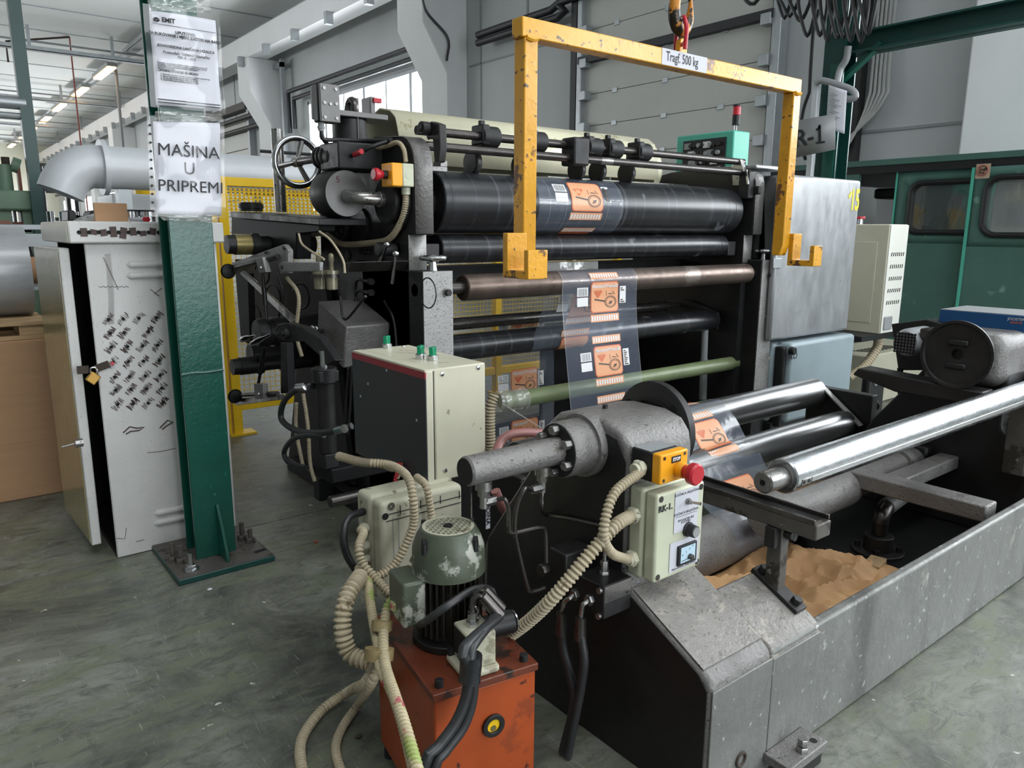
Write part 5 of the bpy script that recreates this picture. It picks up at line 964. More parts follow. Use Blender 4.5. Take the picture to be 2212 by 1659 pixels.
MB().box((1.03, 1.57, 0), (1.10, 1.64, zb0)).build('post_tube', M['dark'], po, .003); MB().box((.98, 1.52, 0), (1.15, 1.7, .01)).build('post_foot', M['dark'], po)
p = at(1054, 1105, Y=1.569); MB().box((p.x-.007, 1.5685, p.z-.05), (p.x+.007, 1.57, p.z+.05)).build('label_strip', M['paper'], po); text('strip_lettering', 'BODINA', .02, M['ink'], po, (p.x, 1.568, p.z), rot=-math.pi/2, ext=.0002, bold=.0004)
# junction box
jb = thing('junction_box', (.88, 1.5, .22), 'soiled cream plastic junction box with moulded outlines below the control box', 'junction box')
yj = 1.45; j0, j1 = at(822, 1088, Y=yj), at(1000, 1042, Y=yj); zj1 = j0.z; zj0 = at(848, 1300, Y=yj).z
jf = MB().box((j0.x, yj, zj0), (j1.x, yj+.045, zj1)).build('box_lid', M['cream2'], jb, .012, seg=3); MB().box((j0.x-.004, yj+.045, zj0-.004), (j1.x+.004, yj+.115, zj1+.004)).build('box_base', M['cream2'], jb, .012, seg=3); MB().box((1.0, yj+.115, zj0+.08), (1.035, 1.575, zj1-.04)).build('mount_bracket', M['dark'], jb)
a, b = V((j0.x+.012, yj-.001, zj1-.03)), V((j1.x-.005, yj-.001, zj1-.03))
for dz in (0, .016): MB().bar(a-V((0,0,dz)), b-V((0,0,dz)), .001, .0016).build('moulded_line', M['ink'], jb)
for dx in (.03, .045): MB().bar(V((j0.x+dx, yj-.001, zj1-.04)), V((j0.x+dx, yj-.001, zj0+.01)), .001, .0014, (1,0,0)).build('moulded_line', M['grey'], jb)
for px, py in ((845, 1094), (893, 1208)): p = at(px, py, Y=yj-.0005); MB().torus(p, (0,-1,0), .008, .0012, 20, 6).torus(p, (0,-1,0), .004, .0014, 16, 6).build('screw_boss', M['rod'], jb)
for k in range(4): p = V((j0.x+.05+.055*k, yj-.0008, zj1-.036)); MB().bar(p, p+V((0,0,.02)), .001, .002, (1,0,0)).build('moulded_tick', M['ink'], jb)
p = at(833, 1116, Y=yj-.0005); MB().cyl(p, p+V((0,.002,0)), .008, n=16).build('open_hole', M['void'], jb)
GL = []
for py in (1148, 1185, 1212, 1238, 1290):
    p = at(805, py, X=j0.x-.004); p.y = yj+.06; GL.append(p); g_ = MB().cyl(p, p+V((-.02,0,0)), .012, n=16).hexn(p+V((-.004,0,0)), (-1,0,0), .015, .012).build('cable_gland', M['cream2'], jb, .001)
# ================================================================ RK-1 brake station and e-stop on the unwinding stand
rk1 = thing('brake_station', (1.13, .93, .40), 'cream RK-1 brake control box with toggle, knob and dial on the unwinding stand', 'control box')
yk = .905; k0, k1 = at(1412, 1253, Y=yk), at(1523, 1040, Y=yk); kz0, kz1 = at(1465, 1240, Y=yk).z, at(1465, 1056, Y=yk).z
MB().box((k0.x, yk, kz0), (k1.x, yk+.03, kz1)).build('lid', M['box'], rk1, .006, seg=3); MB().box((k0.x-.003, yk+.032, kz0-.002), (k1.x+.003, .9755, kz1+.004)).build('base', M['box'], rk1, .008, seg=3)
for u in (.08, .92):
    for v in (.06, .94): p = V((k0.x+(k1.x-k0.x)*u, yk, kz0+(kz1-kz0)*v)); MB().cyl(p, p+V((0,-.0006,0)), .0065, n=16).build('screw_recess', M['rod'], rk1)
def K(u, v, d=0): return V((k0.x+(k1.x-k0.x)*u, yk-.0008-d, kz0+(kz1-kz0)*v))
for (u0, u1, v0, v1) in ((.36, .86, .5, .97), (.3, .92, .06, .4)): MB().box(K(u0, v0), K(u1, v1, .0006)).build('label_sheet', M['paper'], rk1)
for s_, u, v, sz in (('KOČNICA UKLJUČENA', .61, .93, .0072), ('KOČNICA ISKLJUČENA', .61, .71, .0072), ('REGULACIJA SILE', .61, .63, .0066), ('KOČENJA', .61, .60, .0066), ('Napon kočnice - struja kočnice', .61, .085, .0058)): text('label_lettering', s_, sz, M['ink'], rk1, K(u, v, .001), ext=.0001)
text('pen_lettering', 'RK-1.', .018, M['ink'], rk1, K(.17, .83, .0004), ext=.0002, bold=.0005)
MB().bar(K(.38, .68, .001), K(.84, .68, .001), .0004, .0006).build('printed_rule', M['ink'], rk1)
p = K(.62, .83, .001); tg = MB().hexn(p, (0,-1,0), .007, .005).cyl(p, p+V((0,-.01,0)), .0045, n=12).build('toggle_nut', M['steel'], rk1); MB().cyl(p+V((0,-.009,0)), p+V((.006,-.028,.001)), .0025, .0035, n=10).build('toggle_lever', M['bright'], tg)
p = K(.66, .5, .001); kn_ = MB().lathe(p, (0,-1,0), [(0, .0155), (.003, .0155), (.004, .0135), (.02, .0125), (.021, .011)], 28).build('dial_knob', M['gasket'], rk1); MB().cyl(p+V((0,-.021,0)), p+V((0,-.0222,0)), .0105, n=24).build('knob_cap', M['bright'], kn_)
MB().box(K(.45, .11), K(.84, .34, .006)).build('meter_bezel', M['gasket'], rk1, .001); MB().box(K(.49, .14, .006), K(.80, .32, .0068)).build('meter_face', M['meter'], rk1); p = K(.68, .19, .007); MB().cyl(p, p+V((0,-.008,0)), .006, n=16).build('meter_screw', M['rod'], rk1, .001); MB().bar(K(.5, .165, .0075), K(.68, .175, .0075), .0004, .0008).build('meter_needle', M['ink'], rk1)
for i in range(4): text('meter_digit', str(i*2), .006, M['ink'], rk1, K(.53+.07*i, .23+.025*i, .007), ext=.0001)
GK = []
for py in (1108, 1203):
    p = at(1368, py, X=k0.x-.003); p.y = yk+.05; GK.append(p); MB().cyl(p, p+V((-.02,0,0)), .013, n=18).hexn(p+V((-.003,0,0)), (-1,0,0), .017, .012).build('cable_gland', M['cream'], rk1, .001)
text('gland_mark', 'RK-1', .011, M['ink'], rk1, GK[0]+V((-.012,-.0138,0)), rot=1.2, ext=.0002)
st = thing('stop_station', (1.12, .93, .6), 'yellow STOP box with red mushroom button above the brake control box', 'emergency stop')
ysx = .90; s0, s1 = at(1425, 1049, Y=ysx), at(1487, 968, Y=ysx); sz0, sz1 = at(1456, 1040, Y=ysx).z, at(1456, 977, Y=ysx).z
MB().box((s0.x, ysx, sz0), (s1.x, ysx+.022, sz1)).build('cover', M['stop'], st, .003); MB().box((s0.x, ysx+.022, sz0), (s1.x, .9755, sz1)).build('base', M['gasket'], st, .003)
MB().box((s0.x+.003, ysx+.03, sz1-.0005), (s1.x-.003, .972, sz1+.001)).build('base_top', M['grey'], st)
for u in (.13, .87):
    for v in (.13, .87): p = V((s0.x+(s1.x-s0.x)*u, ysx, sz0+(sz1-sz0)*v)); MB().cyl(p, p+V((0,-.001,0)), .0035, n=12).build('screw', M['rod'], st)
p = V(((s0.x+s1.x)/2+.004, ysx-.0006, sz0+(sz1-sz0)*.76)); MB().box(p+V((-.013,0,-.0065)), p+V((.013,-.001,.0065))).build('stop_label', M['gasket'], st); text('label_lettering', 'STOP', .009, M['printwhite'], st, p+V((0,-.0013,0)), ext=.0002, bold=.0004)
p = V((s0.x+(s1.x-s0.x)*.66, ysx, sz0+(sz1-sz0)*.38)); MB().cyl(p, p+V((0,-.016,0)), .015, n=24).build('collar', M['stop'], st, .001); MB().lathe(p+V((0,-.016,0)), (0,-1,0), [(0, .012), (.008, .014), (.016, .021), (.028, .0215), (.032, .018)], 32).build('mushroom_button', M['red'], st)
p = V((s0.x, ysx+.045, sz0+(sz1-sz0)*.45)); GS = p; MB().cyl(p, p+V((-.024,0,-.003)), .0125, n=18).hexn(p+V((-.006,0,0)), (-1,0,0), .016, .012).build('cable_gland', M['cream'], st, .001)
# ================================================================ hydraulic power pack
hp_ = thing('power_pack', (.74, 1.1, 0), 'orange hydraulic power pack with green finned motor on its greasy lid', 'hydraulic unit')
A, ang = V((.609, .987, 0)), math.radians(-9.3); ux, uy = V((math.cos(ang), math.sin(ang), 0)), V((-math.sin(ang), math.cos(ang), 0)); W_, D_ = .21, .31
def T(u, v, z): return A+ux*u+uy*v+V((0,0,z))
def rbox(u0, u1, v0, v1, z0, z1):
    m_ = MB(); m_.add([T(u0,v0,z0), T(u1,v0,z0), T(u1,v1,z0), T(u0,v1,z0), T(u0,v0,z1), T(u1,v0,z1), T(u1,v1,z1), T(u0,v1,z1)], [(0,3,2,1),(4,5,6,7),(0,1,5,4),(1,2,6,5),(2,3,7,6),(3,0,4,7)]); return m_
def hb_(mb, name, m_, bevel=0, parent=None, **k): return mb.build(name, M[m_], parent or hp_, bevel, **k)
hb_(rbox(.004, W_-.004, .004, D_-.004, .03, .305), 'tank', 'orange', .003); hb_(rbox(0, W_, 0, D_, .305, .32), 'tank_lid', 'lid', .002)
for u in (.02, W_-.02):
    for v in (.02, D_-.02): hb_(MB().cyl(T(u, v, 0), T(u, v, .03), .014, n=12), 'foot', 'black'); hb_(MB().cyl(T(u, v, .32), T(u, v, .333), .008, n=14).cyl(T(u, v, .333), T(u, v, .3335), .004, n=6), 'lid_screw', 'black', .001)
p = T(.117, .0035, .222); sg = hb_(MB().ring(p, -uy, .013, .022, .006, 32), 'sight_glass_ring', 'gasket', .001); hb_(MB().cyl(p, p-uy*.002, .0132, n=24), 'sight_glass', 'fence', 0, sg); hb_(MB().cyl(p-uy*.002-V((0,0,.006)), p-uy*.0028-V((0,0,.006)), .006, n=20), 'oil_level', 'brass', 0, sg)
mcx = T(.105, .165, 0); mx, my = mcx.x, mcx.y
mo_ = at(988, 1167, Y=my); 
hb_(MB().cyl((mx, my, .32), (mx, my, .335), .072, n=36), 'motor_flange', 'black', .002); bd = hb_(MB().cyl((mx, my, .335), (mx, my, .475), .05, n=40), 'motor_body', 'fin')
fin = None
for k in range(30):
    a = 2*math.pi*k/30; d = V((math.cos(a), math.sin(a), 0)); c = V((mx, my, .41))+d*.056
    if fin is None: fin = hb_(MB().box((-.0085, -.0014, -.065), (.0085, .0014, .065)), 'cooling_fin', 'fin'); fin.parent = bd
    f_ = fin if k == 0 else fin.copy()
    if k: COL.objects.link(f_); f_.parent = bd
    f_.location = c-wloc(bd); f_.rotation_euler = (0, 0, a)
cw = hb_(MB().lathe((mx, my, .462), (0,0,1), [(0, .069), (.0, .071), (.05, .069), (.07, .062), (.086, .053), (.088, .048), (.084, .046)], 48, False), 'fan_cowl', 'motor')
gr = MB().ring((mx, my, .546), (0,0,1), .044, .0495, .004, 40)
for k in range(-4, 5):
    t_ = k*.0102; L_ = math.sqrt(max(0, .046**2-t_*t_))
    for rr in (.6, .6+math.pi/2): e, f_ = V((math.cos(rr), math.sin(rr), 0)), V((-math.sin(rr), math.cos(rr), 0)); gr.bar(V((mx, my, .547))+f_*t_-e*L_, V((mx, my, .547))+f_*t_+e*L_, .0022, .004)
tag(hb_(gr, 'fan_grille', 'cream2', 0, cw), kind='stuff'); hb_(MB().cyl((mx, my, .548), (mx, my, .551), .009, n=20), 'grille_hub', 'void', 0, cw); hb_(MB().cyl((mx, my, .51), (mx, my, .52), .044, n=28), 'fan_disc', 'void', 0, cw)
for a in (3.4, 5.0, .2, 1.8): q = V((mx+.066*math.cos(a), my+.066*math.sin(a), .535)); hb_(MB().hexn(q, (0,0,1), .005, .009).cyl(q-V((0,0,.02)), q, .006, n=10), 'cowl_screw', 'gasket', 0, cw)
tb = T(-.0, .19, 0); hb_(rbox(.0, .046, .135, .215, .375, .465), 'terminal_box', 'motor', .006); TBP = T(0, .175, .40)
q = T(.112, .045, .32); vb = hb_(rbox(.075, .13, .015, .08, .335, .40), 'valve_body', 'cream2', .004); hb_(rbox(.062, .135, .008, .088, .32, .336), 'valve_plate', 'cream2', .006, vb); hb_(rbox(.0735, .075, .02, .075, .345, .395), 'valve_label', 'gasket', 0, vb)
for u, v in ((.068, .02), (.07, .08)): hb_(MB().cyl(T(u, v, .336), T(u, v, .348), .007, n=12), 'socket_bolt', 'black', 0, vb)
ac = hb_(MB().cyl(T(.10, .095, .362), T(.205, .09, .362), .022, n=28), 'solenoid', 'gasket', .003); hb_(MB().cyl(T(.165, .09, .38), T(.165, .09, .41), .012, n=16), 'solenoid_socket', 'gasket', .002, ac); hb_(MB().cyl(T(.205, .09, .362), T(.2075, .09, .362), .021, n=28), 'solenoid_cap', 'bright', 0, ac)
hb_(MB().tube([T(.165, .09, .405), T(.16, .092, .435), T(.12, .085, .45), T(.06, .07, .44), T(.03, .09, .41), T(.03, .13, .38)], .0075, 10), 'pump_cable', 'bhose')
for k, (u, v) in enumerate(((.10, .05), (.112, .068))):
    b0 = T(u, v, .40); hb_(MB().hexn(b0, (0,0,1), .012, .012).hexn(b0+V((0,0,.012)), (0,0,1), .009, .018), 'hose_nut', 'bright')
    e = b0+V((0,0,.03)); hb_(MB().tube([e, e+V((0,0,.018)), e+ux*.01+V((0,0,.028))-uy*.005, e+ux*.022+V((0,0,.02))-uy*.01], .005, 10, .004), 'hose_elbow', 'rod')
    g0, g1 = e+ux*.016+V((0,0,.028))-uy*.006, e+ux*.045-uy*.02-V((0,0,.012)); hb_(MB().cyl(g0, g1, .0115, .0125, n=14), 'hose_ferrule', 'rod')
    x_ = [(1003, 1400), (1018, 1400)][k]; pp_ = [g1]+[at(x, y, Y=.93) for x, y in ([x_, (1012, 1440), (1008, 1500), (985, 1560), (945, 1615), (915, 1659)] if k == 0 else [x_, (1022, 1440), (1020, 1510), (1000, 1570), (960, 1625), (935, 1670)])]
    pp_.append(V((pp_[-1].x-.05, .95, .012))); hb_(MB().tube(pp_, .0095, 12), 'hydraulic_hose', 'bhose')
hb_(MB().tube([at(1018, 1415, Y=.93), at(1017, 1440, Y=.93), at(1014, 1470, Y=.93)], .0185, 14, rf=lambda L: .0185+.001*math.sin(L*300)), 'hose_tape', 'tape')
hb_(MB().tube([T(.03, .3, .333), T(.04, .29, .34), T(.06, .28, .335)], .006, 8), 'lid_bolt', 'black')
# ================================================================ flexible conduits and hoses
def conduit(pts, r, label, m_='hose', pitch=.0085):
    o = MB().hose(pts, r, pitch, .34).build('flexible_conduit', M[m_]); return tag(o, label, 'conduit', 'beige corrugated conduits')
conduit([GS+V((-.02,0,-.003)), at(1385, 1018, Y=.94), at(1330, 1062, Y=.92), at(1308, 1120, Y=.91), at(1305, 1165, Y=.91), at(1322, 1195, Y=.92), at(1345, 1205, Y=.94), GK[1]+V((-.015,0,0))], .0102, 'beige conduit looping from the STOP box into the lower gland of the brake box')
conduit([GK[0]+V((-.015,0,0)), at(1330, 1135, Y=.92), at(1280, 1190, Y=.92), at(1200, 1285, Y=.95), at(1150, 1335, Y=1.0), at(1105, 1370, Y=1.06), at(1060, 1400, Y=1.15)], .0135, 'thick beige conduit crossing the dark leg down from the brake box', pitch=.0095)
Yh = 1.4
conduit([at(800, 1000, Y=1.6), at(845, 1005, Y=1.55), at(880, 1030, Y=1.44), at(892, 1075, Y=Yh), at(893, 1130, Y=Yh), at(875, 1180, Y=Yh), at(850, 1222, Y=Yh), at(815, 1245, Y=Yh), at(785, 1245, Y=Yh), at(775, 1230, Y=Yh), at(788, 1228, Y=Yh+.05)], .0105, 'beige conduit hanging over the junction box in a wide loop')
conduit([at(900, 1030, Y=1.5), at(920, 1050, Y=1.43), at(930, 1100, Y=Yh+.02), at(935, 1160, Y=Yh+.02), at(940, 1230, Y=Yh+.02)], .0095, 'beige conduit falling straight in front of the junction box')
conduit([GL[0]+V((-.018,0,0)), at(785, 1152, Y=Yh+.05), at(776, 1180, Y=Yh), at(782, 1215, Y=Yh-.02), at(810, 1248, Y=Yh-.05), at(845, 1285, Y=Yh-.1)], .0102, 'beige conduit from the top gland of the junction box towards the motor')
conduit([GL[3]+V((-.018,0,0)), at(775, 1250, Y=1.35), at(750, 1290, Y=1.3), at(740, 1350, Y=1.28), at(755, 1410, Y=1.26), at(800, 1430, Y=1.22)], .0185, 'thickest beige conduit bulging left beside the orange tank', pitch=.0115)
conduit([at(795, 1250, Y=1.36), at(798, 1290, Y=1.3), at(808, 1350, Y=1.22), at(818, 1400, Y=1.15), at(822, 1440, Y=1.1), at(850, 1500, Y=1.0), at(870, 1560, Y=.93), at(890, 1640, Y=.86), at(900, 1690, Y=.82)], .0102, 'green-spattered conduit running down the left edge of the orange tank', 'hosepaint')
conduit([TBP+V((-.0,0,0)), at(850, 1295, Y=1.2), at(835, 1320, Y=1.2), at(828, 1380, Y=1.15), at(833, 1440, Y=1.08), at(852, 1500, Y=.99), at(872, 1560, Y=.92), at(895, 1640, Y=.85), at(908, 1690, Y=.81)], .0102, 'red-spattered conduit from the motor terminal box down the orange tank', 'hosepaint')
conduit([at(815, 1430, Y=1.17), at(790, 1475, Y=1.17), at(760, 1490, Z=.05), at(700, 1530, Z=.02), at(660, 1580, Z=.014), at(648, 1620, Z=.014), at(655, 1680, Z=.014)], .012, 'beige conduit curving widest left across the floor')
conduit([at(822, 1432, Y=1.14), at(800, 1480, Y=1.15), at(775, 1520, Z=.03), at(740, 1570, Z=.014), at(725, 1620, Z=.014), at(745, 1690, Z=.014)], .0102, 'beige conduit curving across the floor nearest the orange tank')
conduit([at(730, 985, Y=1.95), at(780, 998, Y=1.85), at(820, 1000, Y=1.75), at(850, 1010, Y=1.65)], .0135, 'beige conduit leading from under the machine to the control box')
tb_ = thing('cable_tie_wrap', at(818, 1415, Y=1.13), 'brown tape wrap bundling the conduits beside the orange tank', 'tape'); MB().tube([at(820, 1400, Y=1.135), at(818, 1425, Y=1.13)], .027, 16, rf=lambda L: .027).build('wrap', mat('brown_tape', '8a7a55', .5, 0, .2, 20), tb_)
t2 = thing('cable_tie_wrap', at(828, 1360, Y=1.18), 'brown tape wrap holding the two spattered conduits near the motor', 'tape'); MB().tube([at(826, 1340, Y=1.185), at(824, 1362, Y=1.18)], .02, 16).build('wrap', bpy.data.materials['brown_tape'], t2)
tag(MB().tube([at(785, 1105, Y=1.52), at(752, 1120, Y=1.5), at(742, 1160, Y=1.48), at(750, 1200, Y=1.47), at(775, 1240, Y=1.46)], .009, 12).build('power_cable', M['cable']), 'black cable bowed out left of the junction box', 'cable')
tag(MB().tube([at(1068, 1010, Y=1.45), at(1078, 960, Y=1.5), at(1105, 938, Y=1.5), at(1155, 935, Y=1.5), at(1185, 945, Y=1.5), at(1190, 1000, Y=1.48)], .012, 12).build('rubber_hose', M['pink']), 'dull pink rubber hose arching behind the quill shaft', 'hose')
tag(MB().tube([at(1070, 1060, Y=1.42), at(1085, 1095, Y=1.42), at(1110, 1130, Y=1.44), at(1120, 1170, Y=1.46)], .012, 12).build('rubber_hose', M['pink']), 'dull pink rubber hose end beside the BODINA post', 'hose')
rw = thing('loose_wires', at(860, 1022, Y=1.62), 'short red sleeved wire bundle hanging under the control box', 'wires'); MB().hose([at(862, 1000, Y=1.62), at(860, 1020, Y=1.62), at(855, 1042, Y=1.62)], .008, .006).build('red_sleeve', M['red'], rw); MB().tube([at(870, 1000, Y=1.62), at(868, 1015, Y=1.62), at(860, 1035, Y=1.61)], .003, 8).build('wire', M['hose'], rw)
# ================================================================ printed film web
fm = thing('printed_film', (2.18, 2.0, .3), 'clear printed plastic film with orange flour labels threaded over the rollers', 'film')
FX0, FX1 = 1.97, 2.39
class Web:
    def __init__(s, pts, x0=FX0, x1=FX1, wob=.002):
        s.p = catmull([V((0, a, b)) for a, b in pts], .01); s.L = [0]; s.x0, s.x1, s.w = x0, x1, wob
        for a, b in zip(s.p, s.p[1:]): s.L.append(s.L[-1]+(b-a).length)
    def ev(s, t, u, off=0):
        t = min(max(t, 0), s.L[-1]-1e-6); i = max(k for k in range(len(s.L)) if s.L[k] <= t); i = min(i, len(s.p)-2)
        a, b = s.p[i], s.p[i+1]; q = a.lerp(b, (t-s.L[i])/max(1e-9, s.L[i+1]-s.L[i])); d = (b-a).normalized(); n = V((0, -d.z, d.y))
        return V((s.x0+(s.x1-s.x0)*u, q.y, q.z))+n*(off+s.w*math.sin(u*9+t*7)*math.sin(t*11))
    def sheet(s, m_='film', nu=16): n = max(4, int(s.L[-1]/.012)); return MB().grid(nu, n, lambda u, v: s.ev(v*s.L[-1], u)).build('film_web', M[m_], fm)
    def patch(s, t0, t1, u0, u1, m_, name, off=.0012, nu=6):
        n = max(2, int(abs(t1-t0)/.012)); return MB().grid(nu, n, lambda u, v: s.ev(t0+(t1-t0)*v, u0+(u1-u0)*u, off)).build(name, M[m_], fm)
    def quads(s, rects, m_, name, off):
        b = MB()
        for t0, t1, u0, u1 in rects: b.add([s.ev(t0, u0, off), s.ev(t0, u1, off), s.ev(t1, u1, off), s.ev(t1, u0, off)], [(0,1,2,3)])
        return b.build(name, M[m_], fm)
    def poly(s, pts, m_, name, off): b = MB(); b.add([s.ev(t, u, off) for t, u in pts], [tuple(range(len(pts)))]); return b.build(name, M[m_], fm)
    def strip(s, t, k=1):
        s.patch(t, t+.03*k, .355, .74, 'print', 'print_band', k*.0012); s.quads([(t+.006*k, t+.025*k, .365+.0335*i, .365+.0335*i+.021) for i in range(11)], 'printwhite', 'print_slots', k*.0018)
    def label(s, t, k=1, full=True):
        o = .0012*k; c, d = .009*k, .022; h = .125*k; u0, u1 = .36, .74
        def blk(t0, t1, a0, a1, m_, nm, of):
            n = 12
            def fn(u, v):
                tt = t0+(t1-t0)*v; e = min(abs(tt-t0), abs(t1-tt)); ins = d*max(0, 1-e/abs(c)); return s.ev(tt, a0+ins+(a1-a0-2*ins)*u, of)
            return MB().grid(4, n, fn).build(nm, M[m_], fm)
        blk(t, t+h, u0, u1, 'printred', 'label_border', o); blk(t+.004*k, t+h-.004*k, u0+.009, u1-.009, 'print', 'label_field', o*1.6)
        cx, ct = .63, t+.083*k
        ring = []
        for r0, r1, sx in ((.03, .034, 1), (.024, .026, 1)):
            for i in range(24):
                a, b = 2*math.pi*i/24, 2*math.pi*(i+1)/24; ring.append([(ct+k*r*math.sin(g)*.72, cx+r*math.cos(g)/.42) for r, g in ((r0, a), (r1, a), (r1, b), (r0, b))])
        m_ = MB()
        for q in ring: m_.add([s.ev(a, b, o*2.2) for a, b in q], [(0,1,2,3)])
        for q in ([(ct-.006*k, .555), (ct+.0, .555), (ct-.010*k, .41), (ct-.016*k, .41)], [(ct-.002*k, .61), (ct+.01*k, .64), (ct-.004*k, .66)], [(ct+.006*k, .6), (ct+.012*k, .62), (ct+.002*k, .63)], [(ct-.035*k, .6), (ct-.033*k, .66), (ct-.03*k, .66), (ct-.031*k, .6)], [(ct-.045*k, .57), (ct-.025*k, .575), (ct-.025*k, .57), (ct-.045*k, .565)], [(ct-.03*k, .69), (ct-.045*k, .66), (ct-.043*k, .655), (ct-.028*k, .685)]): m_.add([s.ev(a, b, o*2.2) for a, b in q], [tuple(range(len(q)))])
        m_.build('pan_drawing', M['printink'], fm)
        g = MB(); gt, gu = t+.058*k, .455
        for a in (-.9, -.5, 0, .5, .9): g.add([s.ev(gt+k*.006, gu-.006, o*2.2), s.ev(gt+k*.006, gu+.006, o*2.2), s.ev(gt-k*.024*math.cos(a*.6), gu+.065*math.sin(a)+.01, o*2.2), s.ev(gt-k*.026*math.cos(a*.6), gu+.065*math.sin(a)-.008, o*2.2)], [(0,1,2,3)])
        g.build('wheat_mark', M['printred'], fm)
        if full:
            a, b = s.ev(t+.018*k, .55, o*2.4), s.ev(t+.008*k, .55, o*2.4); yv = (b-a).normalized(); xv = V((1,0,0)); M3 = Matrix((xv, yv, xv.cross(yv))).transposed()
            text('print_lettering', 'BäckerWeckmehl', .0205, M['printwhite'], fm, a, mirror=True, ext=.0001, bold=.0004, M3=M3, sx=.98)
    def side(s, t, k=1):
        o = .0012*k
        s.quads([(t+.02*k, t+.055*k, .185, .325), (t+.06*k, t+.095*k, .185, .325)], 'printwhite', 'code_panel', o)
        s.quads([(t+.024*k, t+.052*k, .2+.0125*i, .2+.0125*i+(.007 if i % 3 else .004)) for i in range(9)], 'grey', 'bar_code', o*1.6)
        s.quads([(t+.022*k, t+.092*k, .76, .845)], 'printwhite', 'text_panel', o); s.quads([(t+(.028+.008*i)*k, t+(.033+.008*i)*k, .772, .80+.03*((i*37) % 10)/10) for i in range(8)], 'printink', 'text_bars', o*1.6)

RW = RWROLL+.0015
def arcp(cy, cz, r, a0, a1, n=10): return [(cy+r*math.cos(math.radians(a0+(a1-a0)*i/n)), cz+r*math.sin(math.radians(a0+(a1-a0)*i/n))) for i in range(n+1)]
# front web: over the guide roller and down to the floor guide (t grows downwards; k=-1 puts the print on the camera side)
wf = Web(arcp(Yw, zw, RW, 40, 172, 12)+[(2.185, .80), (2.165, .65), (2.14, .5), (2.115, .33), (2.09, .15)], wob=.0012); wf.sheet()
def t_of(w, z):
    best = min(range(len(w.p)), key=lambda i: abs(w.p[i].z-z)+(0 if w.p[i].y < Yw else 9)); return w.L[best]
tl1, tl2 = t_of(wf, at(1310, 609, Y=2.2).z), t_of(wf, at(1310, 746, Y=2.16).z)
class Flip(Web):
    pass
_ev = Web.ev
def ev2(s, t, u, off=0): return _ev(s, t, u, -off if getattr(s, 'flip', False) else off)
Web.ev = ev2
n_ = wf.ev(.3, .5, .01)-wf.ev(.3, .5, 0); wf.flip = n_.y > 0
for tt in (tl1, tl2): wf.label(tt); wf.side(tt); wf.strip(tt+.132)
wf.strip(tl1-.042); wf.strip(tl2-.042); wf.strip(tl2+.245-.042); wf.label(tl2+.245)
for u in (.0, 1.0): wf.patch(0, wf.L[-1], u-.006 if u else 0, u if u else .006, 'wrap', 'film_edge', .001, 2)
# middle web: from the back of the guide roller to the dancer roller
wm = Web(arcp(Yw, zw, RW, 60, -5, 5)+[(2.30, .80), (2.345, .70)]+arcp(Yl, zl, rl+.0015, 165, 300, 8), wob=.001); wm.sheet(); n_ = wm.ev(.15, .5, .01)-wm.ev(.15, .5, 0); wm.flip = n_.y > 0
wm.label(.085, full=False); wm.strip(.215); wm.strip(.275); wm.label(.31, full=False); wm.side(.085)
# back web hanging behind the rollers, print upside down
wk = Web([(2.7, .87), (2.705, .6), (2.7, .35), (2.69, .06)], wob=.004); wk.sheet(); n_ = wk.ev(.3, .5, .01)-wk.ev(.3, .5, 0); wk.flip = n_.y > 0
M['print_lit'] = M['print']
for tt in (.16, .405, .65): wk.label(tt); wk.strip(tt+.132) if tt < .6 else None; wk.side(tt)
# drum wrap with the same print, and the slack film under the nip
wd = Web(arcp(Yb, zb, rb+.0015, 110, 265, 20), 1.90, 2.36, wob=.0004); wd.sheet(); n_ = wd.ev(.1, .5, .01)-wd.ev(.1, .5, 0); wd.flip = n_.y > 0
wd.label(.035, full=False); wd.side(.03); wd.strip(.165); wd.strip(.235); wd.patch(.268, .285, .36, .72, 'printred', 'print_band')
for u in (.12, .3, .48, .62, .8, .97): wd.patch(.01, .25, u, u+.004, 'wrap', 'film_crease', .001, 2)
ws = Web([(2.33, .975), (2.325, .93), (2.33, .88)], 2.0, 2.3, wob=.012); ws.sheet('wrap')
# feed web: over the two feed rollers to the core roll
zA, zB = at(1640, 874, Y=1.75).z, at(1720, 945, Y=1.6).z
wa = Web([(2.09, .12), (1.98, .16), (1.86, .33)]+arcp(1.75, zA, .0635, 60, 110, 5)+[(1.655, (zA+zB)/2+.065)]+arcp(1.6, zB, .0615, 85, 130, 4)+[(1.5, .235)]+arcp(1.42, .095, .092, 80, 300, 12), wob=.003); wa.sheet(); n_ = wa.ev(.5, .5, .01)-wa.ev(.5, .5, 0); wa.flip = n_.z < 0
for tt in (.36, .61, .86): wa.label(tt, full=False); wa.strip(tt+.132); wa.side(tt) if tt < .5 else None
wa.strip(.32); wa.strip(.57)
co = thing('core_roll', (1.95, 1.42, 0), 'grey steel core with a little printed film wound on, lying in the trough', 'roll')
MB().lathe((1.5, 1.42, .093), (1,0,0), [(0, .05), (0, .09), (.95, .09), (.95, .05)], 44, True).build('core_tube', M['cast'], co)
MB().lathe((1.495, 1.42, .093), (1,0,0), [(0, .05), (0, .075), (.005, .075)], 36).build('core_end', M['dark'], co)
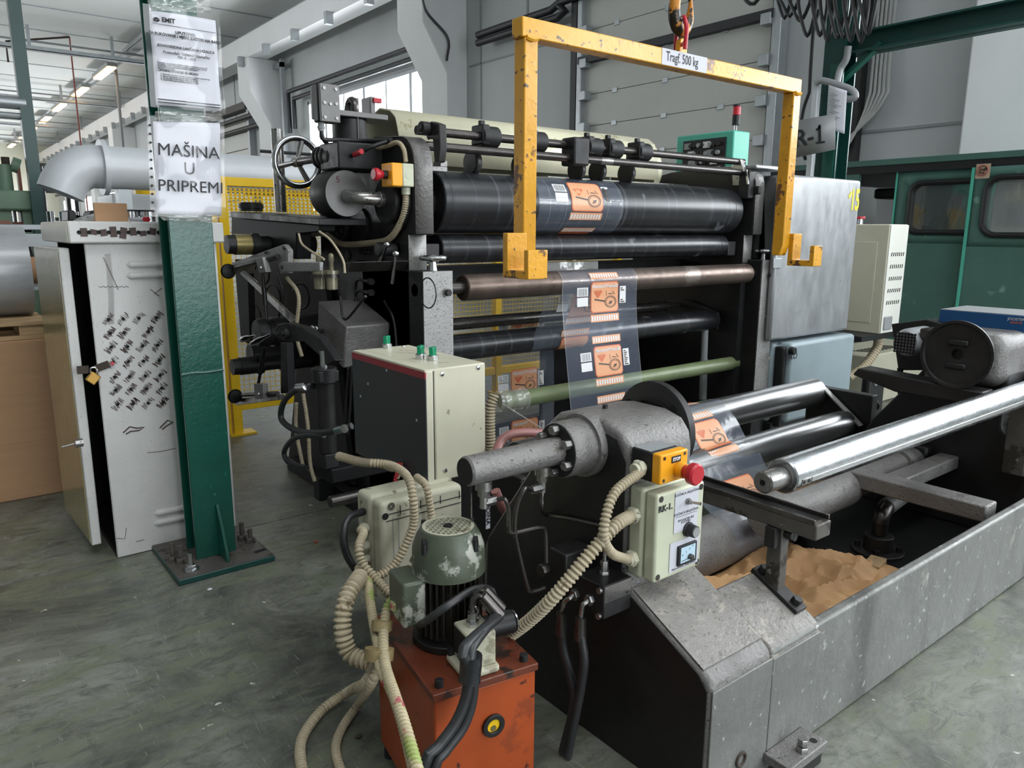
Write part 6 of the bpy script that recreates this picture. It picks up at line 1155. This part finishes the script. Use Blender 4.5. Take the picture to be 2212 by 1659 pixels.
# olive cross pipe with plastic-wrapped end and thick hose behind the control box
gp_ = thing('olive_pipe', (1.9, 1.95, .5), 'olive green painted pipe with clear plastic wrapped round its left end', 'pipe')
YP = 2.3; a = at(1085, 868, Y=YP); MB().cyl((a.x, YP, a.z), (3.28, YP, a.z), .034, n=28).build('pipe_body', mat('olive_pipe_paint', '6e7b58', .42, .05, .14, 8), gp_)
MB().tube([(a.x-.03, YP, a.z+.005), (a.x+.03, YP, a.z), (a.x+.11, YP, a.z)], .038, 18, rf=lambda L: .038+.005*math.sin(L*190)+.003*random.random()).build('plastic_wrap', M['wrap'], gp_)
MB().bar((a.x-.02, YP-.03, a.z), (a.x+.19, YP-.05, a.z-.14), .004, .004).build('wrap_tail', M['wrap'], gp_)
conduit([(a.x-.04, YP, a.z+.035), (a.x-.06, YP, a.z-.02), (a.x-.06, YP, a.z-.15), (a.x-.055, YP-.01, a.z-.3), (a.x-.04, YP-.03, .1), (a.x-.04, YP-.04, .025)], .023, 'thick beige conduit hanging from the end of the olive pipe', pitch=.0125)

sk2 = thing('plastic_sack', (2.3, 3.3, 0), 'white plastic sack with green lettering slumped behind the machine', 'sack')
a = at(1195, 785, Y=3.3); b = at(1255, 870, Y=3.3); MB().grid(10, 10, lambda u, v: V((a.x-.02+.42*u, 3.3-.06*math.sin(u*3.1)*math.sin(v*2.6), .02+(a.z+.03)*v+.02*math.sin(u*9)))).build('sack_skin', M['paper'], sk2, thick=.003); text('sack_lettering', 'LDPE', .05, M['greensw'], sk2, at(1217, 780, Y=3.22), rot=-.9, ext=.0004)
for i, (px, py, w_) in enumerate(((1425, 845, .16), (1470, 838, .12))):
    p = at(px, py, Y=2.85); tag(MB().box((p.x-w_/2, 2.8, .05 if i else .05), (p.x+w_/2, 2.92, .05+w_*1.3)).build('brown_carton', M['carton'], None, .003), ['larger brown carton inside the machine behind the film', 'smaller brown carton inside the machine at the right'][i], 'box', 'cartons inside the machine')
# ================================================================ yellow lifting frame on the hoist hook
lf = thing('lifting_frame', (1.8, 1.52, 1.0), 'yellow square-tube lifting frame with J-hooks and Tragf. 500 kg label', 'lifting frame')
Y0, tk = 1.5, .042
xl, xr = 1.216, 2.372; zt0, zt1 = 1.556, 1.602
MB().box((xl-.008, Y0, zt0), (xr+tk, Y0+tk, zt1)).build('top_beam', M['yellow'], lf, .003)
for nm, x in (('left_leg', xl), ('right_leg', xr)): MB().prism([(Y0, zt0), (Y0, 1.055), (Y0+.012, 1.02), (Y0+tk, 1.02), (Y0+tk, zt0)], 'X', x, x+tk).build(nm, M['yellow'], lf, .003)
for x0, x1 in ((xl-.062, xl), (xr+tk, xr+tk+.052)):
    zz = .985; o = MB().prism([(Y0+.005, 1.095), (Y0+.005, zz), (1.405, zz), (1.405, 1.055), (1.422, 1.055), (1.422, zz+.02), (Y0-.014, zz+.02), (Y0-.014, 1.095)], 'X', x0, x1).build('j_hook', M['yellow'], lf, .002)
for x in (xl, xr): MB().tube([(x+.004, Y0-.001, zt0), (x+.02, Y0-.003, zt0-.004), (x+tk-.004, Y0-.001, zt0)], .006, 6).build('weld_bead', M['yellow'], lf)
a, b = at(1430, 108, Y=Y0), at(1526, 150, Y=Y0); MB().box((a.x, Y0-.0012, zt0+.002), (b.x, Y0, zt1-.001)).build('capacity_label', M['paper'], lf); text('label_lettering', 'Tragf. 500 kg', .036, M['ink'], lf, ((a.x+b.x)/2-.012, Y0-.0016, (zt0+zt1)/2+.002), ext=.0002, sx=.74, bold=.0003)
hx_ = at(1472, 95, Y=Y0+.02).x; MB().prism([(hx_-.016, zt1), (hx_-.014, zt1+.035), (hx_-.006, zt1+.042), (hx_+.012, zt1+.042), (hx_+.018, zt1+.03), (hx_+.018, zt1)], 'Y', Y0+.012, Y0+.03).build('lifting_lug', M['yellow'], lf, .003)
sk_ = thing('shackle', (hx_, Y0+.02, zt1+.02), 'crimson shackle linking the lifting frame to the hoist hook', 'shackle')
MB().tube([(hx_-.022, Y0-.012, zt1+.005), (hx_-.022, Y0-.014, zt1+.06), (hx_-.016, Y0, zt1+.09), (hx_+.0, Y0+.02, zt1+.097), (hx_+.012, Y0+.045, zt1+.09), (hx_+.017, Y0+.055, zt1+.06), (hx_+.017, Y0+.055, zt1+.005)], .0065, 12, .006).build('bow', M['red'], sk_); MB().cyl((hx_-.026, Y0-.014, zt1+.022), (hx_+.024, Y0+.058, zt1+.022), .0055, n=12).build('pin', M['red'], sk_)
hk = thing('hoist_hook', (hx_, Y0+.02, zt1+.08), 'worn yellow and black hoist hook on its chain above the lifting frame', 'hook')
hc_ = V((hx_-.002, Y0+.02, zt1+.108)); M['hookp'] = mat('worn_hook_paint', 'b9771c', .4, .1, .2, 10, chips=('17150f', 11, .5))
HK = [hc_+V((x, 0, z)) for x, z in ((-.012, .075), (-.028, .045), (-.036, .01), (-.032, -.022), (-.012, -.043), (.014, -.04), (.03, -.015), (.034, .02), (.032, .045))]
rr = [.012, .014, .016, .018, .019, .018, .015, .011, .006]
def hrf(L): 
    t_ = min(.9999, L/.235)*8; i = int(t_); return rr[i]+(rr[i+1]-rr[i])*(t_-i)
MB().tube(HK, .014, 14, .006, rf=hrf).build('hook_body', M['hookp'], hk); MB().tube([hc_+V((-.004, 0, .066)), hc_+V((.015, 0, .052)), hc_+V((.03, 0, .04))], .005, 8).build('safety_latch', M['gasket'], hk)
MB().lathe(hc_+V((0, 0, .07)), (0,0,1), [(0, .016), (.01, .02), (.05, .024), (.09, .02), (.1, .012)], 20).build('swivel_block', M['galv'], hk)
z_ = hc_.z+.17; MB().cyl((hc_.x, hc_.y, z_), (hc_.x, hc_.y, 6.62), .006, n=8).build('load_chain', M['steel'], hk)
# ================================================================ jib crane column at the right
jc = thing('jib_crane', (5.0, 2.8, 0), 'dark green jib crane column with long I-beam arm at the right', 'crane')
XJ = 5.0; ya, yb2 = at(1800, 400, X=XJ).y, at(1757, 400, X=XJ).y
MB().box((XJ, ya, 0), (XJ+.012, yb2, 6.6)).box((XJ+.15, ya, 0), (XJ+.162, yb2, 6.6)).box((XJ+.012, (ya+yb2)/2-.006, 0), (XJ+.15, (ya+yb2)/2+.006, 6.6)).build('column_profile', M['dkgreen'], jc)
zb0, zb1 = at(2212, 45, X=XJ).z, at(2212, -8, X=XJ).z
for z0, z1, w0 in ((zb0, zb0+.012, .08), (zb1-.012, zb1, .08), (zb0, zb1, .006)): MB().box((XJ+.08-w0, -2.5, z0), (XJ+.08+w0, ya, z1)).build('arm_flange' if w0 > .01 else 'arm_web', M['dkgreen'], jc)
MB().bar(at(1811, 182, X=XJ+.08), at(1905, 92, X=XJ+.08), .06, .03).build('brace', M['green'], jc, .003)
MB().box((XJ-.012, ya+.01, 0), (XJ, ya+.09, 2.2)).build('bright_strip', M['green'], jc)
sg_ = thing('machine_sign', at(1757, 330, X=XJ-.2), 'tilted grey metal plate lettered R-1 hung before the jib column', 'sign')
q = [at(x, y, X=XJ-.2) for x, y in ((1713, 262), (1803, 246), (1804, 323), (1707, 343))]; MB().add(q, [(0,3,2,1)]).build('plate', M['signgrey'], sg_, thick=.004)
ex, ez = (q[2]-q[3]), (q[0]-q[3]); M3 = Matrix((ex.normalized(), (ez-ex.normalized()*ez.dot(ex.normalized())).normalized(), V((-1,0,0)))).transposed()
text('sign_lettering', 'R-1', .16, M['ink'], sg_, at(1748, 296, X=XJ-.206), ext=.0005, M3=M3, bold=.002); MB().bar(at(1772, 274, X=XJ-.206), at(1763, 281, X=XJ-.206), .014, .001, (1,0,0)).build('sign_lettering', M['ink'], sg_); MB().bar(at(1763, 309, X=XJ-.206), at(1782, 306.5, X=XJ-.206), .012, .001, (1,0,0)).build('sign_lettering', M['ink'], sg_); MB().bar(at(1757, 262, X=XJ-.19), at(1757, 262, X=XJ)+V((0,0,0)), .02, .02).build('sign_bracket', M['dark'], sg_)
cp_ = thing('conduit_post', (XJ-.06, 2.75, 0), 'pale grey upright with grey hose bent over its top beside the jib column', 'post')
p = at(1757, 260, X=XJ-.08); pt = at(1760, 180, X=XJ-.08); MB().box((XJ-.09, p.y-.02, 0), (XJ-.05, p.y+.02, pt.z)).build('upright', M['duct'], cp_, .004)
MB().tube([at(1762, 180, X=XJ-.1), at(1775, 174, X=XJ-.1), at(1810, 183, X=XJ-.1), at(1840, 195, X=XJ-.1), at(1848, 208, X=XJ-.1), at(1835, 214, X=XJ-.1), at(1812, 210, X=XJ-.1)], .022, 14).build('grey_hose', M['grey'], cp_); MB().tube([at(1808, 180, X=XJ-.05), at(1815, 150, X=XJ-.02), at(1828, 128, X=XJ-.02), at(1833, 100, X=XJ-.02)], .022, 12).build('grey_hose', M['grey'], cp_)
pn = thing('hanging_papers', at(1810, 290, X=XJ-.13), 'curled printed paper hanging from the grey hose beside the R-1 sign', 'paper')
q = [at(x, y, X=XJ-.13) for x, y in ((1790, 183), (1830, 196), (1826, 272), (1786, 262))]; q[2:] = [q[2]+V((-.0,0,-.05)), q[3]+V((0,0,-.04))]
MB().grid(10, 12, lambda u, v: q[3].lerp(q[2], u).lerp(q[0].lerp(q[1], u), v)+V((-.02*math.sin(u*3.1), 0, 0))).build('sheet', M['paper'], pn, thick=.001)
for i in range(12): a = q[3].lerp(q[0], .22+i*.055); b = q[2].lerp(q[1], .22+i*.055); MB().bar(a.lerp(b, .15)+V((-.025,0,0)), a.lerp(b, .15+.7*((i*7) % 5+2)/6)+V((-.025,0,0)), .001, .004).build('print_line', M['grey'], pn)
for k in range(11):
    x0 = 1690+k*19+random.uniform(-6, 6); w_ = random.uniform(26, 46); dep = random.uniform(35, 62) if 2 < k < 10 else random.uniform(5, 25); XX = XJ-.08-.012*k
    pts = [at(x0-w_*.5, -80, X=XX), at(x0-w_*.55, -10, X=XX), at(x0-w_*.42, dep*.7, X=XX), at(x0, dep+22+k*3, X=XX), at(x0+w_*.42, dep*.7, X=XX), at(x0+w_*.5, -10, X=XX), at(x0+w_*.42, -80, X=XX)]
    tag(MB().tube(pts, .012, 8, .03).build('flat_cable_loop', M['cable']), 'black trailing cable loop hanging from the jib arm, %s' % ('first from the left', 'second from the left', 'third from the left', 'fourth from the left', 'fifth from the left', 'middle of the bunch', 'just right of the middle', 'fifth from the right', 'third from the right', 'second from the right', 'rightmost')[k], 'cable', 'black cable loops hanging from the jib arm')
tag(MB().tube([at(1650, -20, X=4.4), at(1630, 8, X=4.4), at(1612, 2, X=4.4), at(1600, -20, X=4.4)], .012, 8, .03).build('flat_cable_loop', M['cable']), 'separate small black cable loop at the top edge left of the bunch', 'cable', 'black cable loops hanging from the jib arm')
for i, q_ in enumerate(([(1770, 20), (1758, 60), (1752, 130), (1748, 200)], [(1748, 200), (1735, 240), (1728, 300), (1740, 345)])): tag(MB().tube([at(x, y, X=XJ-.03) for x, y in q_], .012, 8, .03).build('column_cable', M['cable']), ['black cable running down the left side of the jib column', 'black cable bowed behind the R-1 sign'][i], 'cable')
# ================================================================ green cabin with rounded windows
gb_ = thing('green_cabin', (6.4, 2.2, 0), 'matt green machine cabin with rounded rubber-framed windows at the right', 'cabin')
XC = 5.9; zt_c = at(1800, 352, X=XC).z; yA, yB, yC = at(1925, 500, X=XC).y, at(2093, 500, X=XC).y, .2
yD = at(1850, 440, X=XC).y; yE = 3.9
MB().box((XC-.01, yC, zt_c-.045), (XC+2.2, yE, zt_c)).build('roof_edge', M['cabin'], gb_, .004); MB().box((XC+.0, yC, zt_c-.10), (XC+2.15, yE, zt_c-.045)).build('black_rail', M['gasket'], gb_)
def rr_(y0, y1, z0, z1, r, n=8):
    out = []
    for cy, cz, a0 in ((y1-r, z1-r, 0), (y0+r, z1-r, 90), (y0+r, z0+r, 180), (y1-r, z0+r, 270)):
        for i in range(n+1): a = math.radians(a0+90*i/n); out.append((cy+r*math.cos(a), cz+r*math.sin(a)))
    return out
def cpanel(name, x, y0, y1, z0, z1, win):
    inn = rr_(*win); cy, cz = (win[0]+win[1])/2, (win[2]+win[3])/2; o_ = []
    for a, b in inn:
        d, e = a-cy, b-cz; t_ = min(((y1-cy)/d if d > 1e-9 else (y0-cy)/d if d < -1e-9 else 1e9), ((z1-cz)/e if e > 1e-9 else (z0-cz)/e if e < -1e-9 else 1e9)); o_.append((cy+d*t_, cz+e*t_))
    # make sure the rectangle corners are reached
    for cx_, cz_ in ((y0, z0), (y0, z1), (y1, z0), (y1, z1)):
        i = min(range(len(o_)), key=lambda i: (o_[i][0]-cx_)**2+(o_[i][1]-cz_)**2); o_[i] = (cx_, cz_)
    n = len(inn); b = MB(); b.add([(x, a, c) for a, c in inn]+[(x, a, c) for a, c in o_], [(i, (i+1)%n, n+(i+1)%n, n+i) for i in range(n)]); p_ = b.build(name, M['cabin'], gb_, thick=.02, sharp=60)
    g_ = MB().tube([V((x-.012, a, c)) for a, c in inn]+[V((x-.012, *inn[0]))], .02, 8, smooth=False, caps=False).build('window_gasket', M['gasket'], p_)
    MB().box((x+.004, win[0], win[2]), (x+.008, win[1], win[3])).build('window_pane', M['cabglass'], p_); return p_
zwb, zwt = at(2010, 502, X=XC).z, at(2060, 392, X=XC).z; w1a, w1b = at(1962, 450, X=XC).y, at(2112, 450, X=XC).y
cpanel('sliding_panel', XC+.03, yB-.12, yA, zwb-.08, zt_c-.10, (w1b, w1a, zwb, zwt, .075)); MB().box((XC+.02, yB-.12, .02), (XC+.04, yA, zwb-.08)).build('sliding_panel_skirt', M['cabin'], gb_)
zwb2, zwt2 = at(2160, 508, X=XC-.02).z, at(2180, 382, X=XC-.02).z; w2a = at(2127, 450, X=XC-.02).y
cpanel('front_panel', XC-.02, yC+.6, yB, zwb2-.08, zt_c-.10, (w2a-.95, w2a, zwb2, zwt2, .09)); MB().box((XC-.03, yC+.6, .02), (XC-.01, yB, zwb2-.08)).build('front_panel_skirt', M['cabin'], gb_)
MB().box((XC-.035, yB-.004, .02), (XC-.005, yB+.016, zt_c-.10)).build('panel_edge', M['teal'], gb_); MB().box((XC+.015, yA-.0, .02), (XC+.045, yA+.012, zt_c-.10)).build('panel_edge', M['teal'], gb_)
MB().box((XC, yD, .02), (XC+.04, yE, zt_c-.10)).build('left_panel', M['cabin'], gb_); MB().box((XC+1.9, yC, 0), (XC+1.95, yE, zt_c-.1)).build('rear_panel', M['wallp'], gb_); MB().box((XC+.3, yA-.05, 0), (XC+1.2, yA+.0, zt_c-.12)).build('inner_wall', M['gasket'], gb_); MB().box((XC+.25, yA+.1, zt_c-.28), (XC+.5, yD, zt_c-.2)).build('inner_tube', M['gasket'], gb_, .02)
for a, b in (((1972, 480), (2003, 450)), ((1998, 495), (2043, 448))): MB().bar(at(*a, X=XC+.12), at(*b, X=XC+.12), .012, .014).build('wiper', M['gasket'], gb_)
MB().ext([(1988, 500), (1992, 485), (2003, 487), (2025, 492), (2024, 500)], 'X', XC+.1, XC+.2).build('wiper_motor', M['gasket'], gb_)
MB().bar(at(2045, 500, X=XC+.8), at(2085, 410, X=XC+.8), .08, .06).build('inner_strut', M['dark'], gb_)
p = at(2123, 370, X=XC-.034); MB().box((XC-.034, p.y-.045, p.z-.048), (XC-.031, p.y+.045, p.z+.05)).build('warning_plate', mat('faded_warning_plate', 'b49a86', .6), gb_); MB().torus(p+V((-.004,0,.006)), (1,0,0), .033, .004, 30, 6).build('warning_ring', mat('faded_red_ring', '9c5b4d', .6), gb_); MB().torus(p+V((-.004,.004,0)), (1,0,0), .014, .0025, 20, 6).torus(p+V((-.004,-.018,.016)), (1,0,0), .007, .0025, 14, 6).build('warning_gear', M['dark'], gb_); MB().bar(p+V((-.005,.02,.03)), p+V((-.005,-.02,-.02)), .002, .005).build('warning_bar', bpy.data.materials['faded_red_ring'], gb_)
# ================================================================ white vented cabinet, chest, green panel with lamp
vc = thing('vented_cabinet', (4.5, 2.2, .5), 'slim pale electrical cabinet with rows of vent holes and red stop button on top', 'cabinet')
a, b = at(1899, 722, Y=2.1), at(1966, 485, Y=2.1); c0, c1 = a.x, a.x+(at(1938, 716, Y=2.1).x-a.x); z0, z1 = a.z, b.z
M['ventw'] = mat('pale_cabinet_paint', 'dcdcd4', .45, 0, .04, 4)
MB().box((c0, 2.1, z0), (c1, 2.62, z1)).build('body', M['cream'], vc, .006); MB().box((c0+.004, 2.094, z0+.004), (c1-.004, 2.1, z1-.004)).build('vent_panel', M['ventw'], vc, .003)
for r_ in range(9):
    hm = MB(); zz = z1-.17-.083*r_*(z1-z0)/.66*.88
    if zz < z0+.15: break
    for i in range(7): x = c0+.04+i*(c1-c0-.08)/6; hm.obox((x, 2.0935, zz), (.008, .002, .022), (0, .25, 0))
    tag(hm.build('vent_row', M['void'], vc), kind='stuff')
p = at(1917, 700, Y=2.09); MB().box((p.x-.045, 2.085, p.z-.035), (p.x+.05, 2.096, p.z+.045)).build('vent_louvre', M['grey'], vc, .01)
MB().box((c0-.003, 2.16, z0+.06), (c0, 2.6, z1-.1)).build('door', M['cream'], vc, .002); p = V((c0-.004, 2.55, z1-.13)); MB().cyl(p, p+V((-.012,0,0)), .012, n=16).build('door_lock', M['gasket'], vc)
p = V((c0+.03, 2.3, z1)); MB().cyl(p, p+V((0,0,.03)), .024, n=20).build('button_stem', M['bright'], vc); MB().cyl(p+V((0,0,.03)), p+V((0,0,.045)), .032, n=24).build('stop_button', M['red'], vc, .004)
MB().box((c0-.2, 2.1, z0-.03), (c1, 2.5, z0)).build('mount_shelf', M['gasket'], vc); MB().box((c0+.02, 2.55, 0), (c1-.02, 2.61, z0)).build('pedestal', M['dark'], vc)
MB().hose([(c0+.1, 2.15, z0-.03), (c0+.09, 2.15, z0-.1), (c0+.0, 2.17, z0-.2), (c0-.12, 2.2, z0-.26)], .028, .016).build('conduit', M['hose'], vc)
ch = thing('cream_chest', (5.0, 1.9, 0), 'low cream metal chest with vent slots behind the unwinding stand', 'chest')
a = at(1852, 830, Y=2.3); zc1 = at(1900, 765, Y=2.3).z; a.x = max(a.x, 4.7); MB().box((a.x, 2.3, 0), (a.x+.9, 2.66, zc1)).build('chest_body', M['cream'], ch, .01)
for i in range(9): p = V((a.x+.15+i*.05, 2.42, 0)); MB().obox((p.x, 2.42, zc1+.001), (.02, .12, .002), (0,0,.5)).build('vent_slot', M['void'], ch)
gp2 = thing('teal_control_panel', (3.95, 3.1, 1.45), 'teal control panel with black face of knobs and a red beacon behind the machine', 'control panel')
XP = 3.9; a, b = at(1462, 294, X=XP), at(1581, 362, X=XP); yf, yn = a.y, b.y; zz1, zz0 = at(1581, 281, X=XP).z, b.z-.02
MB().box((XP, yn, zz0), (XP+.16, yf, zz1)).build('housing', M['teal'], gp2, .008); MB().box((XP-.006, yn+.05, zz0+.0), (XP, yf-.06, zz1-.035)).build('black_face', M['gasket'], gp2)
for r_ in range(4):
    for c_ in range(9):
        p = V((XP-.006, yf-.1-(yf-yn-.2)*c_/8, zz1-.07-.05*r_))
        if (r_*7+c_*3) % 5 == 0: MB().box(p+V((-.012,-.022,-.018)), p+V((0,.022,.018))).build('meter', M['printwhite' if c_ % 2 else 'grey'], gp2)
        else: MB().cyl(p, p+V((-.018,0,0)), .013, n=12).build('knob', M['grey' if (r_+c_) % 3 == 0 else 'dark'], gp2)
MB().cyl((XP+.08, (yf+yn)/2, 0), (XP+.08, (yf+yn)/2, zz0), .04, n=16).build('stand', M['teal'], gp2)
bc = at(1590, 262, X=XP+.06); bt = at(1590, 227, X=XP+.06).z; yb3 = yn+.03; p = V((XP+.06, bc.y, zz1)); p.y = max(p.y, yn+.02)
MB().cyl(p, p+V((0,0,.035)), .008, n=10).build('beacon_stem', M['bright'], gp2); MB().cyl(p+V((0,0,.035)), p+V((0,0,.09)), .024, n=20).build('beacon_base', M['gasket'], gp2); MB().cyl(p+V((0,0,.09)), p+V((0,0,.14)), .024, n=20).build('beacon_lens', M['red'], gp2, .003); MB().cyl(p+V((0,0,.14)), p+V((0,0,.148)), .024, n=20).build('beacon_cap', M['gasket'], gp2)
# black pivot plate with hole beside the lower cover
pv = thing('pivot_plate', (3.4, 1.75, 0), 'upright black steel plate with round hole and steel pin behind the feed rollers', 'bracket')
a = [at(x, y, Y=1.7) for x, y in ((1872, 806), (1915, 806), (1915, 920), (1868, 920))]; MB().box((a[3].x, 1.7, 0), (a[1].x, 1.74, a[0].z)).build('plate', M['black'], pv, .012)
p = at(1893, 824, Y=1.699); MB().cyl(p, p+V((0,-.002,0)), .022, n=24).build('hole', M['grey'], pv); p = at(1888, 868, Y=1.7); MB().cyl(p, p+V((-.09,-.05,0)), .02, n=16).build('pin', M['rod'], pv)
# small debris on the floor
for i, (px, py, lab) in enumerate(((683, 1170, 'small orange stone chip on the floor left of the junction box'), (775, 1590, 'dark metal scrap on the floor left of the orange tank'), (453, 1273, 'tiny white pebble on the floor in front of the column base'))):
    p = at(px, py, Z=.004); tag(MB().sphere(p, .007, (1.2,.8,.6), 8, 6).build('floor_debris', [M['orange'], M['stone'], M['paper']][i]), lab, 'debris', 'crumbs on the floor')
